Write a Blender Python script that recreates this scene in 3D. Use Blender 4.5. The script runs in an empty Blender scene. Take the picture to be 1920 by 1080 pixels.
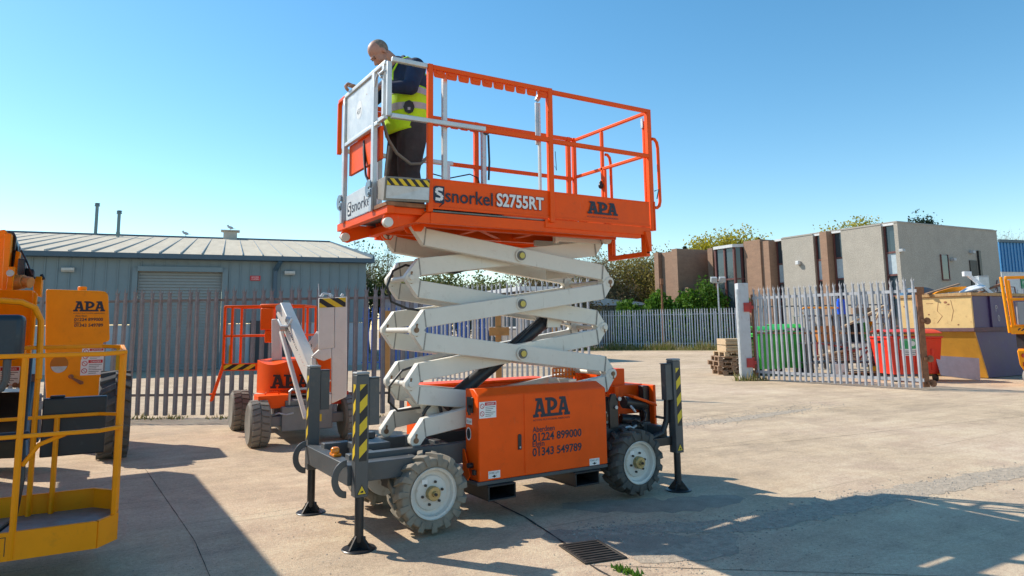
import bpy, bmesh, math, random
import numpy as np
from mathutils import Vector, Matrix
random.seed(7); rng = np.random.default_rng(11)
R = math.radians; PI = math.pi
S = bpy.context.scene; COL = S.collection

# ------------------------------------------------------------------ camera
YAW, PITCH, ROLL = R(31.861), R(7.441), R(.768)
CAM = Vector((-3.511, -5.207, 1.628))
fw = Vector((math.sin(YAW), math.cos(YAW), 0)); rt = Vector((math.cos(YAW), -math.sin(YAW), 0)); UPV = Vector((0, 0, 1))
F_ = fw*math.cos(PITCH)+UPV*math.sin(PITCH); U_ = UPV*math.cos(PITCH)-fw*math.sin(PITCH)
ci = rt*math.cos(ROLL)-U_*math.sin(ROLL); cj = rt*math.sin(ROLL)+U_*math.cos(ROLL)
cam = bpy.data.objects.new('camera', bpy.data.cameras.new('camera')); COL.objects.link(cam)
cam.matrix_world = Matrix.Translation(CAM) @ Matrix((ci, cj, -F_)).transposed().to_4x4()
cam.data.sensor_width = 36; cam.data.lens = 1313.29/1920*36; cam.data.shift_y = -100/1920
cam.data.clip_start = .05; cam.data.clip_end = 3000
S.camera = cam
S.render.resolution_x, S.render.resolution_y = 1024, 576

# ------------------------------------------------------------------ light
SUN_EL = R(41); SUN_D = Vector((-.555, .83, 0)).normalized()
sdir = SUN_D*math.cos(SUN_EL)+UPV*math.sin(SUN_EL)
w = bpy.data.worlds.new('World'); S.world = w; w.use_nodes = True
nt = w.node_tree; nt.nodes.clear()
wo = nt.nodes.new('ShaderNodeOutputWorld'); bg = nt.nodes.new('ShaderNodeBackground'); sk = nt.nodes.new('ShaderNodeTexSky')
sk.sky_type = 'NISHITA'; sk.sun_disc = False; sk.sun_elevation = SUN_EL; sk.sun_rotation = math.atan2(SUN_D.x, SUN_D.y)
sk.air_density = 1.0; sk.dust_density = .15; sk.ozone_density = 1.0
bg.inputs[1].default_value = .117
hs = nt.nodes.new('ShaderNodeHueSaturation'); hs.inputs['Saturation'].default_value = 1.3; hs.inputs['Hue'].default_value = .488
nt.links.new(sk.outputs[0], hs.inputs['Color']); nt.links.new(hs.outputs[0], bg.inputs[0]); nt.links.new(bg.outputs[0], wo.inputs[0])
sl = bpy.data.lights.new('sun', 'SUN'); sl.energy = 3.6; sl.angle = R(.5); sl.color = (1, .92, .79)
so = bpy.data.objects.new('sun', sl); COL.objects.link(so); so.rotation_euler = sdir.to_track_quat('Z', 'Y').to_euler()
S.view_settings.view_transform = 'Standard'; S.view_settings.look = 'None'; S.view_settings.gamma = 1
S.view_settings.exposure = .7

# ------------------------------------------------------------------ materials
def srgb(r, g, b):
    f = lambda c: (c/12.92 if c <= .04045 else ((c+.055)/1.055)**2.4)
    return (f(r/255), f(g/255), f(b/255))
MATS = {}
def mat(name, col, rough=.5, metal=0, var=.12, scale=5, dirt=0, dirtcol=(.16, .12, .08), bump=0, bscale=60, stretch=None, spec=.5, grain=0, streak=0, wear=0, wearcol=(.6, .5, .42)):
    """paint or plain surface: large soft tone changes, small dirt spots with a shape, optional bump"""
    if name in MATS: return MATS[name]
    m = bpy.data.materials.new(name); m.use_nodes = True; t = m.node_tree; N = t.nodes; L = t.links
    b = N['Principled BSDF']; b.inputs['Metallic'].default_value = metal; b.inputs['Specular IOR Level'].default_value = spec
    tc = N.new('ShaderNodeTexCoord'); src = tc.outputs['Object']
    if stretch:
        mp = N.new('ShaderNodeMapping'); mp.inputs['Scale'].default_value = stretch; L.new(src, mp.inputs[0]); src = mp.outputs[0]
    n = N.new('ShaderNodeTexNoise'); n.inputs['Scale'].default_value = scale; n.inputs['Detail'].default_value = 6; n.inputs['Roughness'].default_value = .65
    L.new(src, n.inputs['Vector'])
    cr = N.new('ShaderNodeValToRGB'); c = Vector(col)
    cr.color_ramp.elements[0].position = .3; cr.color_ramp.elements[1].position = .7
    cr.color_ramp.elements[0].color = (*(c*(1-var)), 1); cr.color_ramp.elements[1].color = (*[min(1, x*(1+var)) for x in c], 1)
    L.new(n.outputs[0], cr.inputs[0]); out = cr.outputs[0]
    if grain:
        n3 = N.new('ShaderNodeTexNoise'); n3.inputs['Scale'].default_value = scale*14; n3.inputs['Detail'].default_value = 3
        L.new(src, n3.inputs['Vector'])
        mx = N.new('ShaderNodeMix'); mx.data_type = 'RGBA'; mx.blend_type = 'OVERLAY'; mx.inputs[0].default_value = grain
        L.new(out, mx.inputs[6]); L.new(n3.outputs[0], mx.inputs[7]); out = mx.outputs[2]
    if dirt:
        n2 = N.new('ShaderNodeTexNoise'); n2.inputs['Scale'].default_value = scale*2.7; n2.inputs['Detail'].default_value = 9; n2.inputs['Roughness'].default_value = .75
        s2 = src
        if streak:
            mp2 = N.new('ShaderNodeMapping'); mp2.inputs['Scale'].default_value = (1, 1, streak); L.new(src, mp2.inputs[0]); s2 = mp2.outputs[0]
        L.new(s2, n2.inputs['Vector'])
        c2 = N.new('ShaderNodeValToRGB'); c2.color_ramp.elements[0].position = .56; c2.color_ramp.elements[1].position = .74
        c2.color_ramp.elements[0].color = (0, 0, 0, 1); c2.color_ramp.elements[1].color = (dirt, dirt, dirt, 1)
        L.new(n2.outputs[0], c2.inputs[0])
        mx = N.new('ShaderNodeMix'); mx.data_type = 'RGBA'; L.new(c2.outputs[0], mx.inputs[0]); L.new(out, mx.inputs[6]); mx.inputs[7].default_value = (*dirtcol, 1)
        out = mx.outputs[2]
    if wear:      # scuffs and scratches: thin broken strokes in two directions
        for ms, thr in (((9, 1.2, 1.2), .69), ((1.3, 1.3, 10), .70)):
            mq = N.new('ShaderNodeMapping'); mq.inputs['Scale'].default_value = ms; mq.inputs['Rotation'].default_value = (.3, .5, .2); L.new(tc.outputs['Object'], mq.inputs[0])
            nq = N.new('ShaderNodeTexNoise'); nq.inputs['Scale'].default_value = 3.2; nq.inputs['Detail'].default_value = 8; nq.inputs['Roughness'].default_value = .7; L.new(mq.outputs[0], nq.inputs['Vector'])
            cq = N.new('ShaderNodeValToRGB'); cq.color_ramp.elements[0].position = thr-.05; cq.color_ramp.elements[1].position = thr+.03; cq.color_ramp.elements[0].color = (0, 0, 0, 1); cq.color_ramp.elements[1].color = (wear, wear, wear, 1)
            L.new(nq.outputs[0], cq.inputs[0]); mx = N.new('ShaderNodeMix'); mx.data_type = 'RGBA'; L.new(cq.outputs[0], mx.inputs[0]); L.new(out, mx.inputs[6]); mx.inputs[7].default_value = (*wearcol, 1); out = mx.outputs[2]
    L.new(out, b.inputs['Base Color'])
    mr = N.new('ShaderNodeMapRange'); mr.inputs[3].default_value = max(.05, rough-.12); mr.inputs[4].default_value = min(1, rough+.15)
    L.new(n.outputs[0], mr.inputs[0]); L.new(mr.outputs[0], b.inputs['Roughness'])
    if bump:
        n4 = N.new('ShaderNodeTexNoise'); n4.inputs['Scale'].default_value = bscale; n4.inputs['Detail'].default_value = 5; L.new(src, n4.inputs['Vector'])
        bp = N.new('ShaderNodeBump'); bp.inputs['Strength'].default_value = bump; bp.inputs['Distance'].default_value = .01
        L.new(n4.outputs[0], bp.inputs['Height']); L.new(bp.outputs[0], b.inputs['Normal'])
    MATS[name] = m; return m
orange = mat('orange_paint', (.95, .10, .003), .42, var=.1, scale=3, dirt=.35, dirtcol=(.45, .07, .02), bump=.03, bscale=25, spec=.22, wear=.5, wearcol=(.62, .22, .12))
cream = mat('cream_white_paint', (.72, .69, .61), .38, var=.05, scale=3, dirt=.35, dirtcol=(.36, .29, .2), bump=.02, bscale=20, wear=.55, wearcol=(.36, .30, .23))
dgrey = mat('dark_grey_paint', (.072, .079, .084), .42, var=.15, scale=4, dirt=.5, dirtcol=(.17, .14, .11), bump=.04, bscale=30, wear=.5, wearcol=(.2, .16, .12))
galv = mat('galvanised_steel', (.50, .53, .55), .45, metal=.55, var=.18, scale=9, dirt=.35, dirtcol=(.25, .24, .22))
alu = mat('aluminium_plate', (.62, .63, .62), .42, metal=.4, var=.1, scale=8, dirt=.5, dirtcol=(.33, .31, .28), grain=.2)
yel = mat('hazard_yellow', (.75, .52, .02), .5, var=.08, dirt=.3)
blk = mat('black_vinyl', (.017, .017, .019), .5, var=.2)
ink = mat('dark_navy_ink', (.012, .02, .04), .5, var=.1)
wht = mat('white_vinyl', (.78, .78, .76), .45, var=.05, dirt=.3)
red = mat('red_vinyl', (.55, .02, .03), .45)
rub = mat('tyre_rubber', (.085, .082, .075), .85, var=.25, scale=6, dirt=.6, dirtcol=(.22, .19, .15), bump=.15, bscale=50)
rubd = mat('dusty_tyre_tread', (.25, .22, .175), .9, var=.25, scale=6, dirt=.5, dirtcol=(.3, .26, .2), bump=.15, bscale=50)
blackp = mat('black_plastic', (.013, .016, .022), .42, var=.2, dirt=.25, dirtcol=(.09, .09, .09), bump=.05)
blackm = mat('black_steel', (.02, .021, .023), .35, var=.25, dirt=.5, dirtcol=(.1, .085, .07))
brass = mat('zinc_plated_steel', (.42, .33, .16), .4, metal=.7, var=.2, scale=30, dirt=.3)
yorange = mat('amber_yellow_paint', (.95, .31, .003), .42, var=.08, scale=3, dirt=.35, dirtcol=(.36, .14, .02), bump=.03, bscale=25, spec=.22)
rust = mat('rusty_steel', (.27, .12, .06), .85, var=.4, scale=9, dirt=.7, dirtcol=(.12, .05, .03), bump=.2, bscale=60)
steelplate = mat('worn_tread_plate', (.2, .24, .25), .5, metal=.4, var=.3, scale=10, dirt=.5, bump=.4, bscale=45)
lamp_o = mat('amber_lens', (.85, .25, .01), .15)
timber = mat('weathered_timber', (.5, .36, .22), .8, var=.25, scale=4, stretch=(1, 6, 6), dirt=.3, bump=.2)
timberd = mat('old_brown_timber', (.3, .19, .12), .85, var=.3, scale=4, stretch=(1, 6, 6), dirt=.4, bump=.2)
def glassy(name, col, rough=.08):
    if name in MATS: return MATS[name]
    m = bpy.data.materials.new(name); m.use_nodes = True; b = m.node_tree.nodes['Principled BSDF']
    b.inputs['Base Color'].default_value = (*col, 1); b.inputs['Roughness'].default_value = rough; b.inputs['Specular IOR Level'].default_value = .8
    n = m.node_tree.nodes.new('ShaderNodeTexNoise'); n.inputs['Scale'].default_value = 1.2
    tc = m.node_tree.nodes.new('ShaderNodeTexCoord'); m.node_tree.links.new(tc.outputs['Object'], n.inputs['Vector'])
    bp = m.node_tree.nodes.new('ShaderNodeBump'); bp.inputs['Strength'].default_value = .05; m.node_tree.links.new(n.outputs[0], bp.inputs['Height']); m.node_tree.links.new(bp.outputs[0], b.inputs['Normal'])
    MATS[name] = m; return m

# ------------------------------------------------------------------ mesh builder
def clip_poly(P, a, lo, hi):
    """clip a 2-D polygon to lo <= p[a] <= hi"""
    for side, lim in ((1, lo), (-1, hi)):
        Q = []
        for i in range(len(P)):
            p, q = P[i], P[(i+1) % len(P)]
            ip, iq = side*(p[a]-lim) >= 0, side*(q[a]-lim) >= 0
            if ip: Q.append(p)
            if ip != iq:
                t = (lim-p[a])/(q[a]-p[a]); Q.append((p[0]+t*(q[0]-p[0]), p[1]+t*(q[1]-p[1])))
        P = Q
        if not P: return []
    return P
class MB:
    def __init__(s): s.v = []; s.f = []; s.mi = []; s.m = 0; s.cuts = []; s.st = []
    def cut(s): s.cuts.append((len(s.v), len(s.f))); return s     # what follows becomes an object of its own
    def add(s, V, Fc):
        o = len(s.v); s.st.append((o, len(s.f))); s.v += [tuple(p) for p in V]; s.f += [tuple(i+o for i in f) for f in Fc]; s.mi += [s.m]*len(Fc); return s
    def box(s, a, b):
        (x0, y0, z0), (x1, y1, z1) = a, b
        x0, x1 = min(x0, x1), max(x0, x1); y0, y1 = min(y0, y1), max(y0, y1); z0, z1 = min(z0, z1), max(z0, z1)
        return s.add([(x0, y0, z0), (x1, y0, z0), (x1, y1, z0), (x0, y1, z0), (x0, y0, z1), (x1, y0, z1), (x1, y1, z1), (x0, y1, z1)],
                     [(3, 2, 1, 0), (4, 5, 6, 7), (0, 1, 5, 4), (1, 2, 6, 5), (2, 3, 7, 6), (3, 0, 4, 7)])
    def obox(s, c, ax, ay, az):
        c, ax, ay, az = map(Vector, (c, ax, ay, az))
        V = [c+ax*i+ay*j+az*k for k in (-1, 1) for i, j in ((-1, -1), (1, -1), (1, 1), (-1, 1))]
        return s.add(V, [(3, 2, 1, 0), (4, 5, 6, 7), (0, 1, 5, 4), (1, 2, 6, 5), (2, 3, 7, 6), (3, 0, 4, 7)])
    def bar(s, p, q, w_, h, up=(0, 0, 1)):
        p, q = Vector(p), Vector(q); d = (q-p); L = d.length; d.normalize(); u = Vector(up)
        if abs(d.dot(u)) > .98: u = Vector((0, 1, 0))
        sd = d.cross(u).normalized(); u = sd.cross(d).normalized()
        return s.obox((p+q)/2, d*L/2, sd*w_/2, u*h/2)
    def cyl(s, p, q, r0, r1=None, n=16, caps=True):
        r1 = r0 if r1 is None else r1
        p, q = Vector(p), Vector(q); d = (q-p).normalized(); a = d.orthogonal().normalized(); b = d.cross(a)
        V = [c+(a*math.cos(2*PI*i/n)+b*math.sin(2*PI*i/n))*r for c, r in ((p, r0), (q, r1)) for i in range(n)]
        Fc = [(i, (i+1) % n, n+(i+1) % n, n+i) for i in range(n)]
        if caps: Fc += [tuple(range(n-1, -1, -1)), tuple(range(n, 2*n))]
        return s.add(V, Fc)
    def tube(s, pts, r, n=8, closed=False):
        P = [Vector(p) for p in pts]; m = len(P); V = []; prev = None
        rr = r if hasattr(r, '__len__') else [r]*m
        for i in range(m):
            if closed: d = P[(i+1) % m]-P[i-1]
            else: d = P[min(i+1, m-1)]-P[max(i-1, 0)]
            d.normalize()
            a = d.orthogonal().normalized() if prev is None else (prev-d*prev.dot(d)).normalized()
            prev = a; b = d.cross(a)
            V += [P[i]+(a*math.cos(2*PI*k/n)+b*math.sin(2*PI*k/n))*rr[i] for k in range(n)]
        Fc = []
        for i in range(m if closed else m-1):
            j = (i+1) % m
            Fc += [(i*n+k, i*n+(k+1) % n, j*n+(k+1) % n, j*n+k) for k in range(n)]
        if not closed: Fc += [tuple(range(n-1, -1, -1)), tuple(range((m-1)*n, m*n))]
        return s.add(V, Fc)
    def prism(s, poly, o, u, v, t):
        """2-D polygon (u, v axes, origin o) extruded from its plane by the vector t"""
        o, u, v, t = map(Vector, (o, u, v, t)); n = len(poly)
        A = [o+u*a+v*b for a, b in poly]; V = A+[p+t for p in A]
        Fc = [tuple(range(n-1, -1, -1)), tuple(range(n, 2*n))]+[(i, (i+1) % n, n+(i+1) % n, n+i) for i in range(n)]
        if u.cross(v).dot(t) < 0: Fc = [f[::-1] for f in Fc]
        return s.add(V, Fc)
    def flat(s, poly, o, u, v, k=0):
        o, u, v = map(Vector, (o, u, v)); nn = u.cross(v).normalized()*(.0003*k)
        return s.add([o+u*a+v*b+nn for a, b in poly], [tuple(range(len(poly)))])
    def lathe(s, prof, o, ax, n=32, cap0=True):
        """profile of (radius, offset along the axis)"""
        o = Vector(o); d = Vector(ax).normalized(); a = d.orthogonal().normalized(); b = d.cross(a); m = len(prof)
        V = [o+d*h+(a*math.cos(2*PI*i/n)+b*math.sin(2*PI*i/n))*r for r, h in prof for i in range(n)]
        Fc = [(j*n+i, j*n+(i+1) % n, (j+1)*n+(i+1) % n, (j+1)*n+i) for j in range(m-1) for i in range(n)]
        if prof[0][0] > 1e-4 and cap0: Fc.append(tuple(range(n-1, -1, -1)))
        if prof[-1][0] > 1e-4: Fc.append(tuple(range((m-1)*n, m*n)))
        return s.add(V, Fc)
    def ell(s, c, r, n=14, m=9, rot=None):
        c = Vector(c); V = []; Fc = []
        for j in range(m+1):
            t = PI*j/m
            for i in range(n):
                p = Vector((r[0]*math.sin(t)*math.cos(2*PI*i/n), r[1]*math.sin(t)*math.sin(2*PI*i/n), r[2]*math.cos(t)))
                V.append(c+(rot @ p if rot else p))
        for j in range(m): Fc += [((j+1)*n+i, (j+1)*n+(i+1) % n, j*n+(i+1) % n, j*n+i) for i in range(n)]
        return s.add(V, Fc)
    def caps(s, p, r0, q, r1, n=12):
        """tapered limb piece with round ends"""
        p, q = Vector(p), Vector(q); L = (q-p).length; prof = []
        for i in range(6): a = PI/2*i/5; prof.append((max(r0*math.sin(a), 1e-5), -r0*math.cos(a)))
        for i in range(6): a = PI/2*i/5; prof.append((max(r1*math.cos(a), 1e-5), L+r1*math.sin(a)))
        return s.lathe(prof, p, q-p, n)
    def xf(s, M, start=0):
        for i in range(start, len(s.v)): s.v[i] = tuple(M @ Vector(s.v[i]))
        return s
    def stripes(s, o, u, v, W_, H_, pitch, slope, duty=.5, ph=0, k=0):
        """yellow bands on a black strip: m = 0 black backing, m = 1 yellow bands 0.5 mm proud"""
        s.m = 0; s.flat([(0, 0), (W_, 0), (W_, H_), (0, H_)], o, u, v, k); s.m = 1
        i = -30
        while i < 60:
            b = i*pitch+ph
            P = clip_poly([(0, b), (W_, b+slope*W_), (W_, b+slope*W_+pitch*duty), (0, b+pitch*duty)], 1, 0, H_)
            if len(P) > 2: s.flat(P, o, u, v, k+2)
            i += 1
        s.m = 0; return s
# ------------------------------------------------------------------ things
class T:
    def __init__(s, ob, off, cf): s.ob = ob; s.off = Vector(off); s.cf = cf
def setp(o, label=None, cat=None, group=None, kind=None):
    if label: o['label'] = label
    if cat: o['category'] = cat
    if group: o['group'] = group
    if kind: o['kind'] = kind
    return o
def Wp(l, d, z=0): return Vector((CAM.x, CAM.y, 0))+fw*d+rt*l+UPV*z
def thing(name, label, cat, loc=(0, 0, 0), group=None, camf=True, rot=None):
    """an Empty at the base of a thing.  camf: parts are given in yard coordinates (metres right of, ahead of the photographer, up);
    rot: the thing has its own turned frame and its parts are given in it"""
    o = bpy.data.objects.new(name, None); COL.objects.link(o); o.empty_display_size = .2
    setp(o, label, cat, group)
    if camf:
        o.location = Wp(*loc); o.rotation_euler.z = -YAW+(rot or 0)
        return T(o, loc if rot is None else (0, 0, 0), True)
    o.location = loc; return T(o, loc, False)
def obj(name, mb, mats, par=None, bevel=0, seg=2, sm=35, label=None, kind=None, cat=None, group=None, off=None, each=False):
    cs = mb.st[1:] if each else mb.cuts
    if cs:
        first = None; B = [(0, 0)]+list(cs)+[(len(mb.v), len(mb.f))]
        for (v0, f0), (v1, f1) in zip(B[:-1], B[1:]):
            if f1 == f0: continue
            q = MB(); q.v = mb.v[v0:v1]; q.f = [tuple(i-v0 for i in f) for f in mb.f[f0:f1]]; q.mi = mb.mi[f0:f1]
            o = obj(name, q, mats, par, bevel, seg, sm, label, kind, cat, group, off); first = first or o
        return first
    me = bpy.data.meshes.new(name)
    p0 = par.off if isinstance(par, T) else (Vector(off) if off is not None else (Vector(par['off']) if par is not None else Vector((0, 0, 0))))
    me.from_pydata([Vector(p)-p0 for p in mb.v], [], mb.f)
    for m in (mats if isinstance(mats, (list, tuple)) else [mats]): me.materials.append(m)
    if any(mb.mi): me.polygons.foreach_set('material_index', mb.mi)
    me.validate()
    if sm:
        me.polygons.foreach_set('use_smooth', [True]*len(me.polygons)); me.set_sharp_from_angle(angle=R(sm))
    o = bpy.data.objects.new(name, me); COL.objects.link(o)
    o['off'] = tuple(p0)
    if par is not None: o.parent = par.ob if isinstance(par, T) else par
    if bevel:
        b = o.modifiers.new('bevel', 'BEVEL'); b.width = bevel; b.segments = seg; b.limit_method = 'ANGLE'; b.angle_limit = R(40); b.harden_normals = False
    setp(o, label, cat, group, kind); return o
def single(name, label, cat, mb, mats, loc, group=None, rot=None, camf=True, **k):
    """a thing that is one mesh"""
    p0 = Vector(loc) if rot is None else Vector((0, 0, 0))
    o = obj(name, mb, mats, None, off=p0, **k)
    o.location = Wp(*loc) if camf else Vector(loc)
    if camf: o.rotation_euler.z = -YAW+(rot or 0)
    setp(o, label, cat, group); return o
def kids(o): return [c for c in bpy.data.objects if c.parent == o]
def copy_tree(o, parent=None):
    ch = kids(o); c = o.copy(); COL.objects.link(c)
    if parent is not None: c.parent = parent
    for k in ch: copy_tree(k, c)
    return c
# ------------------------------------------------------------------ lettering
_fc = {}
def text(mb, s, o, u, v, h, width=None, k=3, bold=0, shear=0):
    """lettering laid flat on a surface: cap height h, optional total width"""
    key = (s, bold, shear)
    if key not in _fc:
        c = bpy.data.curves.new('lettering', 'FONT'); c.body = s; c.size = 1; c.offset = bold; c.shear = shear; c.resolution_u = 3
        ob = bpy.data.objects.new('lettering', c); COL.objects.link(ob)
        dg = bpy.context.evaluated_depsgraph_get(); me = bpy.data.meshes.new_from_object(ob.evaluated_get(dg))
        V = [(p.co.x, p.co.y) for p in me.vertices]; Fc = [tuple(p.vertices) for p in me.polygons]
        bpy.data.objects.remove(ob); bpy.data.curves.remove(c); bpy.data.meshes.remove(me); _fc[key] = (V, Fc)
    V, Fc = _fc[key]
    if not V: return mb
    x0 = min(p[0] for p in V); x1 = max(p[0] for p in V)
    sy = h/.69; sx = (width/(x1-x0)) if width else sy
    o, u, v = map(Vector, (o, u, v)); nn = u.cross(v).normalized()*.0003*k
    return mb.add([o+u*((p[0]-x0)*sx)+v*(p[1]*sy)+nn for p in V], Fc)
def seg2(p, q, t):
    p, q = Vector(p), Vector(q); d = (q-p).normalized(); n = Vector((-d.y, d.x))*t/2
    return [tuple(p-n), tuple(q-n), tuple(q+n), tuple(p+n)]
def apa(mb, o, u, v, W_, H_, k=3):
    """the three slab-serif letters joined by a bar, drawn in a 3.04 x 1 cell"""
    sx, sy = W_/3.04, H_
    def put(P, kk): mb.flat([(a*sx, b*sy) for a, b in P], o, u, v, k+kk)
    for x in (0, 1.96):
        put([(x+.12, .1), (x+.34, .1), (x+.64, 1), (x+.40, 1)], 0)
        put([(x+.46, 1), (x+.72, 1), (x+1.0, .1), (x+.70, .1)], 1)
        put([(x+.32, .28), (x+.80, .28), (x+.75, .44), (x+.38, .44)], 2)
        put([(x+.2, .86), (x+.60, .86), (x+.60, 1), (x+.2, 1)], 4)
        put([(x, 0), (x+.46, 0), (x+.46, .16), (x, .16)], 3)
        put([(x+.60, 0), (x+1.08, 0), (x+1.08, .16), (x+.60, .16)], 5)
    put([(1.16, .1), (1.44, .1), (1.44, .9), (1.16, .9)], 0)
    put([(1.0, .86), (1.44, .86), (1.44, 1), (1.0, 1)], 1)
    ro = [(1.44+.56*math.sin(t), .65+.35*math.cos(t)) for t in np.linspace(0, PI, 11)]
    ri = [(1.44+.27*math.sin(t), .65+.17*math.cos(t)) for t in np.linspace(0, PI, 11)]
    for i in range(10): put([ro[i], ri[i], ri[i+1], ro[i+1]], 2)
    put([(1.08, 0), (1.96, 0), (1.96, .16), (1.08, .16)], 6)
    return mb
X3, Y3, Z3 = (1, 0, 0), (0, 1, 0), (0, 0, 1)
# ------------------------------------------------------------------ ground
def ground_mat():
    m = bpy.data.materials.new('worn_concrete_yard'); m.use_nodes = True; t = m.node_tree; N = t.nodes; L = t.links; b = N['Principled BSDF']
    tc = N.new('ShaderNodeTexCoord')
    def noise(sc, det=6, ro=.6, mp=None, rot=0):
        n = N.new('ShaderNodeTexNoise'); n.inputs['Scale'].default_value = sc; n.inputs['Detail'].default_value = det; n.inputs['Roughness'].default_value = ro
        if mp:
            q = N.new('ShaderNodeMapping'); q.inputs['Scale'].default_value = mp; q.inputs['Rotation'].default_value = (0, 0, rot); L.new(tc.outputs['Object'], q.inputs[0]); L.new(q.outputs[0], n.inputs['Vector'])
        else: L.new(tc.outputs['Object'], n.inputs['Vector'])
        return n.outputs[0]
    def ramp(i, *st):
        c = N.new('ShaderNodeValToRGB'); e = c.color_ramp.elements
        while len(e) < len(st): e.new(.5)
        for k, (p, col) in enumerate(st): e[k].position = p; e[k].color = (*col, 1)
        L.new(i, c.inputs[0]); return c.outputs[0]
    def mix(a, c, f, mode='MIX'):
        x = N.new('ShaderNodeMix'); x.data_type = 'RGBA'; x.blend_type = mode
        if isinstance(f, (int, float)): x.inputs[0].default_value = f
        else: L.new(f, x.inputs[0])
        for i, s_ in ((6, a), (7, c)):
            if isinstance(s_, tuple): x.inputs[i].default_value = (*s_, 1)
            else: L.new(s_, x.inputs[i])
        return x.outputs[2]
    big = ramp(noise(.22, 5, .6), (.3, (.46, .35, .235)), (.55, (.57, .445, .315)), (.75, (.63, .50, .37)))
    streak = ramp(noise(2.2, 9, .75, (.3, 1.7, 1), R(31.9+8)), (.35, (.38, .365, .35)), (.62, (.6, .595, .59)))
    c = mix(big, streak, .4, 'OVERLAY')
    blot = ramp(noise(1.1, 9, .72), (.36, (.36, .37, .39)), (.6, (.56, .555, .55)))
    c = mix(c, blot, .7, 'OVERLAY')
    c = mix(c, ramp(noise(5, 8, .75), (.3, (.36, .35, .34)), (.7, (.62, .61, .6))), .5, 'OVERLAY')
    c = mix(c, ramp(noise(34, 4, .7), (.3, (.3, .3, .3)), (.7, (.7, .7, .7))), .5, 'OVERLAY')
    c = mix(c, ramp(noise(130, 3, .6), (.3, (.25, .25, .25)), (.7, (.75, .75, .75))), .5, 'OVERLAY')
    c = mix(c, (.13, .11, .09), ramp(noise(36, 3, .55), (.665, (0, 0, 0)), (.72, (.75, .75, .75))))
    # dark oily drips and stains with their own outlines
    c = mix(c, (.11, .09, .07), ramp(noise(2.6, 9, .7), (.66, (0, 0, 0)), (.74, (.6, .6, .6))))
    c = mix(c, (.1, .085, .07), ramp(noise(13, 4, .8, (.5, 1.6, 1), R(40)), (.70, (0, 0, 0)), (.76, (.55, .55, .55))))
    # faint tyre tracks
    c = mix(c, (.24, .19, .14), ramp(noise(3.0, 5, .6, (.06, 3.4, 1), R(22)), (.62, (0, 0, 0)), (.68, (.38, .38, .38))))
    # pale scuffs
    c = mix(c, (.55, .47, .37), ramp(noise(7, 8, .8, (.3, 2, 1), R(36)), (.58, (0, 0, 0)), (.72, (.55, .55, .55))))
    # hairline cracks
    vo = N.new('ShaderNodeTexVoronoi'); vo.feature = 'DISTANCE_TO_EDGE'; vo.inputs['Scale'].default_value = .28
    ds = N.new('ShaderNodeVectorMath'); ds.operation = 'ADD'
    nz = N.new('ShaderNodeTexNoise'); nz.inputs['Scale'].default_value = 1.3; nz.inputs['Detail'].default_value = 6; L.new(tc.outputs['Object'], nz.inputs['Vector'])
    sc = N.new('ShaderNodeVectorMath'); sc.operation = 'SCALE'; sc.inputs['Scale'].default_value = 1.1; L.new(nz.outputs['Color'], sc.inputs[0])
    L.new(tc.outputs['Object'], ds.inputs[0]); L.new(sc.outputs[0], ds.inputs[1]); L.new(ds.outputs[0], vo.inputs['Vector'])
    c = mix(c, (.12, .1, .08), ramp(vo.outputs['Distance'], (.0, (.12, .12, .12)), (.002, (0, 0, 0))))
    L.new(c, b.inputs['Base Color']); b.inputs['Roughness'].default_value = .9; b.inputs['Specular IOR Level'].default_value = .25
    n1 = noise(70, 5, .7); n2 = noise(6, 6, .6)
    ad = N.new('ShaderNodeMath'); ad.operation = 'ADD'; L.new(n1, ad.inputs[0]); L.new(n2, ad.inputs[1])
    bp = N.new('ShaderNodeBump'); bp.inputs['Strength'].default_value = .5; bp.inputs['Distance'].default_value = .02
    L.new(ad.outputs[0], bp.inputs['Height']); L.new(bp.outputs[0], b.inputs['Normal'])
    return m
gm = ground_mat()
mb = MB(); mb.add([(-700, -700, 0), (700, -700, 0), (700, 700, 0), (-700, 700, 0)], [(0, 1, 2, 3)])
setp(obj('ground', mb, gm, sm=0), kind='structure')

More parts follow.
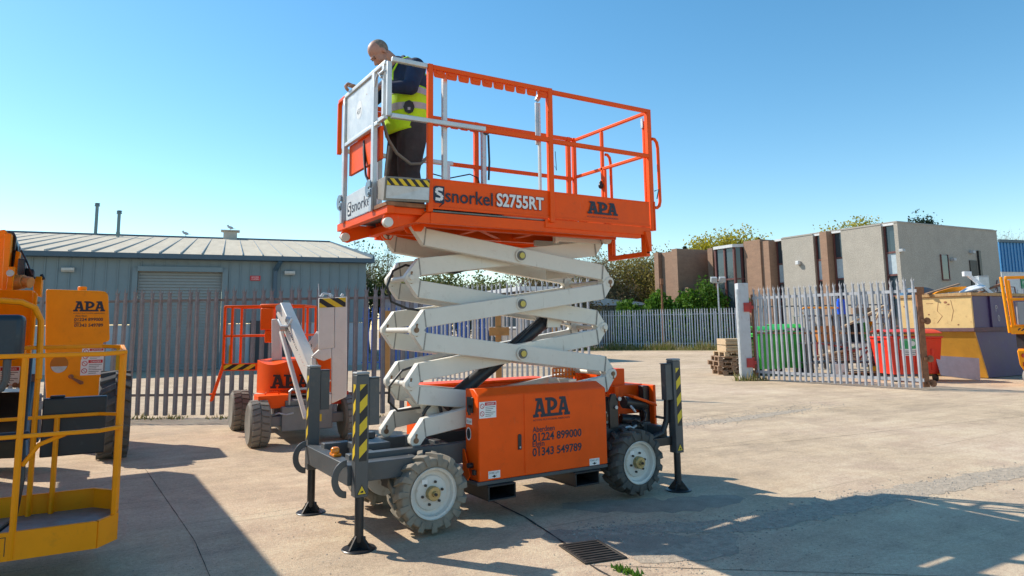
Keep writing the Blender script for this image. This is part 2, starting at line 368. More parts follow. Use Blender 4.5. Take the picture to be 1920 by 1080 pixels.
# ------------------------------------------------------------------ the scissor lift (its own axes are the world axes)
lift = thing('scissor_lift', 'orange and white scissor lift on four grey outriggers with a man in its platform', 'scissor lift', camf=False)
def wheel(cx, cz, y0=.02, y1=.27, Rr=.30, name='wheel', dust=0, out=-1):
    """lugged tyre whose axle runs along y; out = side of the dished rim"""
    mb = MB(); wd = y1-y0; ym = (y0+y1)/2
    pr = [(.19, -.42), (.205, -.47), (.235, -.5), (.265, -.485), (.272, -.44), (.276, -.2), (.277, 0), (.276, .2), (.272, .44), (.265, .485), (.235, .5), (.205, .47), (.19, .42)]
    mb.lathe([(r*Rr/.3, h*wd) for r, h in pr], (cx, ym, cz), (0, 1, 0), 48)
    del mb.f[-2:]; del mb.mi[-2:]
    n = 15
    for side in (-1, 1):
        for k in range(n):
            a0 = 2*PI*(k+(.5 if side > 0 else 0))/n
            # a lug runs from the tread's middle to the shoulder, swept along the way
            st = [(.02, 0, .304), (.20, .05, .306), (.38, .115, .306), (.50, .15, .300), (.535, .165, .252)]
            V = []
            for f, da, rr in st:
                for dw in (-.085, .085):
                    for r_ in (rr*Rr/.3, rr*Rr/.3-.04):
                        a = a0+da*1.25+dw
                        V.append((cx+r_*math.sin(a), ym+side*f*wd, cz+r_*math.cos(a)))
            Fc = []
            for i in range(len(st)-1):
                o = i*4; Fc += [(o, o+4, o+6, o+2), (o+1, o+3, o+7, o+5), (o, o+1, o+5, o+4), (o+2, o+6, o+7, o+3)]
            Fc += [(0, 2, 3, 1), (16, 17, 19, 18)]
            if side > 0: Fc = [f[::-1] for f in Fc]
            mb.add(V, Fc)
    ty = obj(name, mb, [rubd if dust else rub], lift, bevel=.006, seg=1)
    yo = y0 if out < 0 else y1; sg = 1 if out < 0 else -1
    k = Rr/.3
    mb = MB()
    mb.lathe([(.196*k, -.004), (.20*k, .0), (.196*k, .012), (.178*k, .016), (.168*k, .05), (.150*k, .062), (.138*k, .062), (.132*k, .045), (.120*k, .038), (1e-5, .038)], (cx, yo, cz), (0, sg, 0), 40, cap0=False)
    mb.lathe([(1e-5, .03), (.2*k, .03), (.2*k, wd), (1e-5, wd)], (cx, yo+sg*.05, cz), (0, sg, 0), 32)
    rim = obj('rim', mb, mat('off_white_rim', (.66, .63, .57), .5, var=.06, scale=6, dirt=.7, dirtcol=(.4, .3, .18)), ty)
    mb = MB(); mb.lathe([(1e-5, -.03), (.02, -.03), (.024, -.012), (.052, -.012), (.056, -.006), (.056, .04)], (cx, yo, cz), (0, sg, 0), 24)
    obj('hub', mb, brass, ty, sm=30)
    mb = MB()
    for i in range(6):
        a = 2*PI*i/6+.3; p = Vector((cx+.088*k*math.sin(a), yo+sg*.038, cz+.088*k*math.cos(a))); mb.cyl(p, p-Vector((0, sg*.016, 0)), .011, n=6)
    mb.cyl((cx, yo-sg*.03, cz), (cx, yo-sg*.045, cz), .013, n=6)
    obj('wheel_nut', mb, blackm, rim, sm=30)
    mb = MB(); mb.flat([(0, 0), (.05, 0), (.05, .035), (0, .035)], (cx-.09*k, yo+.034*sg, cz+.075*k), X3, Z3, 2); obj('sticker', mb, wht, rim, sm=0)
    return ty
for x in (-1.02, 1.14): wheel(x, .322, dust=(x < 0))
for x in (-1.02, 1.14): wheel(x, .322, 1.06, 1.31, dust=(x < 0), out=1)
mb = MB()
for x in (-1.02, 1.14):
    mb.cyl((x, .2, .322), (x, 1.15, .322), .05); mb.box((x-.1, .45, .24), (x+.1, .9, .42)); mb.box((x-.06, .28, .25), (x+.06, .36, .5)); mb.box((x-.06, .98, .25), (x+.06, 1.06, .5)); mb.cut()
obj('axle', mb, blackm, lift, bevel=.01)
# chassis
mb = MB()
mb.box((-1.62, .30, .47), (1.55, .40, .64)); mb.box((-1.62, .95, .47), (1.55, 1.05, .64))
mb.box((-1.70, .10, .45), (-1.60, 1.245, .60))
mb.box((1.50, .10, .45), (1.58, 1.25, .62))
for x in (-1.42, -.72, -.1, .6, 1.2): mb.box((x, .401, .48), (x+.08, .949, .62))
mb.box((-1.605, .13, .46), (-1.10, .299, .60)); mb.box((-1.605, 1.051, .46), (-1.10, 1.2, .6))
mb.box((-1.085, .436, .642), (-.985, .446, .73)); mb.box((-1.075, .310, .52), (-.995, .322, .655))
obj('chassis', mb, dgrey, lift, bevel=.008)
mb = MB(); mb.box((-1.68, .5, .601), (-1.615, .62, .625)); mb.lathe([(.035, 0), (.035, .03), (.028, .045), (1e-5, .05)], (-1.65, .56, .624), Z3, 18)
obj('beacon', mb, lamp_o, lift, bevel=.006)
mb = MB(); mb.box((-1.45, .6, .601), (-1.15, .85, .66)); mb.box((-1.38, .96, .645), (-1.15, 1.06, .70)); obj('valve_box', mb, dgrey, lift, bevel=.01)
# outriggers
def outrigger(x, y, sx, sy, dh=0):
    """box leg at the corner (x, y) with width .1 (sx, sy point outward)"""
    x0, x1 = (x, x+.102); y0, y1 = (y, y+.095); hb, ht = .378+dh, 1.275+dh
    mb = MB(); mb.box((x0, y0, hb), (x1, y1, ht))
    post = obj('outrigger', mb, dgrey, lift, bevel=.006)
    mb = MB(); mb.box((x0-.003, y0-.003, ht+.001), (x1+.003, y1+.003, ht+.022)); obj('end_cap', mb, mat('worn_grey_cap', (.3, .31, .31), .5, dirt=.5), post, bevel=.009)
    mb = MB(); cx, cy = (x0+x1)/2, (y0+y1)/2
    mb.cyl((cx, cy, .06), (cx, cy, hb+.02), .034, n=20); mb.cyl((cx, cy, .05), (cx, cy, .10), .022, n=12)
    obj('inner_leg', mb, blackm, post)
    mb = MB(); mb.lathe([(1e-5, 0), (.125, 0), (.128, .006), (.122, .011), (.03, .014), (1e-5, .014)], (cx, cy, .001), Z3, 32)
    for a in (.5, .5+PI/2):
        d = Vector((math.cos(a), math.sin(a), 0)); nn = Vector((-d.y, d.x, 0))*.012
        mb.prism([(-.105, 0), (.105, 0), (.03, .09), (-.03, .09)], Vector((cx, cy, .0145))-nn/2, d, Z3, nn)
    mb.cyl((cx-.05, cy, .075), (cx+.05, cy, .075), .012, n=10)
    obj('foot', mb, blackm, post)
    # box beside the leg, on the machine side
    mb = MB(); bx = x1+.004 if sx < 0 else x0-.004
    mb.box((bx, y0+.015, ht-.38), (bx-sx*.085, y1-.008, ht-.03)); mb.box((bx-.001*sx, y0+.008, ht-.0295), (bx-sx*.092, y1, ht-.022))
    obj('control_box', mb, dgrey, post, bevel=.004)
    mb = MB()
    mb.stripes((x0+.026 if sx < 0 else x0+.032, y0-.0012, .64+dh), X3, Z3, .060, .565, .165, 1.0, ph=.02)
    if sy > 0: mb = MB()
    xo = x0-.0012 if sx < 0 else x1+.0012
    mb.stripes((xo, y1-.03 if sx < 0 else y0+.03, .64+dh), (0, 1*sx, 0), Z3, .05, .565, .165, 1.0)
    obj('hazard_stripe', mb, [blk, yel], post, sm=0)
    if sy < 0:
        mb = MB(); o = (x0+.012, y0-.001, hb+.02); mb.m = 1; mb.flat([(0, 0), (.078, 0), (.039, .074)], o, X3, Z3, 1); mb.m = 0; mb.flat([(.008, .005), (.070, .005), (.039, .064)], o, X3, Z3, 3)
        mb.m = 1; mb.flat([(.028, .014), (.05, .014), (.052, .026), (.044, .03), (.03, .024)], o, X3, Z3, 5)
        obj('warning_sign', mb, [yel, blk], post, sm=0)
    return post
outrigger(-1.674, 0, -1, -1); outrigger(-1.674, 1.255, -1, 1)
outrigger(1.600, 0, 1, -1, -.015); outrigger(1.600, 1.255, 1, 1, -.015)
# half-ring lugs on the front beam and arms that carry the legs
for y, d in ((.115, 1), (1.235, -1)):
    mb = MB(); P = []
    for i in range(13): a = PI*.5+PI*i/12; P.append((.115*math.cos(a), .14*math.sin(a)))
    for i in range(13): a = PI*1.5-PI*i/12; P.append((.065*math.cos(a), .09*math.sin(a)))
    n = 13; V = []; t_ = .018
    mb.prism(P, (-1.70, y, .50), X3, Z3, (0, d*t_, 0)); obj('ring_lug', mb, dgrey, lift, bevel=.003, seg=1)
mb = MB()
for y0_ in (.05, 1.25):
    mb.tube([(1.2, y0_+.1, .55), (1.38, y0_+.06, .52), (1.5, y0_+.03, .56), (1.56, y0_+.03, .68), (1.575, y0_+.03, .92)], .03, 10)
    mb.box((1.35, y0_, .44), (1.597, y0_+.08, .52))
    mb.bar((1.44, y0_+.05, .72), (1.58, y0_+.05, .69), .025, .025); mb.cut()
obj('outrigger_arm', mb, blackm, lift, bevel=.004)

# --- battery box with the lettering
mb = MB(); x0, x1, y0, y1 = -.588, .781, .069, .300
V = []
for x, ins in ((x0, 0), (x1, -.035)):
    V += [(x, y0, .347), (x, y1, .347), (x+ins*.0, y1, 1.095), (x+ins, y0+.085, 1.10), (x, y0, 1.043)]
Fc = [(4, 3, 2, 1, 0), (5, 6, 7, 8, 9)]+[(i, (i+1) % 5, 5+(i+1) % 5, 5+i) for i in range(5)]
mb.add(V, Fc); bx = obj('battery_box', mb, orange, lift, bevel=.008)
mb = MB(); mb.box((x0+.004, y0-.005, .352), (-.148, y0-.0005, 1.036)); dr = obj('door', mb, orange, bx, bevel=.004)
mb = MB(); mb.box((-.132, y0-.005, .352), (x1-.004, y0-.0005, 1.036)); dr2 = obj('side_panel', mb, orange, bx, bevel=.004)
mb = MB(); mb.prism([(0, 0), (.035, 0), (.035, .12), (.025, .13), (.01, .13), (0, .12)], (-.205, y0-.006, .572), X3, Z3, (0, -.008, 0)); mb.m = 1; mb.cyl((-.187, y0-.0142, .592), (-.187, y0-.020, .592), .009)
obj('handle', mb, [blackp, galv], dr, bevel=.002)
mb = MB(); yy = y0-.0062
apa(mb, (-.043, yy, .828), X3, Z3, .40, .165)
mb.cut(); text(mb, 'ACCESS PLATFORMS ABERDEEN', (-.045, yy, .797), X3, Z3, .015, .40); mb.cut()
text(mb, 'Aberdeen', (-.05, yy, .703), X3, Z3, .046, .235, bold=.012); text(mb, '01224 899000', (-.052, yy, .626), X3, Z3, .066, .535, bold=.022)
mb.cut(); text(mb, 'Elgin', (-.053, yy, .58), X3, Z3, .046, .125, bold=.012); text(mb, '01343 549789', (-.055, yy, .50), X3, Z3, .066, .535, bold=.022)
obj('lettering', mb, ink, dr2, sm=0)
def forklift_sign(x, z, par):
    mb = MB(); mb.flat([(0, 0), (.115, 0), (.115, .06), (0, .06)], (x, yy, z), X3, Z3, 1); mb.m = 1
    text(mb, 'FORK LIFT', (x+.01, yy, z+.036), X3, Z3, .016, .095); mb.flat([(.03, .018), (.057, .004), (.085, .018), (.066, .018), (.066, .026), (.048, .026), (.048, .018)], (x, yy, z), X3, Z3, 3)
    obj('fork_lift_label', mb, [wht, blk], par, sm=0)
forklift_sign(-.50, .365, dr); forklift_sign(.567, .352, dr2)
def danger_label(par, o, u, v, W_, H_, mats=None):
    mb = MB(); mb.flat([(0, 0), (W_, 0), (W_, H_), (0, H_)], o, u, v, 1)
    mb.m = 1; mb.flat([(W_*.33, H_*.76), (W_*.97, H_*.76), (W_*.97, H_*.96), (W_*.33, H_*.96)], o, u, v, 3)
    for k in (0, 1):
        c = (W_*.17, H_*(.74-.46*k)); r = W_*.13
        P = [(c[0]+r*math.cos(a), c[1]+r*math.sin(a)) for a in np.linspace(0, 2*PI, 17)]; Q = [(c[0]+r*.75*math.cos(a), c[1]+r*.75*math.sin(a)) for a in np.linspace(0, 2*PI, 17)]
        for i in range(16): mb.flat([P[i], P[i+1], Q[i+1], Q[i]], o, u, v, 3)
        mb.flat([(c[0]-r*.6, c[1]+r*.5), (c[0]-r*.5, c[1]+r*.62), (c[0]+r*.6, c[1]-r*.5), (c[0]+r*.5, c[1]-r*.62)], o, u, v, 5)
    mb.m = 2; text(mb, 'DANGER', Vector(o)+Vector(u)*W_*.44+Vector(v)*H_*.80, u, v, H_*.12, W_*.45, k=5)
    mb.m = 3
    for i in range(6):
        z = H_*(.68-.11*i); mb.flat([(W_*.36, z), (W_*(.94-.12*(i % 3)), z), (W_*(.94-.12*(i % 3)), z-H_*.03), (W_*.36, z-H_*.03)], o, u, v, 3)
    return obj('danger_label', mb, [wht, red, wht, blk], par, sm=0)
danger_label(dr, (-.583, yy, .862), X3, Z3, .165, .135)
# left end of the box: recess with sockets
mb = MB(); mb.box((x0-.002, .15, .90), (x0-.012, .26, 1.03)); mb.cut(); mb.box((x0-.004, .10, .40), (x0-.03, .14, .44)); mb.cyl((x0-.004, .17, .47), (x0-.05, .17, .47), .022); mb.cut()
mb.tube([(x0-.01, .18, .95), (x0-.05, .17, .96), (x0-.06, .14, .94), (x0-.05, .13, .89)], .012)
obj('socket_recess', mb, blackm, bx, bevel=.004)
mb = MB(); o = (x0-.0015, .28, .80); mb.flat([(0, 0), (.10, 0), (.10, .05), (0, .05)], o, (0, -1, 0), Z3, 1); mb.m = 1
text(mb, 'CE 545', (x0-.0015, .272, .812), (0, -1, 0), Z3, .02, .08)
mb.m = 0; mb.flat([(.045*math.cos(a), .055*math.sin(a)) for a in np.linspace(0, 2*PI, 20)[:-1]], (x0-.0015, .24, .72), (0, -1, 0), Z3, 1)
mb.m = 1; mb.flat([(.034*math.cos(a), .044*math.sin(a)) for a in np.linspace(0, 2*PI, 20)[:-1]], (x0-.0015, .24, .72), (0, -1, 0), Z3, 3)
obj('rating_plate', mb, [wht, blk], bx, sm=0)
mb = MB(); mb.prism([(0, 0), (.09, -.05), (.13, .0), (.03, .20), (0, .2)], (x0-.02, .3, .39), (0, -1, 0), Z3, (-.012, 0, 0)); obj('end_gusset', mb, orange, bx, bevel=.003)
mb = MB(); mb.box((x0-.015, y0-.002, .315), (x1+.002, y1, .346)); obj('box_sill', mb, dgrey, bx, bevel=.004)
# forklift pockets under the box
for xa in (-.52, .38):
    mb = MB(); a, b2 = .19, .314
    mb.box((xa, .03, a), (xa+.27, 1.3, a+.012)); mb.box((xa, .03, b2-.012), (xa+.27, 1.3, b2)); mb.box((xa, .03, a+.0125), (xa+.012, 1.3, b2-.0125)); mb.box((xa+.258, .03, a+.0125), (xa+.27, 1.3, b2-.0125))
    obj('forklift_pocket', mb, blackm, lift, bevel=.002)
# far side hood and the engine at the rear
mb = MB(); mb.box((-.70, 1.08, .42), (.78, 1.32, 1.06)); mb.box((-.72, 1.04, 1.061), (.80, 1.33, 1.085)); mb.box((-.5, 1.0, .9), (.3, 1.075, 1.02)); obj('engine_hood', mb, orange, lift, bevel=.012)
mb = MB(); mb.box((1.17, .62, .86), (1.50, 1.10, 1.165)); mb.box((1.22, .45, .60), (1.27, .60, 1.0)); mb.box((1.28, .55, .70), (1.69, 1.12, 1.0)); mb.box((1.66, .36, .5), (1.695, .54, 1.0))
mb.prism([(0, 0), (.30, -.10), (.31, -.13), (.0, -.03)], (1.27, .22, .93), X3, Z3, (0, .16, 0))
en = obj('engine_cover', mb, orange, lift, bevel=.008)
def grille(name, o, u, v, W_, H_, nx, ny, par, m_):
    mb = MB(); o, u, v = Vector(o), Vector(u), Vector(v); nn = u.cross(v).normalized()*.01; tx = .3
    for i in range(nx+1):
        c = o+u*(W_*i/nx)+v*H_/2; mb.obox(c, u*(W_/nx*.17), nn/2, v*H_/2)
    for j in range(ny+1):
        c = o+v*(H_*j/ny)+u*W_/2+nn*.2; mb.obox(c, u*W_/2, nn*.4, v*(H_/ny*.17))
    return obj(name, mb, m_, par)
grille('engine_grille', (.88, .52, .70), X3, Z3, .34, .32, 8, 6, en, orange)
grille('engine_grille', (.80, .95, 1.0), X3, Z3, .38, .18, 9, 4, en, mat('bright_orange_guard', (.8, .2, .01), .4))
mb = MB(); mb.cyl((1.2, .3, .86), (1.46, .3, .82), .06, n=20); mb.cyl((1.24, .40, .68), (1.42, .34, .66), .055, n=18); mb.cyl((1.28, .30, .62), (1.4, .26, .62), .04); mb.box((1.12, .50, .5), (1.2, .95, .9)); mb.box((1.27, .40, .52), (1.5, .52, .64)); mb.cyl((1.46, .3, .82), (1.5, .3, .80), .035)
mb.tube([(1.2, .26, .66), (1.25, .2, .70), (1.33, .22, .66), (1.4, .25, .58)], .012); mb.tube([(1.3, .25, .62), (1.36, .18, .68), (1.42, .22, .74), (1.4, .3, .82)], .01)
mb.cut(); mb.lathe([(.07, 0), (.07, .05), (.06, .06), (1e-5, .06)], (1.24, .8, 1.166), Z3, 20)
mb.cut(); mb.prism([(0, 0), (.11, 0), (.11, .27), (.08, .33), (.03, .33), (0, .25)], (1.0, .28, .62), X3, Z3, (0, .03, 0))
mb.cut(); mb.box((1.575, .42, .5), (1.655, .50, .99))
obj('engine', mb, blackm, en, bevel=.004)
mb = MB(); mb.tube([(1.22, .225, .83), (1.235, .2, .80), (1.26, .2, .77)], .012); mb.cyl((1.12, .275, .9), (1.12, .262, .9), .02); mb.cyl((1.075, .275, .82), (1.075, .262, .82), .018); mb.tube([(1.16, .24, .62), (1.2, .22, .63), (1.24, .23, .61), (1.3, .24, .63)], .014)
obj('fuel_fitting', mb, galv, en)

# --- scissor stack
XF, XR = -1.035, 1.106; ZL = [.690, 1.143, 1.605, 2.062, 2.512]
def arm(A, B, y0, y1, sA, sB):
    """A, B = (x, z) pins; s = -1 when the pin sits at the lower corner of that end"""
    d = .087; h = .0775; near = y1 > y0; y0, y1 = min(y0, y1), max(y0, y1)
    a = Vector((A[0], A[1]-sA*d)); b = Vector((B[0], B[1]-sB*d)); c = (a+b)/2; u = (b-a).normalized(); n = Vector((-u.y, u.x)); L = (b-a).length/2
    def half(s_):     # outline near the left end, pin below (s_=-1)
        P = [(-L+.085, h), (-L-.046, -.058)]
        for t in (160, 200, 235, 270, 305, 330): P.append((-L+.054*math.cos(R(t)), -.087+.054*math.sin(R(t))))
        P += [(-L+.085, -h)]
        return P if s_ < 0 else [(p[0], -p[1]) for p in P][::-1]
    Lp = half(sA); Rp = [(-p[0], p[1]) for p in half(sB)][::-1]
    P = Lp+Rp
    P3 = [(c.x+u.x*p[0]+n.x*p[1], c.y+u.y*p[0]+n.y*p[1]) for p in P]
    mb = MB(); mb.prism(P3, (0, y0, 0), X3, Z3, (0, y1-y0, 0))
    ar = obj('scissor_arm', mb, cream, lift, bevel=.006)
    mb = MB()
    for P, e, s_ in ((Lp, -1, sA), (Rp, 1, sB)):
        Q = clip_poly(P, 0, -9 if e < 0 else L-.085, -L+.085 if e < 0 else 9)
        Q = [(q[0], q[1]*.985) for q in Q]
        Q3 = [(c.x+u.x*q[0]+n.x*q[1], c.y+u.y*q[0]+n.y*q[1]) for q in Q]
        mb.prism(Q3, (0, y0-.005, 0), X3, Z3, (0, .0045, 0))
        pz = A if e < 0 else B; mb.cyl((pz[0], y0-.0095, pz[1]), (pz[0], y0-.0052, pz[1]), .050, n=28); mb.cut()
    obj('end_plate', mb, cream, ar, bevel=.002, seg=1)
    mb = MB()
    for e in (-1, 1):
        q = c+u*(e*(L-.083)); mb.obox((q.x, y0-.0035, q.y), (u.x*.006, 0, u.y*.006), (0, .003, 0), (n.x*.074, 0, n.y*.074)); mb.cut()
    obj('weld_seam', mb, mat('grey_weld_seam', (.30, .29, .26), .6, var=.3, scale=20, dirt=.5), ar, sm=0)
    mb = MB()
    for (x, z), s_, e in ((A, sA, -1), (B, sB, 1)):
        mb.cyl((x, y0-.017, z), (x, y0-.0096, z), .023, n=18); mb.cyl((x, y0-.022, z), (x, y0-.0171, z), .013, n=6)
        mb.cyl((x+.006, y0-.014, z-s_*.046), (x+.006, y0-.004, z-s_*.046), .009, n=8); mb.obox((x+.003, y0-.0112, z-s_*.023), (.008, 0, 0), (0, .0012, 0), (0, 0, .024)); mb.cut()
    obj('pivot_pin', mb, mat('bronze_pin', (.25, .15, .09), .5, metal=.5, dirt=.4), ar)
    return ar
YO, YI, YFI, YFO = (.348, .430), (.464, .546), (.906, .988), (1.010, 1.092)
for i in range(4):
    for (ya, yb2) in ((YO, YI), (YFO, YFI)):
        up, dn = (ya, yb2) if i % 2 == 0 else (yb2, ya)
        arm((XF, ZL[i]), (XR, ZL[i+1]), *up, -1, 1)      # rises towards the rear
        dn = (min(dn)+.007, max(dn)-.004); arm((XF, ZL[i+1]), (XR, ZL[i]), *dn, 1, -1)      # falls towards the rear
xm = (XF+XR)/2
mb = MB()
for i in range(4):
    z = (ZL[i]+ZL[i+1])/2; mb.m = 0; mb.cyl((xm, .34, z), (xm, 1.1, z), .035, n=20); mb.cyl((xm, .338, z), (xm, .347, z), .060, n=28); mb.m = 2; mb.cyl((xm, .328, z), (xm, .3375, z), .045, n=24); mb.m = 1; mb.cyl((xm, .316, z), (xm, .3275, z), .028, n=18); mb.cut()
obj('centre_pin', mb, [cream, mat('yellow_zinc_bolt', (.5, .4, .1), .4, metal=.5), mat('grey_greased_ring', (.16, .16, .15), .5, dirt=.5)], lift)
mb = MB()
for i in range(1, 4):
    for x in (XF+.06, XR-.06):
        z = ZL[i]; mb.cyl((x-.06 if x < 0 else x+.06, .43, z), (x-.06 if x < 0 else x+.06, 1.01, z), .024, n=14)
for z, x in ((ZL[1]+.11, XF+.32), (ZL[3]-.12, XF+.3), (ZL[2]+.1, XR-.35), (ZL[3]+.1, XR-.4), (ZL[1]-.1, XR-.4)): mb.box((x, .547, z-.05), (x+.1, .905, z+.05))
obj('cross_tube', mb, cream, lift, bevel=.004, each=True)
# cylinder
mb = MB(); a, b2 = Vector((-.60, .68, .92)), Vector((.50, .68, 1.66)); d = (b2-a).normalized()
mb.cyl(a, b2, .068, n=24); mb.cyl(b2-d*.02, b2+d*.03, .075, n=24); mb.tube([a+d*.5+Vector((0, -.07, .05)), a+d*.9+Vector((0, -.08, .07)), b2-d*.05+Vector((0, -.04, .09))], .014)
cy = obj('lift_cylinder', mb, blackp, lift, bevel=.003)
mb = MB(); mb.cyl(b2+d*.03, b2+d*.42, .042, n=20); obj('piston_rod', mb, galv, cy)
mb = MB()
for y in (.56, .78): mb.prism([(-.16, 0), (.16, 0), (.04, -.15), (-.04, -.15)], (-.78, y, 1.0), X3, Z3, (0, .03, 0)); mb.prism([(-.05, -.07), (.1, -.07), (.2, .1), (-.02, .12)], (.52, y, 1.68), X3, Z3, (0, .02, 0))
obj('cylinder_bracket', mb, cream, lift, bevel=.004, each=True)
# hoses at the front of the stack
mb = MB()
mb.tube([(-.70, .80, 2.16), (-.95, .78, 2.20), (-1.08, .76, 2.14), (-1.14, .75, 2.0), (-1.10, .75, 1.86), (-.95, .74, 1.80), (-.6, .72, 1.75), (-.3, .7, 1.70)], .011)
mb.tube([(-.3, .62, 1.40), (-.75, .64, 1.33), (-1.02, .68, 1.25), (-1.12, .72, 1.12), (-1.12, .74, .98), (-1.04, .72, .90), (-.86, .66, .92), (-.75, .6, .95)], .011)
mb.tube([(-.78, .5, 2.22), (-.70, .5, 2.14), (-.58, .5, 2.13), (-.45, .5, 2.17)], .025)
mb.tube([(-.95, .55, .75), (-.86, .52, .92), (-.78, .50, 1.0), (-.74, .5, .95), (-.70, .5, .80)], .016)
obj('hydraulic_hose', mb, blackm, lift, each=True)

# --- platform
YP, YB, XA, XE, XZ = .016, 1.343, -1.096, -1.413, 1.451
ZT, ZM, ZTB, ZD = 3.845, 3.345, 2.86, 2.605
mb = MB(); mb.box((XA, YP+.03, 2.585), (XZ-.02, YB-.03, 2.60)); mb.box((-1.40, YP+.06, 2.615), (-.3, YB-.06, 2.63))
pf = obj('platform_deck', mb, steelplate, lift, bevel=.002)
mb = MB()
for ya in (YP+.015, YB-.075):
    mb.box((-1.05, ya, 2.485), (1.27, ya+.06, 2.578)); mb.box((.1, ya-.012, 2.52), (XZ-.06, ya-.001, 2.6))
for ya in (.33, .93): mb.box((-1.05, ya, 2.50), (1.2, ya+.08, 2.583))
for x in (-1.0, -.35, .3, .95): mb.box((x, .09, 2.53), (x+.06, 1.26, 2.582))
mb.prism([(0, 0), (.14, 0), (.14, .09), (.1, .09)], (-1.19, YP+.02, 2.485), X3, Z3, (0, .05, 0))
mb.box((-1.43, .03, 2.545), (-1.37, YB-.03, 2.615)); mb.box((-1.37, .06, 2.55), (-1.04, .12, 2.605)); mb.box((-1.37, 1.22, 2.55), (-1.04, 1.28, 2.605)); mb.box((-1.15, .12, 2.50), (-1.07, 1.25, 2.57))
mb.bar((-.6, .2, 2.52), (.2, 1.0, 2.52), .05, .008)
fr = obj('platform_frame', mb, orange, lift, bevel=.005)
mb = MB()
for y in (.36, .95):
    mb.prism([(-.09, .10), (.09, .10), (.055, -.03), (.03, -.06), (-.03, -.06), (-.055, -.03)], (XF, y-.048 if y < .6 else y+.13, ZL[4]), X3, Z3, (0, .018, 0))
    mb.prism([(-.09, .10), (.09, .10), (.055, -.03), (.03, -.06), (-.03, -.06), (-.055, -.03)], (XF, y+.11 if y < .6 else y+.06, ZL[4]), X3, Z3, (0, .018, 0))
obj('hinge_bracket', mb, orange, fr, bevel=.003, each=True)
mb = MB()
for y in (.12, 1.18):
    mb.prism([(.02, .10), (.30, .10), (.26, .0), (.10, -.05), (.05, -.07), (.0, -.06), (-.03, -.02)], (-1.42, y-.008, 2.495), X3, Z3, (0, .012, 0)); mb.cyl((-1.405, y-.02, 2.475), (-1.405, y-.0081, 2.475), .014, n=8)
obj('roller_bracket', mb, orange, fr, bevel=.003, each=True)
mb = MB()
for y in (.06, 1.12): mb.cyl((-1.405, y, 2.475), (-1.405, y+.055, 2.475), .040, n=24)
for y in (.40, .86): mb.cyl((1.106, y-.05, 2.505), (1.106, y, 2.505), .052, n=24)
obj('roller', mb, cream, fr, bevel=.004, each=True)
mb = MB(); mb.box((.55, .44, 2.46), (1.08, .48, 2.52)); mb.cut(); mb.box((.55, .86, 2.46), (1.08, .9, 2.52)); mb.cut(); mb.prism([(0, 0), (.04, 0), (.05, .08), (0, .08)], (.5, .43, 2.44), X3, Z3, (0, .05, 0)); obj('slide_channel', mb, cream, fr, bevel=.004)
# step frame below the rear end
mb = MB(); zb = 2.335
mb.bar((1.36, .07, 2.57), (1.36, .07, zb), .055, .07); mb.bar((1.36, .60, 2.52), (1.36, .60, zb), .055, .07); mb.box((1.335, .035, zb-.025), (1.385, .635, zb+.022))
mb.prism([(-.06, .2), (.02, .2), (.02, 0), (-.005, 0)], (1.36, .0, zb+.02), X3, Z3, (0, .03, 0)); mb.prism([(0, .2), (.12, .2), (.04, 0), (0, 0)], (1.385, .56, zb+.02), (0, 1, 0), Z3, (-.03, 0, 0))
obj('step_frame', mb, orange, fr, bevel=.004)
# toe boards
mb = MB(); mb.box((XA, YP, ZD), (.14, YP+.006, ZTB)); mb.box((XA, YP-.004, ZTB-.012), (.14, YP+.012, ZTB+.003)); mb.box((XA, YP-.008, ZD), (.14, YP-.001, ZD+.02))
tb = obj('toe_board', mb, orange, pf, bevel=.002)
mb = MB(); mb.box((.19, YP+.012, ZD), (XZ-.06, YP+.018, ZTB)); mb.box((.19, YP+.008, ZTB-.012), (XZ-.06, YP+.024, ZTB+.003)); mb.box((.19, YP+.004, ZD), (XZ-.06, YP+.0115, ZD+.02))
tb2 = obj('toe_board', mb, orange, pf, bevel=.002)
mb = MB(); mb.box((XA, YB-.006, ZD), (XZ, YB, ZTB)); obj('toe_board', mb, orange, pf, bevel=.002)
mb = MB(); mb.box((XZ-.006, YP+.06, ZD), (XZ, YB-.06, ZTB)); obj('toe_board', mb, orange, pf, bevel=.002)
yt = YP-.009
mb = MB(); o = (-1.037, yt, 2.655)
mb.m = 0; mb.flat([(0, .03), (.022, 0), (.103, 0), (.103, .145), (.022, .145), (0, .125)], o, X3, Z3, 1); mb.flat([(.103, 0), (.085, 0), (.06, -.035), (.05, -.035)], o, X3, Z3, 2)
mb.m = 1; Pp = [(.088, .115), (.045, .122), (.026, .105), (.035, .085), (.075, .068), (.084, .048), (.066, .03), (.02, .034)]
for i in range(7): mb.flat(seg2(Pp[i], Pp[i+1], .026), o, X3, Z3, 3+i)
mb.cut(); mb.m = 0; text(mb, 'snorkel', (-.925, yt, 2.672), X3, Z3, .112, .462, bold=.012)
mb.cut(); mb.m = 1; text(mb, 'S2755RT', (-.425, yt-.001, 2.678), X3, Z3, .108, .50, bold=.03, k=6)
mb.m = 2; text(mb, 'S2755RT', (-.432, yt, 2.674), X3, Z3, .112, .515, bold=.05, k=2)
obj('lettering', mb, [ink, wht, mat('dull_red_outline', (.22, .02, .01), .5)], tb, sm=0)
mb = MB(); yt2 = YP+.003
apa(mb, (.592, yt2, 2.686), X3, Z3, .372, .122); text(mb, 'ACCESS PLATFORMS ABERDEEN', (.583, yt2, 2.65), X3, Z3, .015, .385); obj('lettering', mb, ink, tb2, sm=0)
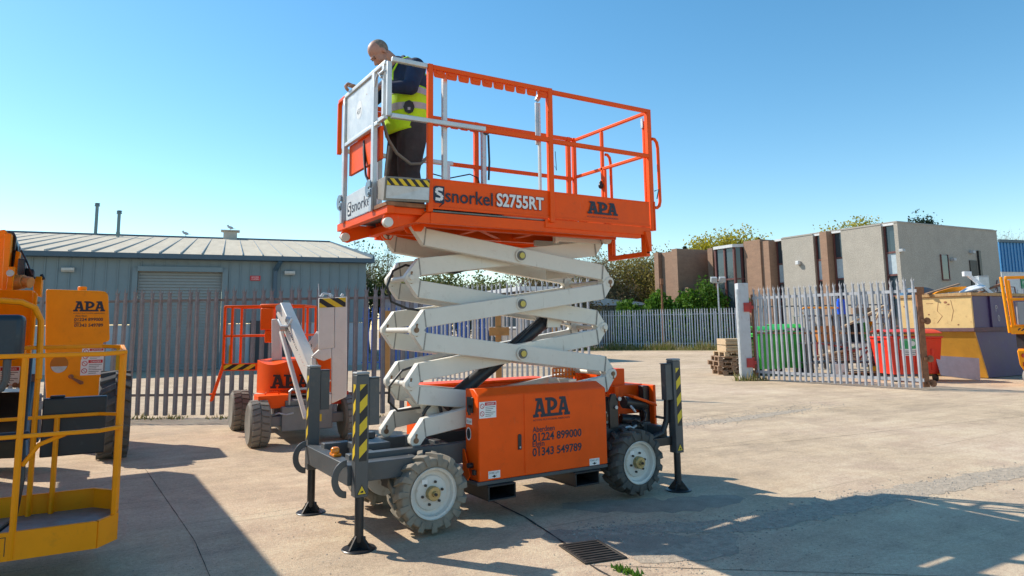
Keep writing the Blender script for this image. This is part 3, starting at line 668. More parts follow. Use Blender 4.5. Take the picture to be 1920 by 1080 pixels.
# near guard rails
def rail(name, pts, wd, m_, par=lift, bv=.006):
    mb = MB()
    for p, q, *k in pts: mb.bar(p, q, wd, wd)
    return obj(name, mb, m_, par, bevel=bv, each=True)
def post(x, y, z0, z1, wx, wy, m_, name='guard_post'):
    mb = MB(); mb.box((x-wx/2, y-wy/2, z0), (x+wx/2, y+wy/2, z1)); return obj(name, mb, m_, lift, bevel=.005)
post(XA+.025, YP-.012, 2.575, ZT, .048, .042, orange); post(.165, YP, 2.565, ZT, .05, .05, orange); post(XZ-.02, YP+.03, 2.57, ZT, .055, .05, orange)
mb = MB(); mb.box((XZ-.005, YP-.004, 2.57), (XZ+.01, YP+.012, 2.87)); obj('end_angle', mb, orange, lift, bevel=.002)
rail('guard_rail', [((XA+.05, YP-.005, ZT-.022), (.14, YP-.005, ZT-.022)), ((XA+.05, YP-.005, ZM), (.14, YP-.005, ZM))], .042, orange)
rail('guard_rail', [((.19, YP+.02, ZT-.022), (XZ-.048, YP+.02, ZT-.022)), ((.19, YP+.02, ZM), (XZ-.048, YP+.02, ZM))], .04, orange)
# scalloped slider plate under the top and middle rails
for yq in (YP-.015, YB-.01):
    mb = MB()
    for z, dz in ((ZT-.045, .05),):
        n = 10; mb.cut()
        for i in range(n):
            a = XA+.055+i*.118; mb.prism([(0, 0), (.114, 0), (.108, -dz), (.096, -dz-.012), (.018, -dz-.012), (.006, -dz)], (a, yq, z), X3, Z3, (0, .005, 0))
            mb.prism([(.02, -.02), (.095, -.02), (.085, -.036), (.07, -.042), (.045, -.042), (.03, -.036)], (a, yq-.006, z+.012), X3, Z3, (0, .0055, 0))
    obj('slider_plate', mb, orange, lift, bevel=.002, seg=1)
rail('guard_rail', [((-1.10, YB-.02, ZT-.022), (XZ-.05, YB-.02, ZT-.022)), ((-1.10, YB-.02, ZM), (XZ-.05, YB-.02, ZM))], .04, orange)
for x, wx in ((-1.105, .045), (.10, .05), (1.345, .05)): post(x, YB-.02, 2.60, ZT, wx, .045, orange)
# rear end rails and gate
rail('guard_rail', [((XZ-.02, YP+.056, ZT-.03), (XZ-.02, YB-.06, ZT-.03)), ((XZ-.02, YP+.056, ZM+.02), (XZ-.02, YB-.06, ZM+.02))], .034, orange)
post(XZ-.02, .80, 2.6, ZT-.05, .034, .034, orange, 'gate_post'); post(XZ-.02, .76, 2.6, ZM, .03, .03, orange, 'gate_post'); post(XZ-.02, YB-.02, 2.6, ZT, .045, .045, orange); post(XZ-.02, YP+.09, 2.6, ZT-.11, .03, .03, orange, 'gate_post')
mb = MB(); mb.ell((XZ-.05, .80, 3.17), (.03, .03, .035)); mb.ell((XZ-.05, .80, 3.20), (.02, .02, .03)); obj('gate_latch', mb, blackm, lift)
mb = MB(); mb.box((XZ-.05, YP+.075, 3.66), (XZ-.035, YP+.105, 3.76)); obj('gate_hinge', mb, galv, lift)
for y in (.02, .78):
    mb = MB(); mb.tube([(XZ+.01, y, 3.53), (XZ+.04, y, 3.53), (XZ+.07, y, 3.50), (XZ+.082, y, 3.44), (XZ+.085, y, 3.0), (XZ+.085, y, 2.88), (XZ+.07, y, 2.83), (XZ+.04, y, 2.81), (XZ+.01, y, 2.81)], .017, 10); obj('grab_handle', mb, orange, lift)
# aluminium slide-out posts
mb = MB(); post(-.905, YP+.05, 2.62, ZT-.04, .042, .04, alu, 'slide_post'); post(.08, YP+.05, 2.62, ZT-.14, .022, .03, alu, 'slide_post')
mb.bar((.06, YP+.05, ZT-.12), (.115, YP+.05, ZT-.02), .04, .03, (0, 1, 0)); mb.bar((.055, YP+.05, ZT-.14), (.055, YP+.05, 3.3), .03, .018); obj('slide_arm', mb, galv, lift, bevel=.003)
post(.17, YB-.06, 2.62, 3.76, .05, .05, alu, 'slide_post'); post(-.27, YB-.06, 2.62, ZM, .05, .05, alu, 'slide_post'); post(-1.02, YB-.06, 2.62, ZM, .045, .05, alu, 'slide_post')
mb = MB(); mb.cyl((.19, YB-.10, 3.74), (.19, YB-.02, 3.74), .04); mb.tube([(.21, YB-.1, 3.7), (.22, YB-.1, 3.4), (.21, YB-.1, 3.2)], .012); obj('slide_lock', mb, blackm, lift)
# front extension in aluminium
rail('extension_rail', [((XE, YP-.006, ZT-.02), (XA-.0, YP-.006, ZT-.02)), ((XE, YP-.006, ZM), (XA+.55, YP-.03, ZM)), ((XE, YB-.02, ZM), (-.2, YB-.05, ZM)), ((XE, YB-.02, ZT-.02), (-1.1, YB-.02, ZT-.02))], .04, alu)
rail('extension_rail', [((XE-.01, .09, ZT-.02), (XE-.01, 1.13, ZT-.02)), ((XE-.01, .25, ZM), (XE-.01, 1.13, ZM))], .036, alu)
rail('guard_rail', [((XE-.01, 1.135, ZT-.02), (XE-.01, YB-.03, ZT-.02))], .036, orange)
for y, z0, wy, m_ in ((1.13, 2.62, .055, alu), (.36, 2.62, .06, alu), (.13, ZM+.03, .045, alu), (.035, ZM, .035, alu), (YB-.035, 3.30, .03, orange)): post(XE-.012, y, z0, ZT-.035, .04, wy, m_, 'extension_post')
mb = MB(); mb.box((XE-.025, .11, ZM), (XE+.01, .25, ZM+.035)); obj('extension_rail', mb, alu, lift, bevel=.004)
mb = MB(); mb.tube([(XE-.04, .14, 3.70), (XE-.05, .17, 3.75), (XE-.045, .24, 3.72), (XE-.04, .28, 3.66)], .01); mb.cyl((XE-.04, .06, 3.74), (XE-.04, .17, 3.74), .014); obj('latch', mb, galv, lift)
mb = MB(); Q = [(.40, 3.36), (.40, 3.60), (.41, 3.80), (1.09, 3.80), (1.10, 3.70), (1.10, 3.47), (1.06, 3.365)]
mb.prism([(-a, b) for a, b in Q], (XE-.012, 0, 0), (0, -1, 0), Z3, (.006, 0, 0)); pnl = obj('front_panel', mb, alu, lift, bevel=.001)
mb = MB(); c = (.75, 3.595); o = (XE-.0125, 0, 0)
mb.flat([(-c[0]+.075*math.cos(a), c[1]+.085*math.sin(a)) for a in np.linspace(0, 2*PI, 28)[:-1]], o, (0, -1, 0), Z3, 2); mb.m = 1
text(mb, '437', (XE-.0125, .80, 3.555), (0, -1, 0), Z3, .05, .10, k=5); obj('number_disc', mb, [wht, blk], pnl, sm=0)
mb = MB(); mb.box((XE+.02, .30, 3.05), (XE+.05, 1.10, 3.34)); mb.box((XE+.0, .62, 3.32), (XE+.06, .82, 3.345)); obj('tool_tray', mb, orange, lift, bevel=.004)
mb = MB(); mb.tube([(XE+.03, .70, 3.30), (XE+.02, .68, 3.2), (XE+.0, .62, 3.06), (XE-.01, .56, 2.95), (XE, .5, 2.88)], [.02, .02, .012, .011, .011]); obj('control_cable', mb, blackm, lift)
# kick plate at the front with the maker's name
mb = MB(); mb.prism([(-1.02, 0), (-.33, 0), (-.33, .21), (-.36, .235), (-.55, .235), (-1.02, .225)], (XE-.026, 0, 2.615), (0, -1, 0), Z3, (.006, 0, 0))
kp = obj('kick_plate', mb, alu, lift, bevel=.001)

mb = MB(); o = (XE-.0265, .985, 2.64); mb.flat([(0, .02), (.02, 0), (.10, 0), (.10, .13), (.02, .13), (0, .11)], o, (0, -1, 0), Z3, 2)
mb.m = 1
for i in range(7): mb.flat(seg2((Pp[i][0]*.95, Pp[i][1]*.9), (Pp[i+1][0]*.95, Pp[i+1][1]*.9), .022), o, (0, -1, 0), Z3, 4+i)
mb.cut(); mb.m = 0; text(mb, 'snorke', (XE-.0265, .865, 2.665), (0, -1, 0), Z3, .10, .46, bold=.008)
obj('lettering', mb, [ink, wht], kp, sm=0)
# hook plates at the foot of the front posts
for y in (1.15, .38):
    mb = MB(); P = [(.075*math.cos(a)+.0, .075*math.sin(a)) for a in np.linspace(R(60), R(300), 15)]+[(.045, -.065), (.045, -.01), (.0, -.01), (0, .008), (.045, .008), (.045, .065)]
    mb.prism(P, (XE-.055, y+.0, 2.80), (0, -1, 0), Z3, (.012, 0, 0)); mb.cyl((XE-.07, y-.03, 2.75), (XE-.05, y-.03, 2.75), .014, n=10)
    obj('hook_plate', mb, mat('grey_blue_steel', (.24, .30, .34), .4, metal=.4, dirt=.3), lift, bevel=.003)
    mb = MB(); mb.box((XE-.045, y-.05, 2.60), (XE-.028, y+.01, 2.80)); obj('post_foot', mb, galv, lift, bevel=.003)
# folding side step with hazard stripes
mb = MB(); P = [(0, .085), (.30, .02), (.30, .165), (.06, .225), (0, .21)]
mb.add([(XE-.05, YP+.02, 2.64), (XA, YP-.06, 2.64), (XA, YP+.2, 2.70), (XE+.0, YP+.3, 2.70), (XE-.05, YP-.02, 2.835), (XA, YP-.075, 2.835), (XA, YP+.2, 2.86), (XE, YP+.3, 2.86)],
       [(3, 2, 1, 0), (4, 5, 6, 7), (0, 1, 5, 4), (1, 2, 6, 5), (2, 3, 7, 6), (3, 0, 4, 7)])
st = obj('side_box', mb, mat('worn_grey_brown_steel', (.24, .22, .19), .55, metal=.3, var=.3, dirt=.6), lift, bevel=.004)
mb = MB(); v0 = Vector((XE-.035, YP-.016, 2.765)); v1 = Vector((XA-.01, YP-.0795, 2.765)); u_ = (v1-v0).normalized()
mb.stripes(v0, u_, Vector((0, -.16, .98)).normalized(), (v1-v0).length, .055, .075, -1.1, k=3); obj('hazard_stripe', mb, [blk, yel], st, sm=0)
mb = MB(); mb.add([(XE-.035, YP+.0045, 2.66), (XA-.01, YP-.071, 2.66), (XA-.01, YP-.0785, 2.762), (XE-.035, YP-.0145, 2.762), (XE-.035, YP+.0145, 2.66), (XA-.01, YP-.061, 2.66), (XA-.01, YP-.0685, 2.762), (XE-.035, YP-.0045, 2.762)], [(0, 1, 2, 3), (7, 6, 5, 4), (3, 2, 6, 7), (0, 4, 5, 1), (1, 5, 6, 2), (0, 3, 7, 4)]); obj('galvanised_face', mb, galv, st)
mb = MB(); mb.box((XE-.03, YP+.0, 2.605), (XA, YP+.28, 2.638)); obj('step_plate', mb, rust, st, bevel=.003)
# cable hanging at the operator
mb = MB(); pts = [(-1.33, .42, 3.42), (-1.28, .40, 3.25), (-1.2, .40, 3.14), (-1.07, .40, 3.06), (-.96, .42, 3.08), (-.88, .45, 3.16), (-.84, .5, 3.3)]
mb.tube(pts, .014); obj('control_cable', mb, mat('grey_cable', (.2, .17, .13), .7), lift)
mb = MB(); mb.tube([(-.5, YB-.05, 3.22), (-.25, YB-.06, 3.18), (.0, YB-.06, 3.25), (.1, YB-.06, 3.22), (.13, YB-.06, 3.1), (.14, YB-.06, 2.95)], .007); mb.tube([(.2, YP-.02, 3.1), (.22, YP-.02, 3.06), (.21, YP-.02, 3.24)], .003); mb.tube([(XZ+.01, YP, 2.98), (XZ+.05, YP-.02, 3.0), (XZ+.03, YP-.01, 2.9)], .006); obj('tie_wire', mb, blackm, lift, each=True)
# ------------------------------------------------------------------ fences
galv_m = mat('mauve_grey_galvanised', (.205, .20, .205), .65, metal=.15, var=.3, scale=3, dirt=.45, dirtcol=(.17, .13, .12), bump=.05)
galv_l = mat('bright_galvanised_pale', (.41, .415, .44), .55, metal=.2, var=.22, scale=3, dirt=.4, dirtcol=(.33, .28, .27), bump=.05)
galv_f = mat('painted_sunlit_pale', (.66, .67, .70), .5, metal=.2, var=.15, scale=3, dirt=.3, dirtcol=(.4, .36, .34))  # paler copy of the galvanised tone; the sunlit look is put into the colour
rail_m = mat('dull_steel_rail', (.16, .14, .13), .6, metal=.3, var=.3, dirt=.6, dirtcol=(.2, .1, .06))
def pale_mb(H, wd=.068, z0=.05):
    mb = MB(); xs = [-.5*wd, -.28*wd, -.12*wd, .12*wd, .28*wd, .5*wd]; ys = [.0, .0, -.016, -.016, .0, .0]
    t = .004
    zs = [(z0, 1), (H-.24, 1), (H-.20, .7), (H-.17, .7), (H-.11, 1.0)]
    V = []; Fc = []
    for z, k in zs:
        for s_ in (0, 1):
            for x, y in zip(xs, ys): V.append((x*k, y-s_*t, z))
    n = 6
    for j in range(len(zs)-1):
        for s_ in (0, 1):
            for i in range(n-1):
                a = j*2*n+s_*n+i; b2 = a+2*n
                Fc.append((a, a+1, b2+1, b2) if s_ == 1 else (a, b2, b2+1, a+1))
    top = (len(zs)-1)*2*n
    # three splayed points
    for (i0, i1, xp, yp) in ((0, 1, -.50*wd, .012), (2, 3, 0, -.03), (4, 5, .50*wd, .012)):
        tip = len(V); V.append((xp, yp, H-.045 if i0 != 2 else H+.01))
        a, b2, c2, d = top+i0, top+i1, top+n+i0, top+n+i1
        Fc += [(a, tip, b2), (c2, d, tip), (a, c2, tip), (b2, tip, d)]
    mb.add(V, Fc); return mb
def fence(name, label, p0, p1, H, pitch, pm, zr=(.38, 2.1), posts=(), rm=None, pw=.068, cat='fence', lean=0, rail=.045, base=.05, max_parts=100):
    d = Vector((p1[0]-p0[0], p1[1]-p0[1])); L = d.length; a = math.atan2(d.y, d.x)
    t = thing(name, label, cat, (p0[0], p0[1], 0), rot=a)
    for z in zr:
        mb = MB(); mb.box((0, .002, z-rail/2), (L, .007, z+rail/2)); mb.box((0, .0071, z+rail/2-.006), (L, .035, z+rail/2)); obj('rail', mb, rm or pm, t)
    for x in posts:
        mb = MB(); mb.box((x-.05, .05, 0), (x+.05, .058, H-.25)); mb.box((x-.004, .0581, 0), (x+.004, .13, H-.25)); mb.box((x-.05, .1301, 0), (x+.05, .138, H-.25)); obj('fence_post', mb, rm or pm, t)
    n = int(L/pitch); first = None
    for i in range(min(n, max_parts)):
        x = (i+.5)*L/n
        if first is None: first = o = obj('pale', pale_mb(H, pw, base), pm, t, sm=0)
        else: o = first.copy(); COL.objects.link(o)
        o.location = (x, 0, random.uniform(-.012, .012)); o.rotation_euler = (random.uniform(-.008, .008), lean+random.uniform(-.012, .012), random.uniform(-.08, .08))
    if n > max_parts:
        mb = MB()
        for i in range(max_parts, n):
            k = len(mb.v); q = pale_mb(H, pw, base); mb.add(q.v, q.f); mb.xf(Matrix.Translation(((i+.5)*L/n, 0, random.uniform(-.012, .012))), k)
        obj('pales', mb, pm, t, sm=0, kind='stuff')
    return t
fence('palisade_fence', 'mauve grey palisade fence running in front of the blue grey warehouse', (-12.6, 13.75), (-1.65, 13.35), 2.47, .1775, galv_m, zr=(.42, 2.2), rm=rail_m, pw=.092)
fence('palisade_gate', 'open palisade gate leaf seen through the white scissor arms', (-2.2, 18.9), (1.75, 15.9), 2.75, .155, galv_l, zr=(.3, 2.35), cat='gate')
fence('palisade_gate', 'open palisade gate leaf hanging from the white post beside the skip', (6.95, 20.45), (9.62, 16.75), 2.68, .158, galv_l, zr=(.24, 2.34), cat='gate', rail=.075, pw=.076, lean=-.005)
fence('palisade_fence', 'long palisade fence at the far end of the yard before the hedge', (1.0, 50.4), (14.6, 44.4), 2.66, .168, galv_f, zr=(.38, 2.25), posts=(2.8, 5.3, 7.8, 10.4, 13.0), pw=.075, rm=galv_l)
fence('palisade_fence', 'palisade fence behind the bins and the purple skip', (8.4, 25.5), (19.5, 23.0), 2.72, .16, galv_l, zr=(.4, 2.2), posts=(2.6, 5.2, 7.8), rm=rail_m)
bluem = mat('blue_fence_paint', (.035, .11, .42), .5, var=.15, dirt=.3)
fence('blue_fence', 'blue palisade fence across the road behind the grey fence', (-5.9, 27.5), (-1.0, 29.5), 2.5, .16, bluem, zr=(.3, 2.0), posts=(1, 4), rm=bluem)
# second, lower fence line before the hedge
fence('wooden_fence', 'low weathered paling fence below the green hedge', (3.6, 53.0), (17, 48.5), 3.05, .19, mat('grey_green_board', (.12, .12, .08), .85, var=.3), zr=(2.5,), pw=.16, base=.6)

mb = MB(); mb.box((0, .03, 1.31), (4.55, .06, 1.36)); g_ = [o for o in bpy.data.objects if o.get('label', '').startswith('open palisade gate leaf hanging')][0]; obj('middle_rail', mb, rust, g_, off=(0, 0, 0))
# gate posts
whitewash = mat('flaking_white_paint', (.50, .52, .54), .6, var=.1, scale=3, dirt=.85, dirtcol=(.36, .25, .2), streak=.3)
g = thing('gate_post', 'thick flaking white gate post with red hinge blocks beside the pallets', 'gate post', (6.62, 20.6, 0))
mb = MB(); mb.box((6.53, 20.35, 0), (6.83, 20.65, 2.78)); obj('post', mb, whitewash, g, bevel=.01)
mb = MB(); mb.box((6.505, 20.36, 0), (6.5285, 20.5, 2.6)); obj('pipe', mb, galv, g)
for z in (2.08, .50):
    mb = MB(); mb.box((6.66, 20.31, z-.13), (6.84, 20.3485, z+.13)); mb.box((6.68, 20.298, z-.08), (6.80, 20.309, z+.08)); mb.cyl((6.86, 20.36, z-.16), (6.86, 20.36, z+.16), .035); mb.box((6.8401, 20.34, z-.05), (6.95, 20.37, z+.05)); obj('hinge', mb, mat('red_hinge_paint', (.42, .035, .03), .5, var=.2, dirt=.6), g, bevel=.006)
g = thing('hinge_post', 'rusty brown frame post at the hinge side of the right gate', 'gate post', (6.98, 20.5, 0))
mb = MB(); mb.box((6.95, 20.46, .08), (7.06, 20.56, 2.45)); obj('post', mb, rust, g, bevel=.006)
mb = MB(); mb.cyl((6.93, 20.42, .05), (6.93, 20.42, .22), .08, n=12); obj('foot', mb, rust, g)
g = thing('latch_post', 'rusty latch post standing before the red wheelie bin', 'gate post', (9.85, 17.1, 0))
mb = MB(); mb.box((9.80, 17.06, .05), (9.93, 17.16, 2.42)); mb.box((9.74, 17.04, 2.25), (9.98, 17.06, 2.44)); obj('post', mb, rust, g, bevel=.006)
for z, x in ((1.62, 9.99), (.72, 9.98), (.14, 10.0)):
    mb = MB(); mb.cyl((x, 17.03, z), (x, 17.055, z), .085, n=14); mb.box((x-.14, 17.03, z-.04), (x-.02, 17.055, z+.04)); obj('latch_plate', mb, rust, g, bevel=.004)
wood = mat('orange_brown_post', (.42, .20, .06), .7, var=.2, dirt=.3)
for l, d, h in ((-.36, 17.0, 2.2), (-3.5, 19.6, 2.1), (1.2, 20.5, 1.9)):
    mb = MB(); mb.box((l-.07, d, 0), (l+.07, d+.14, h)); mb.box((l-.22, d-.03, h*.64), (l+.26, d-.001, h*.64+.2))
    single('timber_post', {-.36: 'orange brown timber post with a cross board before the open gate leaf', -3.5: 'orange brown timber post left of the other two behind the scissor arms', 1.2: 'rightmost orange brown timber post behind the scissor arms'}[l], 'post', mb, wood, (l, d, 0), bevel=.006)

# ------------------------------------------------------------------ warehouse
clad = mat('blue_grey_cladding', (.165, .225, .25), .5, var=.08, scale=1.2, dirt=.2, dirtcol=(.1, .14, .15), streak=.2)
trim = mat('slate_blue_flashing', (.055, .10, .14), .45, var=.1)
roofm = mat('pale_sheet_roof', (.60, .53, .42), .95, var=.1, scale=.8, spec=.03, dirt=.6, dirtcol=(.46, .39, .27), stretch=(3, .4, 1))
dado = mat('off_white_block_wall', (.42, .45, .47), .7, var=.08, dirt=.3)
shut = mat('grey_roller_shutter', (.24, .275, .285), .5, var=.08)
wh = thing('warehouse', 'blue grey metal clad warehouse with pale sheet roof and roller door', 'warehouse', (-6.7, 32, 0), rot=R(22))
mb = MB(); EH, WD, RH, XL = 4.72, 15, 7.2, -32
mb.box((XL, .0, 1.9), (-9.261, .2, EH)); mb.box((-6.079, .0, 1.9), (0, .2, EH)); mb.box((-9.26, .0, 4.06), (-6.08, .2, EH)); mb.box((-.2, .2, 1.9), (0, 30, EH))
x = XL+.15
while x < -.1:
    mb.box((x, -.035, 4.26 if -9.5 < x < -5.85 else 1.88), (x+.045, -.0005, EH-.02)); x += .42
mb.prism([(.2, EH), (30, EH), (15, RH)], (-.0, 0, 0), (0, 1, 0), Z3, (-.2, 0, 0))
obj('wall', mb, clad, wh)
mb = MB(); mb.box((XL, .03, 0), (-9.261, .23, 1.879)); mb.box((-6.079, .03, 0), (0, .23, 1.879)); obj('block_wall', mb, dado, wh)
mb = MB(); sl_ = math.hypot(WD, RH-EH); u_ = Vector((0, WD, RH-EH)).normalized()
mb.prism([(0, 0), (XL-.4, 0), (XL-.4, sl_+.35), (0, sl_+.35)], (.25, -.35, EH-.02), X3, u_, Vector((0, -u_.z, u_.y))*.06)
u2 = Vector((0, WD, -(RH-EH))).normalized(); mb.prism([(0, 0), (XL-.4, 0), (XL-.4, sl_), (0, sl_)], (.25, WD, RH+.04), X3, u2, Vector((0, -u2.z, u2.y))*.06)
rf = obj('roof', mb, roofm, wh)
mb = MB(); x = XL+.3
while x < .2: mb.bar(Vector((x, -.33, EH+.085)), Vector((x, WD-.05, RH+.075)), .028, .06); x += .80
obj('standing_seams', mb, mat('shade_grey_roof_seam', (.36, .37, .36), .5), rf)  # darker than the sheets; shade on the seam sides is put into the colour
mb = MB(); mb.box((XL, WD-.25, RH+.06), (.25, WD+.25, RH+.16)); obj('ridge_cap', mb, trim, rf)
mb = MB(); mb.bar((.27, -.36, EH+.05), (.27, WD, RH+.05), .08, .24); obj('verge_flashing', mb, trim, rf)
mb = MB(); mb.box((XL, -.48, EH-.16), (.3, -.36, EH+.04)); mb.box((XL, -.359, EH-.16), (.28, -.0, EH-.06)); obj('gutter', mb, trim, wh, bevel=.01)
mb = MB(); mb.bar((-3.76, -.42, EH-.16), (-3.95, -.12, EH-.55), .16, .14); mb.box((-4.03, -.19, 0), (-3.87, -.06, EH-.5)); obj('downpipe', mb, trim, wh, bevel=.01)
# roller door
mb = MB(); z = .05
while z < 4.0: mb.box((-9.255, .12, z), (-6.085, .178, z+.075)); z += .125
mb.box((-9.255, .179, 0), (-6.085, .198, 4.05)); rd = obj('roller_door', mb, shut, wh)
mb = MB(); mb.box((-9.46, -.08, 0), (-9.27, -.04, 4.2)); mb.box((-6.07, -.08, 0), (-5.85, -.04, 4.2)); mb.box((-9.269, -.18, 4.055), (-6.071, -.0, 4.25)); obj('door_frame', mb, clad, wh)
for xx in (-9.75, -5.62):
    mb = MB(); mb.cyl((xx, -.3, 0), (xx, -.3, 1.0), .09); single_ = obj('bollard', mb, yorange, wh)
mb = MB(); mb.box((-4.9, -.06, 0), (-3.3+.0, -.02, 2.0)); dd = obj('door', mb, mat('dark_grey_door', (.03, .035, .04), .5), wh)
mb = MB(); mb.box((-4.12, -.075, .02), (-4.08, -.0605, 1.98)); obj('door_stop', mb, trim, dd)
for xx in (-11.7, -3.35):
    mb = MB(); mb.prism([(0, 0), (.12, -.05), (.2, .02), (.2, .12), (0, .16)], (xx-.22, -.036, 4.02), (0, -1, 0), Z3, (.44, 0, 0)); wl = obj('wall_light', mb, mat('pale_grey_casting', (.5, .5, .47), .5), wh, bevel=.01)
mb = MB(); mb.box((-4.97, -.06, 3.72), (-4.55, -.04, 3.93)); sg_ = obj('sign', mb, red, wh)
mb = MB(); text(mb, 'ACCESS', (-4.92, -.0605, 3.845), X3, Z3, .05, .30); text(mb, 'CLOSED', (-4.92, -.0605, 3.76), X3, Z3, .05, .32); obj('lettering', mb, wht, sg_, sm=0)
mb = MB(); mb.box((-6.25, WD-.35, RH+.0), (-5.45, WD+.35, RH+.55)); mb.box((-6.4, WD-.5, RH+.56), (-5.3, WD+.5, RH+.62)); obj('ridge_vent', mb, mat('cream_vent_box', (.45, .42, .36), .6, dirt=.4), rf)
for x, y, zt in ((-13.2, WD-.2, 9.1), (-11.85, WD-1.6, 8.5)):
    mb = MB(); zb = RH-.9; mb.cyl((x, y, zb), (x, y, zt-.12), .09); mb.cyl((x, y, zt-.12), (x, y, zt), .15, .12); mb.cyl((x, y, zt+.02), (x, y, zt+.06), .16, .14); mb.cyl((x, y, zt-.0), (x, y, zt+.03), .06); mb.cyl((x, y, zb+1.0-.1), (x, y, zb+1.0), .11)
    obj('flue', mb, mat('grey_green_flue', (.16, .22, .22), .5, metal=.3), rf)
# gulls on the ridge
gullw = mat('gull_grey_white', (.42, .42, .42), .7, var=.4, scale=12)
for lx, z, lab in ((-8.4, RH+.17, 'gull standing on the bare warehouse ridge'), (-5.85, RH+.63, 'gull perched on the box vent of the warehouse roof')):
    mb = MB(); mb.ell((0, 0, .20), (.20, .08, .085), rot=Matrix.Rotation(R(18), 3, 'Y')); mb.ell((-.17, 0, .33), (.062, .05, .052)); mb.caps((-.15, 0, .24), .05, (-.17, 0, .32), .045)
    mb.cyl((-.22, 0, .325), (-.29, 0, .31), .016, .004, n=8); mb.prism([(0, -.05), (.2, -.03), (.2, .03), (0, .05)], (.12, 0, .15), (.95, 0, -.25), Y3, (0, 0, .02))
    for y in (-.03, .03): mb.cyl((.02, y, 0), (.0, y, .14), .009, n=6); mb.prism([(-.05, -.02), (.02, 0), (-.05, .02)], (.0, y, 0), X3, Y3, (0, 0, .006))
    p = wh.ob.matrix_basis @ Vector((lx, WD, z)) if False else Wp(-6.7, 32)+Matrix.Rotation(-YAW+R(22), 3, 'Z') @ Vector((lx, WD, z))
    o = obj('gull', mb, gullw, None, off=(0, 0, 0)); o.location = p; o.rotation_euler.z = -YAW; setp(o, lab, 'bird')

# ------------------------------------------------------------------ grey and brown office building
harl = mat('grey_harled_wall', (.37, .34, .295), .9, var=.1, scale=1.2, dirt=.5, dirtcol=(.26, .24, .21), bump=.5, bscale=14, grain=.5)
brick = mat('brown_brick_wall', (.30, .185, .125), .9, var=.15, scale=2, bump=.4, bscale=14, grain=.5, stretch=(1, 1, 2.5))
glass = glassy('blue_grey_window_glass', (.035, .055, .07))
framem = mat('red_brown_window_frame', (.14, .05, .045), .5)
whitef = mat('white_fascia', (.62, .63, .64), .5)
A_ = math.atan2(.885, -.465)
of = thing('office_building', 'grey and brown two storey office block with tall window strips behind the hedge', 'building', (21.1, 38, 0), rot=A_)
# local x runs left (away) along the long front, the front faces +y, the short shaded end lies on the plane x = 0 running to -y
def Rr(px): r = (px-960)/1313.29; return (21.1-38*r)/(.465+.885*r)
HT = 7.04
u1, u2_, u3, u4, u5, u6, u7, u8, u9 = Rr(1682), Rr(1658), Rr(1581), Rr(1564), Rr(1528), Rr(1468), Rr(1454), Rr(1409), Rr(1271)
mb = MB()
mb.box((0, -9.6, 0), (u1, 0, HT)); mb.box((u2_, -9, 0), (u3, 0, HT)); mb.box((u5, -9, 0), (u6, 0, HT)); mb.box((.1, -9.5, HT+.001), (u6, -.1, HT+.05))
mb.box((u1, -9.6, 0), (u2_-.001, -.5, HT-.1)); mb.box((u3+.001, -9, 0), (u5-.001, -.5, HT-.1)); mb.box((u6+.001, -9, 0), (u7, -.6, HT-.1))
obj('wall', mb, harl, of)
mb = MB(); mb.box((-.03, -9.63, HT-.06), (u1, .03, HT)); mb.cut(); mb.box((u2_, -.02, HT-.06), (u3, .03, HT)); mb.cut(); mb.box((u5, -.02, HT-.06), (u6, .03, HT))
obj('coping', mb, mat('grey_coping', (.35, .33, .3), .8), of)
def strip(a, b2, name='window', y=-.25):
    mb = MB(); mb.box((a+.002, y-.05, 0), (b2-.002, y, HT-.16)); o = obj(name, mb, glass, of)
    mb = MB()
    for x in (a+.03, b2-.09): mb.box((x, y+.001, 0), (x+.06, y+.09, HT-.16))
    for z in (1.3, 2.95, 4.1, 5.35): mb.box((a+.091, y+.001, z), (b2-.091, y+.08, z+.09))
    obj('frame', mb, framem, o)
    mb = MB(); mb.box((a+.002, y-.05, HT-.155), (b2-.002, y+.2, HT-.03)); obj('fascia', mb, whitef, o)
    mb = MB(); mb.box((a+.1, y+.002, 4.2), (b2-.1, y+.012, 5.34)); obj('blind', mb, mat('pale_blue_window_panel', (.42, .5, .55), .4), o)
strip(u1, u2_); strip(u3, Rr(1562)); strip(Rr(1547), u5); strip(u6, u7)
mb = MB(); mb.box((Rr(1561), -.5, 0), (Rr(1548), .35, HT-.02)); obj('brick_pier', mb, brick, of)
mb = MB(); mb.box((u7, -5, 0), (u7+.6, .5, HT-.1)); mb.box((u7+.62, -4, 0), (u8, .62, HT+.05)); obj('brick_tower', mb, brick, of)
mb = MB(); b0, b1 = u8, Rr(1352); mb.prism([(b0, -2), (b0, .2), (b0+.5, 1.0), (b1-.6, 1.0), (b1, .2), (b1, -2)], (0, 0, 0), X3, Y3, (0, 0, HT-.3)); bay = obj('bay_window', mb, glass, of)
mb = MB()
for p, q in (((b0, .2), (b0+.5, 1.0)), ((b0+.5, 1.0), (b1-.6, 1.0)), ((b1-.6, 1.0), (b1, .2))):
    P, Q = Vector((*p, 0)), Vector((*q, 0)); n_ = Vector((-(Q-P).y, (Q-P).x, 0)).normalized()*-.04
    if n_.y < 0: n_ = -n_
    for f in (0, .5, 1): c = P.lerp(Q, f)+n_; mb.box((c.x-.06, c.y-.06, 0), (c.x+.06, c.y+.06, HT-.3))
    for z in (1.2, 2.2, 4.6): mb.bar(P+n_+Vector((0, 0, z)), Q+n_+Vector((0, 0, z)), .09, .1)
obj('frame', mb, framem, bay)
mb = MB(); mb.prism([(b0-.1, -2), (b0-.1, .35), (b0+.45, 1.2), (b1-.55, 1.2), (b1+.1, .3), (b1+.1, -2)], (0, 0, HT-.299), X3, Y3, (0, 0, .2)); obj('fascia', mb, whitef, bay)
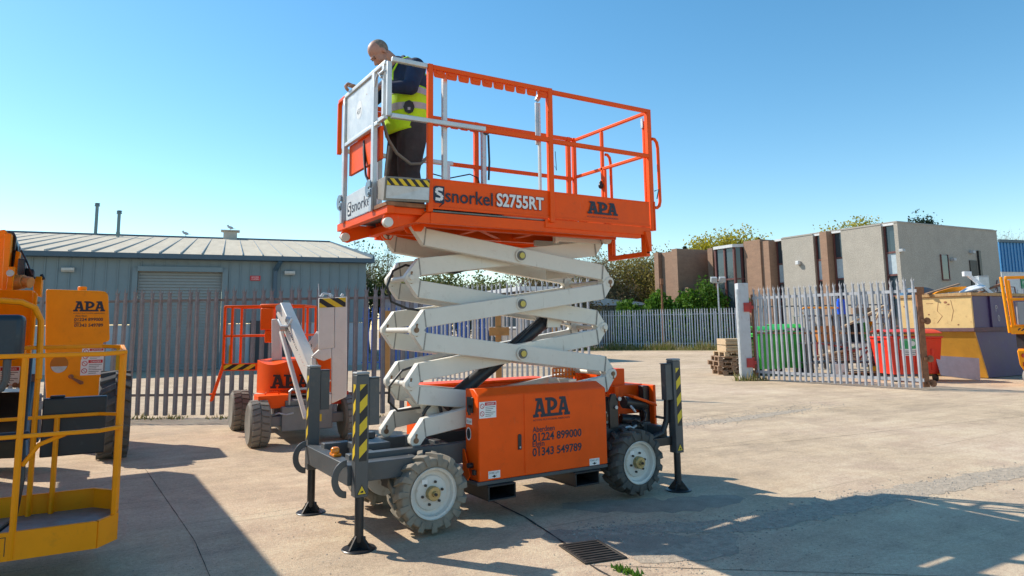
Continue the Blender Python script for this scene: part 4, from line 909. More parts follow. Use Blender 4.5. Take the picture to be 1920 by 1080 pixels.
mb = MB(); mb.box((b1+.1, -3, 0), (Rr(1341), -.3, HT-.3)); obj('window', mb, glass, of)
mb = MB(); mb.box((Rr(1341)+.01, -3, 0), (Rr(1341)+.5, .2, HT)); mb.box((Rr(1307)-.6, -3, 0), (Rr(1307), 2.4, HT)); mb.box((Rr(1330), .8, 0), (Rr(1330)+.45, 2.1, 4.2)); mb.box((Rr(1307)+.002, -3, 0), (Rr(1280), 2.0, HT-.1)); mb.box((Rr(1279), -3, 0), (Rr(1271), 2.3, HT-.05)); obj('brick_wall', mb, brick, of)
# details of the shaded end (plane x = 0) and the security lights
def tt(px): r = (px-960)/1313.29; return -(38*r-21.1)/(.885-.465*r)
mb = MB(); a, b2 = tt(1765), tt(1777); mb.box((-.05, b2, 3.95), (-.002, a, 5.3)); wq = obj('window', mb, glass, of)
mb = MB(); mb.box((-.09, b2-.05, 3.87), (-.0515, a+.05, 3.95)); mb.box((-.08, b2-.04, 3.951), (-.003, b2-.001, 5.35)); mb.box((-.08, a+.001, 3.951), (-.003, a+.04, 5.35)); obj('frame', mb, framem, wq)
mb = MB(); a, b2 = tt(1818), tt(1831); mb.box((-.06, b2, 2.6), (-.003, a, 5.1)); dq = obj('door', mb, mat('black_brown_door', (.03, .025, .022), .5), of)
mb = MB(); mb.box((-.12, tt(1838), 2.0), (-.003, tt(1834), 5.7)); obj('downpipe', mb, blackm, of)
for px, z in ((1690, 5.35), (1785, 5.0), (1822, 5.5)):
    mb = MB(); y = tt(px); mb.box((-.25, y-.12, z), (-.003, y+.12, z+.16)); obj('security_light', mb, mat('pale_lamp_housing', (.4, .42, .44), .5), of, bevel=.02)
mb = MB(); mb.box((u5+1.0, .02, 5.2), (u5+1.25, .25, 5.45)); obj('alarm_box', mb, whitef, of, bevel=.03)
mb = MB(); y0, y1 = tt(1835), tt(1868)
for z in (2.6, 3.5): mb.bar((-.9, y0, z+.05), (-.9, y1, z+.02), .05, .05)
for f in (0, .33, .66, 1): y = y0+(y1-y0)*f; mb.bar((-.9, y, 0), (-.9, y, 3.5), .05, .05)
mb.bar((-.9, y0+.5, 2.7), (-.9, y0-.1, 3.9), .05, .05); mb.box((-.95, y1, 2.5), (-.1, y0, 2.58)); obj('stair_rail', mb, mat('dark_red_railing', (.12, .03, .035), .5), of)
# blue building at the right edge
bb = thing('blue_building', 'bright blue ribbed metal shed with a white base at the right edge', 'building', (33.2, 47.5, 0), rot=R(18))
mb = MB(); mb.box((0, 0, 4.85), (22, 12, 6.9)); x = .1
while x < 21: mb.box((x, -.05, 4.85), (x+.12, -.001, 6.85)); x += .3
obj('wall', mb, mat('cobalt_cladding', (.045, .22, .46), .45, var=.08), bb)
mb = MB(); mb.box((0, .05, 0), (22, 11.9, 4.849)); obj('white_wall', mb, whitef, bb)
mb = MB(); mb.box((-.1, -.12, 6.86), (22, .0, 7.05)); obj('gutter', mb, trim, bb)
mb = MB(); mb.box((1.7, -.02, 3.7), (3.3, .045, 4.5)); gs = obj('sign', mb, mat('green_sign', (.03, .26, .12), .5), bb)
mb = MB(); text(mb, 'FIRE EXIT', (1.8, -.0205, 4.0), X3, Z3, .22, 1.3); obj('lettering', mb, wht, gs, sm=0)
# pale sheds and hut in the distance
hutm = mat('dark_timber_hut', (.09, .07, .06), .8, var=.2); 
h = thing('hut', 'low hut with a white flat roof left of the hedge', 'hut', (7.6, 54, 0))
mb = MB(); mb.box((5.5, 54, 0), (10.0, 57, 3.1)); obj('wall', mb, hutm, h)
mb = MB(); mb.prism([(5.2, 3.101), (10.3, 3.101), (10.3, 3.25), (5.2, 3.85)], (0, 53.7, 0), X3, Z3, (0, 4, 0)); obj('roof', mb, whitef, h)
mb = MB(); mb.box((8.0, 53.95, 1.6), (8.9, 53.999, 2.6)); obj('window', mb, mat('pale_blue_window_panel', (.42, .5, .55), .4), h)
h = thing('site_cabin', 'long pale cabin with a white roof edge seen between the scissor arms', 'cabin', (-2.2, 39, 0), rot=R(-67))
mb = MB(); mb.box((0, 0, 0), (6.9, 1.6, 3.25)); obj('wall', mb, mat('grey_brown_cabin', (.22, .2, .19), .7, var=.2), h)
mb = MB(); mb.box((-.2, -.25, 3.251), (7.1, 1.8, 3.45)); obj('roof', mb, whitef, h)
for x in (.6, 2.6, 4.6):
    mb = MB(); mb.box((x, -.03, 1.6), (x+1.5, -.001, 2.7)); w_ = obj('window', mb, glass, h); mb = MB(); mb.box((x-.06, -.05, 1.52), (x+1.56, -.0305, 1.599)); obj('sill', mb, whitef, w_)
h = thing('pink_wall_shed', 'small pale pink shed behind the blue palisade fence', 'shed', (-4.6, 36, 0))
mb = MB(); mb.box((-6.6, 36, 0), (-3.4, 39, 3.1)); obj('wall', mb, mat('pale_pink_render', (.55, .47, .5), .7), h)
mb = MB(); mb.box((-6.8, 35.8, 3.101), (-3.2, 39.2, 3.25)); obj('roof', mb, mat('grey_felt', (.2, .2, .21), .8), h)

# ------------------------------------------------------------------ lamp posts
mb = MB(); mb.cyl((0, 0, 0), (0, 0, 4.3), .07, .05); mb.bar((-.35, 0, 4.3), (.35, 0, 4.3), .06, .06)
lp = thing('floodlight_post', 'grey post with two floodlights in front of the brown brick wall', 'floodlight', (13.6, 46.5, 0))
mb2 = MB(); mb2.add([(p[0]+13.6, p[1]+46.5, p[2]) for p in mb.v], mb.f); obj('post', mb2, galv, lp)
for s_ in (-1, 1):
    mb = MB(); mb.obox((13.6+s_*.28, 46.4, 4.5), (.2, 0, 0), (0, .12, .05), (0, -.05, .16)); obj('floodlight', mb, mat('pale_lamp_housing', (.4, .42, .44), .5), lp, bevel=.02)
mb = MB(); mb.cyl((10.1, 47.6, 0), (10.1, 47.6, 4.6), .08, .06); mb.box((10.0, 47.4, 4.3), (10.2, 47.6, 4.7)); single('rusty_pole', 'thin rusty pole standing behind the far fence at the hedge', 'pole', mb, rust, (10.1, 47.6, 0))
# ------------------------------------------------------------------ trees and other growth
def leaf_mat(name, cols, rough=.6):
    m = bpy.data.materials.new(name); m.use_nodes = True; t = m.node_tree; N = t.nodes; L = t.links; b = N['Principled BSDF']
    g = N.new('ShaderNodeNewGeometry'); cr = N.new('ShaderNodeValToRGB'); e = cr.color_ramp.elements
    while len(e) < len(cols): e.new(.5)
    for k, c in enumerate(cols): e[k].position = k/(len(cols)-1); e[k].color = (*c, 1)
    L.new(g.outputs['Random Per Island'], cr.inputs[0]); L.new(cr.outputs[0], b.inputs['Base Color'])
    b.inputs['Roughness'].default_value = rough; b.inputs['Specular IOR Level'].default_value = .2
    tr = N.new('ShaderNodeBsdfTranslucent'); L.new(cr.outputs[0], tr.inputs[0]); mx = N.new('ShaderNodeMixShader'); mx.inputs[0].default_value = .35
    L.new(b.outputs[0], mx.inputs[1]); L.new(tr.outputs[0], mx.inputs[2]); L.new(mx.outputs[0], N['Material Output'].inputs[0]); return m
bark = mat('grey_brown_bark', (.15, .12, .09), .9, var=.3, scale=8)
barkp = mat('pale_twig_bark', (.26, .22, .17), .9, var=.3, scale=8)
olive = leaf_mat('olive_spring_leaf', [(.19, .17, .04), (.30, .26, .05), (.25, .19, .07), (.38, .31, .08)])
brownl = leaf_mat('brown_bud_leaf', [(.20, .14, .08), (.28, .20, .11), (.16, .13, .06), (.25, .22, .07)])
yellowl = leaf_mat('yellow_green_blossom', [(.42, .36, .02), (.52, .43, .03), (.30, .27, .03), (.40, .38, .06)])
greenl = leaf_mat('fresh_green_leaf', [(.05, .13, .015), (.11, .23, .02), (.07, .17, .03), (.17, .27, .03)])
darkl = leaf_mat('dark_needle', [(.02, .045, .02), (.035, .06, .03), (.015, .035, .02)])
ivyl = leaf_mat('ivy_leaf', [(.09, .13, .03), (.15, .17, .04), (.22, .2, .07), (.07, .10, .03)])
grassl = leaf_mat('grass_blade', [(.12, .17, .03), (.2, .22, .05), (.34, .27, .12), (.4, .32, .17)])
def leaves(mb, P, size, asp=.55):
    """one small two-triangle leaf at each point, turned at random"""
    P = np.asarray(P, float); n = len(P)
    a = rng.normal(size=(n, 3)); a /= np.linalg.norm(a, axis=1)[:, None]
    b = np.cross(a, rng.normal(size=(n, 3))); b /= np.linalg.norm(b, axis=1)[:, None]
    s_ = size*rng.uniform(.6, 1.3, (n, 1)); a *= s_; b *= s_*asp
    V = np.stack([P-a, P+b, P+a, P-b], 1).reshape(-1, 3); o = len(mb.v)
    mb.st.append((o, len(mb.f))); mb.v += [tuple(v) for v in V]; mb.f += [(o+4*i, o+4*i+1, o+4*i+2, o+4*i+3) for i in range(n)]; mb.mi += [0]*n
def branch(mb, p, d, L, r, lvl, tips, spread=.55, up=.12, kids_=3, wob=.18):
    pts = [p]; n = 4; dd = d.copy()
    for i in range(n):
        dd = (dd+Vector((random.gauss(0, wob), random.gauss(0, wob), random.gauss(0, wob)+up*.3))).normalized(); pts.append(pts[-1]+dd*L/n)
    rs = [r*(1-.5*i/n) for i in range(n+1)]
    mb.tube(pts, rs, 5 if lvl > 2 else (4 if lvl > 1 else 3))
    if lvl == 0: tips.append(pts[-1]); tips.append(pts[2]); return
    for k in range(kids_+(1 if lvl > 2 else 0)):
        f = random.uniform(.35, 1) if k else 1
        i = min(n-1, int(f*n)); q = pts[i].lerp(pts[i+1], f*n-i) if f < 1 else pts[-1]
        ax = Vector((random.gauss(0, 1), random.gauss(0, 1), random.gauss(0, .6))).normalized()
        branch(mb, q, (dd+ax*spread*random.uniform(.8, 1.5)+Vector((0, 0, up))).normalized(), L*random.uniform(.6, .82), r*.52*(1 if k else 1.15), lvl-1, tips, spread, up, kids_, wob)
def tree(name, label, l, d, H, Wd, lm, n, size, trunk=.3, lvl=4, bm=None, spread=.55, kids_=3, leafd=.5, group='trees behind the yard', cr=1):
    t = thing(name, label, 'tree', (l, d, 0), group=group)
    mb = MB(); tips = []; b0 = Vector((l, d, -.1))
    nst = 1 if trunk > .18 else 4
    mbt = MB()
    if nst == 1: mbt.tube([b0, b0+Vector((random.uniform(-.1, .1), 0, H*.12)), b0+Vector((random.uniform(-.2, .2), .1, H*trunk))], [H*.028, H*.023, H*.02], 8)
    else: mbt.cyl(b0, b0+Vector((0, 0, .5)), .12, .1, n=8)
    p = b0+Vector((0, 0, H*trunk if nst == 1 else .4))
    for k in range(5 if nst == 1 else 7):
        a = 2*PI*k/(5 if nst == 1 else 7)+random.uniform(-.3, .3)
        branch(mb, p-Vector((0, 0, random.uniform(0, H*.05))), Vector((math.cos(a)*spread*1.2, math.sin(a)*spread*1.2, 1)).normalized(), H*.28, H*.012, lvl, tips, spread, .14, kids_)
    # fit the limbs to the height and width of the crown
    A = np.array([tuple(v) for v in mb.v]); z0 = H*trunk; c = np.array([l, d, 0]); q = A-c
    kz = (H-z0)/max(.1, (np.max(q[:, 2])+.0)-z0); kx = Wd/2/max(.1, np.percentile(np.abs(q[:, 0]), 95)); ky = Wd/2/max(.1, np.percentile(np.abs(q[:, 1]), 95))
    f = lambda Q: np.stack([c[0]+(Q[:, 0]-c[0])*kx, c[1]+(Q[:, 1]-c[1])*ky, np.where(Q[:, 2] > z0, z0+(Q[:, 2]-z0)*kz, Q[:, 2])], 1)
    mb.v = [tuple(v) for v in f(A)]
    obj('trunk', mbt, bm or bark, t)
    mb_ = obj('limbs', mb, bm or bark, t)
    if n:
        Tp = f(np.array([tuple(v) for v in tips])); n = int(n*3.8); i = rng.integers(0, len(Tp), n)
        P = Tp[i]+rng.normal(0, leafd*.6, (n, 3))*np.array([1, 1, .8]); P = P[P[:, 2] < H+.25]
        P = P[P[:, 2] > H*trunk*.6]
        m2 = MB(); leaves(m2, P, size*.9); obj('crown', m2, lm, t, sm=0)
    return t
def conifer(label, l, d, H, Wd, n=2600, z0=.1):
    t = thing('conifer', label, 'tree', (l, d, 0), group='trees behind the yard')
    mb = MB(); mb.cyl((l, d, 0), (l, d, H*.96), H*.018, .02, n=8); obj('trunk', mb, bark, t)
    u = rng.random(n)**.7; lay = np.floor(u*16)/16+rng.normal(0, .012, n); rad = (1-lay)*Wd/2*(.35+.65*rng.random(n)**.5)*(.8+.3*np.sin(lay*40)); a = rng.random(n)*2*PI
    P = np.stack([l+rad*np.cos(a), d+rad*np.sin(a), H*(z0+(1-z0)*lay)-rad*.25], 1)
    m2 = MB(); leaves(m2, P, H*.022, .4); obj('crown', m2, darkl, t, sm=0); return t
def lat(px, D): return (px-960)/1313.29*D
def hz(px, py, D): return CAM.z-(py-(612-.0134*(px-960)))*D/1313.29
def T_(name, label, px, py, wpx, D, lm, n, size, **k): return tree(name, label, lat(px, D), D, hz(px, py, D), wpx*D/1313.29, lm, n, size, **k)
T_('bare_tree', 'tall bare grey tree right behind the corner of the warehouse', 690, 438, 150, 47, ivyl, 500, .10, lvl=5, leafd=.35, bm=barkp, trunk=.22)
T_('ivy_tree', 'ivy clad leafy tree between the warehouse and the scissor arms', 745, 500, 110, 44, ivyl, 3500, .11, lvl=4, leafd=.5, trunk=.15)
T_('bare_bush', 'thin bare bush behind the pink shed', 655, 520, 70, 52, ivyl, 800, .1, lvl=4, bm=barkp, trunk=.1)
T_('olive_bush', 'olive green bush showing between the upper scissor arms', 850, 500, 170, 48, ivyl, 4200, .13, lvl=4, leafd=.6, trunk=.1)
T_('brown_bush', 'brown twiggy bush left of the hut with the white roof', 1010, 492, 160, 50, brownl, 3200, .11, lvl=4, leafd=.5, bm=barkp, trunk=.1)
T_('bare_tree', 'bare pale tree under the rear end of the raised platform', 1098, 445, 120, 56, brownl, 900, .08, lvl=5, bm=barkp, trunk=.12, leafd=.5)
T_('brown_bush', 'dark brown budding tree above the hut with the white roof', 1125, 490, 120, 57, brownl, 4200, .12, lvl=4, leafd=.6, bm=barkp, trunk=.12)
T_('olive_tree', 'large olive green tree left of the brown brick wall', 1215, 462, 150, 58, olive, 5200, .12, lvl=5, leafd=.6, bm=barkp, trunk=.12)
T_('olive_tree', 'smaller olive tree leaning against the brown brick wall', 1262, 478, 70, 55, olive, 2200, .10, lvl=4, leafd=.5, bm=barkp, trunk=.12)
T_('yellow_tree', 'yellow blossoming tree rising over the glazed bay window', 1362, 432, 125, 66, yellowl, 5200, .15, lvl=4, leafd=.75, bm=barkp)
T_('yellow_tree', 'yellow blossoming tree showing over the grey harled roof', 1606, 409, 120, 66, yellowl, 4200, .14, lvl=4, leafd=.7, bm=barkp)
T_('bare_tree', 'bare tree beyond the office block above the blue shed', 1893, 422, 70, 70, brownl, 200, .08, lvl=5, bm=barkp, leafd=.4)
for px, py, D, w_, lab in ((1286, 458, 68, 3.4, 'small dark conifer tip left of the yellow tree'), (1256, 468, 66, 4.2, 'dark conifer behind the olive tree'), (1424, 440, 70, 3.0, 'dark conifer tip right of the yellow tree over the bay')):
    conifer(lab, lat(px, D), D, hz(px, py, D), w_)
t = tree('pine_tree', 'dark spreading pine showing over the grey office roof', lat(1730, 60), 60, hz(1730, 396, 60), 3.4, darkl, 5200, .12, lvl=4, leafd=.4)
# hedge before the office: many overlapping shoots in one clipped row
hd = thing('hedge', 'bright green overgrown hedge in front of the brown brick wall', 'hedge', (12, 49, 0))
P = []
for k in range(230):
    x = rng.uniform(7.6, 16.3); y = 51.2-.38*(x-7.6)+rng.uniform(-.9, .9); top = 3.0+.9*math.sin(x*1.3)*.35+.35*math.sin(x*3.1+1)+(.35 if x > 12 else 0)+rng.uniform(-.3, .5); n = 95
    z = top*rng.random(n)**.55; rr = .55*(1.15-(z/top)**2*.75); a = rng.random(n)*2*PI; q = rng.random(n)**.5
    P.append(np.stack([x+rr*q*np.cos(a), y+rr*q*np.sin(a), z], 1))
m2 = MB(); leaves(m2, np.concatenate(P), .14); obj('foliage', m2, greenl, hd, sm=0)
mb = MB()
for k in range(22): x = 7.8+k*.4; y = 51.2-.38*(x-7.6); mb.cyl((x, y, 0), (x+random.uniform(-.2, .2), y, 2.4), .05, .02, n=5)
obj('stems', mb, bark, hd)
T_('shrub', 'leafy shrub climbing the brick wall beside the bay window', 1318, 522, 26, 48.5, greenl, 900, .1, lvl=3, leafd=.35, trunk=.1, group=None)
# grass verge before the far fence and weeds
vg = mat('verge_earth_and_grass', (.24, .21, .09), .95, var=.4, scale=2, dirt=.6, dirtcol=(.14, .2, .04), bump=.6, bscale=10)
def strip_(name, pts, z, m_):
    mb = MB(); mb.add([tuple(Wp(*p, z)) for p in pts], [tuple(range(len(pts)))]); setp(obj(name, mb, m_, sm=0), kind='structure')
strip_('verge', [(-1.5, 47.3), (14.4, 42.2), (14.8, 43.3), (14.6, 44.9), (1.0, 51), (-1.5, 51.6)], .006, vg)
strip_('path', [(-8, 56), (18, 46.5), (19.5, 48), (-8, 59)], .006, mat('pale_pink_path', (.52, .40, .32), .9, var=.1, bump=.2))
strip_('lawn', [(-10, 60), (22, 48.5), (40, 90), (-10, 95)], .01, mat('lawn_green', (.07, .13, .02), .95, var=.3, scale=1.5, bump=.6, bscale=12))
def tufts(name, regions, m_, n, h, kind='stuff'):
    V = []; mb = MB(); o = 0
    for (l0, d0, l1, d1, wd), k in zip(regions, n):
        f = rng.random(k); l = l0+(l1-l0)*f+rng.normal(0, wd, k); d = d0+(d1-d0)*f+rng.normal(0, wd, k)
        cl = np.sin(f*90)+np.sin(f*37+1); keep = cl > -.7; l, d = l[keep], d[keep]; hh = h*rng.uniform(.4, 1.3, len(l))*(1+.5*np.maximum(0, cl[keep]))
        for x, y, z in zip(l, d, hh):
            a = random.uniform(0, 2*PI); w_ = .012+z*.03; lx, ly = random.gauss(0, z*.35), random.gauss(0, z*.35)
            V += [Wp(x-w_*math.cos(a), y-w_*math.sin(a), 0), Wp(x+w_*math.cos(a), y+w_*math.sin(a), 0), Wp(x+lx, y+ly, z)]
    mb.add(V, [(3*i, 3*i+1, 3*i+2) for i in range(len(V)//3)])
    o = obj(name, mb, m_, sm=0); setp(o, kind=kind); return o
setp(tufts('grass', [(-1.2, 49.4, 14.2, 43.4, .35)], grassl, (5200,), .30), 'rough grass and weeds along the foot of the far fence', 'grass')
setp(tufts('gate_weeds', [(6.3, 20.3, 7.1, 20.2, .07)], grassl, (200,), .15), 'dry weeds round the foot of the white gate post', 'weeds')
setp(tufts('weeds', [(.655, 4.98, .80, 4.80, .02)], greenl, (110,), .026), 'small green weeds growing at the drain grating', 'weeds')
setp(tufts('dry_grass', [(-12.4, 13.55, -1.8, 13.25, .08)], grassl, (900,), .06), 'dry grass and litter along the foot of the left fence', 'grass')
# ------------------------------------------------------------------ the other machines
def P_(px, py, D):
    """the point at ground distance D ahead of the photographer that lies behind a picture point, as (right, ahead, up)"""
    d = F_+ci*((px-960)/1313.29)+cj*(-(py-440)/1313.29); d = d*(D/d.dot(fw)); return Vector((d.dot(rt), D, CAM.z+d.z))
def panel(mb, pts, t, dr=(0, 1)):
    """a thick plate through picture-plane points at one distance, t metres deep"""
    P = [Vector(p) for p in pts]; n = len(P); V = P+[p+Vector((dr[0]*t, dr[1]*t, 0)) for p in P]
    c = sum(P, Vector())/n; A = sum(((P[i]-c).cross(P[(i+1) % n]-c) for i in range(n)), Vector())
    Fc = [tuple(range(n)), tuple(range(2*n-1, n-1, -1))]+[(i+n, (i+1) % n+n, (i+1) % n, i) for i in range(n)]
    if A.y > 0: Fc = [f[::-1] for f in Fc]
    return mb.add(V, Fc)
# --- the small orange and white boom lift by the fence
gn = thing('small_boom_lift', 'small orange and white boom lift with a folded white mast standing by the fence', 'boom lift', (-3.5, 11.3, 0))
ex, ey = Vector((.88, .475, 0)), Vector((-.475, .88, 0)); GO = Vector((-3.5, 11.3, 0))
G_ = lambda x, y, z: GO+ex*x+ey*y+Vector((0, 0, z))
for x, y in ((-.66, -.97), (.66, -.97), (-.66, .97), (.66, .97)):
    mb = MB(); sg = 1 if x > 0 else -1; r = .31
    mb.lathe([(.2, -.125), (.27, -.14), (.30, -.12), (r, -.08), (r+.004, 0), (r, .08), (.30, .12), (.27, .14), (.2, .125)], G_(x, y, r), ex, 40)
    for k in range(22):
        a = 2*PI*k/22
        for s_ in (-1, 1):
            c = G_(x, y, r)+(ey*math.cos(a+s_*.05)+Vector((0, 0, 1))*math.sin(a+s_*.05))*(r+.006)+ex*s_*.06
            nrm = (ey*math.cos(a)+Vector((0, 0, 1))*math.sin(a)); tg = (-ey*math.sin(a)+Vector((0, 0, 1))*math.cos(a)); mb.obox(c, (ex+tg*.25*s_)*.052, tg*.034, nrm*.012)
    w_ = obj('wheel', mb, mat('pale_worn_tyre', (.20, .185, .16), .9, var=.2, dirt=.4, dirtcol=(.3, .27, .22), bump=.1), gn)
    mb = MB(); mb.lathe([(.195, .125), (.19, .10), (.14, .08), (.08, .09), (.07, .12), (1e-5, .12)], G_(x, y, r), ex*sg, 28, cap0=False); obj('rim', mb, cream, w_)
mb = MB()
mb.obox(G_(0, 0, .42), ex*.42, ey*.85, Vector((0, 0, .13))); mb.obox(G_(0, -.75, .36), ex*.36, ey*.35, Vector((0, 0, .17)))
for y in (-.97, .97): mb.obox(G_(0, y, .33), ex*.56, ey*.07, Vector((0, 0, .07)))
mb.obox(G_(0, -.72, .57), ex*.30, ey*.30, Vector((0, 0, .04)))
ch = obj('chassis', mb, mat('mid_grey_paint', (.19, .20, .205), .45, var=.12, dirt=.5, dirtcol=(.3, .26, .2)), gn, bevel=.012)
mb = MB(); mb.tube([G_(-.25, -1.02, .55), G_(-.25, -1.06, .74), G_(-.22, -1.06, .77), G_(.14, -1.06, .77)], .018); mb.tube([G_(-.5, -1.05, .42), G_(-.4, -1.1, .45), G_(-.3, -1.1, .42), G_(-.2, -1.1, .44)], .014); obj('hose_loop', mb, galv, ch)
mb = MB(); mb.prism([(0, 0), (.1, 0), (.1, .1), (0, .1)], G_(.1, -1.103, .3), ex, Z3, ey*-.003); obj('yellow_label', mb, yel, ch)
for x, y in ((-.45, -.80), (.42, -.72)):
    mb = MB(); c = G_(x, y, .60); mb.obox(c, ex*.22, ey*.20, Vector((0, 0, .09))); mb.tube([c+ex*-.1+Vector((0, 0, .09)), c+ex*-.08+Vector((0, 0, .12)), c+ex*.08+Vector((0, 0, .12)), c+ex*.1+Vector((0, 0, .09))], .012); obj('battery_cover', mb, orange if x < 0 else mat('red_orange_cover', (.55, .03, .01), .4), gn, bevel=.02)
mb = MB(); mb.cyl(G_(0, 0, .55), G_(0, 0, .68), .34, n=32); obj('slew_ring', mb, blackm, gn)
# turntable hood: a shell curved in plan
mb = MB(); D = 10.75; L_, R_ = P_(474, 700, D), P_(592, 700, D); zt, zb = P_(480, 676, D).z, P_(480, 738, D).z; n = 12; V = []
for i in range(n+1):
    f = i/n; x = L_.x+(R_.x-L_.x)*f; y = D+.28*(2*f-1)**2-.1; tz = zt+.06*(1-(2*f-1)**2)*0
    V += [(x, y, zb), (x, y, zt-.12*max(0, math.sin(PI*min(1, f*1.6)))*.55), (x, y+.25, zt), (x, D+1.2, zt), (x, D+1.2, zb)]
Fc = []
for i in range(n): Fc += [tuple((a+i*5, a+1+i*5, a+6+i*5, a+5+i*5))[::-1] for a in range(4)]+[(i*5, i*5+5, i*5+9, i*5+4)[::-1]]
Fc += [(0, 1, 2, 3, 4), tuple(n*5+k for k in (4, 3, 2, 1, 0))]
mb.add(V, Fc); hoodo = obj('hood', mb, orange, gn, sm=40)
mb = MB(); apa(mb, (P_(512, 728, D).x, D-.125, P_(512, 727, D).z), (1, 0, .0), Z3, .60, .20); mb.cut(); text(mb, 'ACCESS PLATFORMS ABERDEEN', (P_(510, 735, D).x, D-.125, P_(512, 733, D).z), X3, Z3, .022, .62); obj('lettering', mb, blk, hoodo, sm=0)
mb = MB(); panel(mb, [P_(474, 741, D), P_(592, 741, D), P_(592, 738.4, D), P_(474, 738.4, D)], .8); obj('white_edge', mb, cream, hoodo)
# basket
D1, D2 = 11.3, 12.0
bk = obj('basket', MB().box((-4.62, D1, 1.0), (-3.36, D2, 1.04)), orange, gn)
def bar_(p, q, w_=.035, nm='rail', m_=None): mb = MB(); mb.bar(p, q, w_, w_); return obj(nm, mb, m_ or orange, bk, bevel=.006)
for z in (2.0, 1.53):
    for y in (D1, D2): bar_((-4.62, y, z), (-3.36, y, z))
    for x in (-4.62, -3.36): bar_((x, D1, z), (x, D2, z))
for x, y in ((-4.62, D1), (-3.36, D1), (-4.62, D2), (-3.36, D2), (-4.5, D1), (-3.5, D2)): bar_((x, y, 1.04), (x, y, 2.0), nm='post')
mb = MB(); mb.stripes((-4.6, D1-.021, 1.0), X3, Z3, .5, .085, .12, .6); obj('hazard_stripe', mb, [blk, yel], bk, sm=0)
mb = MB(); mb.box((-4.62, D1-.02, .985), (-3.36, D1-.001, 1.10)); obj('toe_board', mb, orange, bk)
mb = MB(); mb.box((-4.02, D1-.14, 1.97), (-3.55, D1+.1, 2.03)); mb.box((-4.0, D1-.16, 1.62), (-3.79, D1-.02, 1.969)); mb.box((-3.94, D1-.12, 1.42), (-3.80, D1-.0, 1.619)); obj('control_console', mb, orange, bk, bevel=.02)
for s_ in (0, 1):
    mb = MB(); mb.bar((-4.62-.04*s_, D1+.14*s_, 1.08), (-4.76-.04*s_, D1-.08+.14*s_, .52), .022, .035); obj('step_leg', mb, orange, bk, bevel=.004)
mb = MB(); mb.box((-4.79, D1-.07, .62), (-4.74, D1+.07, .64)); obj('step_tread', mb, orange, bk)
# white booms
gw = mat('warm_white_boom', (.70, .66, .60), .42, var=.05, dirt=.35, dirtcol=(.45, .38, .3))
D = 10.5
def beam(name, p, q, wd, dp, m_=gw): mb = MB(); mb.bar(p, q, dp, wd, (0, 0, 1)); return obj(name, mb, m_, gn, bevel=.012)
b1 = beam('upper_boom', P_(531, 578, 10.9), P_(592, 715, 10.0), .235, .16)
mb = MB(); a, q = P_(531, 578, 10.9), P_(592, 715, 10.0); d = (q-a).normalized()
for p in (a, q): mb.cyl(p+Vector((-.02, -.12, 0)), p+Vector((-.02, .12, 0)), .06, n=16); mb.cut()
obj('boom_pin', mb, galv, b1)
mb = MB(); u_ = d; v_ = Vector((0, -1, 0)).cross(u_).normalized(); v_ = u_.cross(Vector((0, -1, 0))).normalized()*-1
nrm = Vector((0, -1, 0)); nrm = (nrm-u_*nrm.dot(u_)).normalized(); v_ = nrm.cross(u_).normalized()
o = a+u_*.48+nrm*.083-v_*.04; text(mb, 'Snorkel', o, u_, v_, .085, .50); mb.m = 1; text(mb, 'TM34', o+u_*.55, u_, v_, .07, .28); obj('lettering', mb, [blk, mat('faded_pink_ink', (.55, .35, .32), .6)], b1, sm=0)
beam('strut', P_(527, 622, 10.7), P_(573, 785, 9.95), .05, .06)
beam('upright_plate', P_(519, 598, 11.0), P_(519, 690, 11.0), .09, .14)
mb = MB(); mb.cyl(P_(527, 615, 10.6), P_(537, 615, 10.6), .05); mb.cyl(P_(537, 598, 10.6), P_(545, 600, 10.6), .05); mb.tube([P_(522, 600, 10.6), P_(528, 612, 10.5), P_(540, 612, 10.5), P_(548, 598, 10.5)], .02); obj('knuckle', mb, galv, b1)
b2 = beam('riser_boom', P_(572, 672, 10.9), P_(604, 628, 10.7), .17, .12)
mb = MB(); text(mb, 'MHP13/35', P_(585, 655, 10.75)+Vector((0, -.02, 0)), Vector((.55, 0, .83)), Vector((-.83, 0, .55)), .05, .4); obj('lettering', mb, blk, b2, sm=0)
mb = MB(); panel(mb, [P_(582, 690, 10.9), P_(602, 645, 10.9), P_(610, 690, 10.9)], .2); obj('orange_web', mb, orange, gn)
D = 9.95
mast = MB(); a = [(597, 559), (626, 559), (626, 716), (624, 716), (624, 671), (608, 678), (606, 741), (622, 741), (626, 739), (626, 752), (609, 764), (585, 738), (584, 672), (597, 655)]
outer = [P_(x, y, D) for x, y in ((597, 559), (650, 556), (649, 744), (612, 763), (604, 762), (606, 740), (620, 736), (622, 672), (608, 676), (604, 690), (601, 762), (589, 762), (584, 672), (597, 656))]
panel(mast, [P_(x, y, D) for x, y in ((597, 559), (627, 558), (627, 652), (597, 656))], .30, (-.27, .96))
panel(mast, [P_(x, y, D) for x, y in ((627.4, 558), (651, 556), (650, 744), (622, 757), (622, 652), (627.4, 652))], .32, (-.27, .96))
panel(mast, [P_(x, y, D) for x, y in ((597, 656.2), (621.6, 652.5), (621.6, 671), (607, 677), (583.5, 669))], .30, (-.27, .96))
panel(mast, [P_(x, y, D) for x, y in ((583.5, 669.5), (592, 672.5), (592, 762), (585, 756))], .30, (-.27, .96))
panel(mast, [P_(x, y, D) for x, y in ((592.3, 742), (621.6, 738), (621.6, 757), (608, 765), (592.3, 762))], .30, (-.27, .96))
ms = obj('mast', mast, gw, gn, bevel=.012)
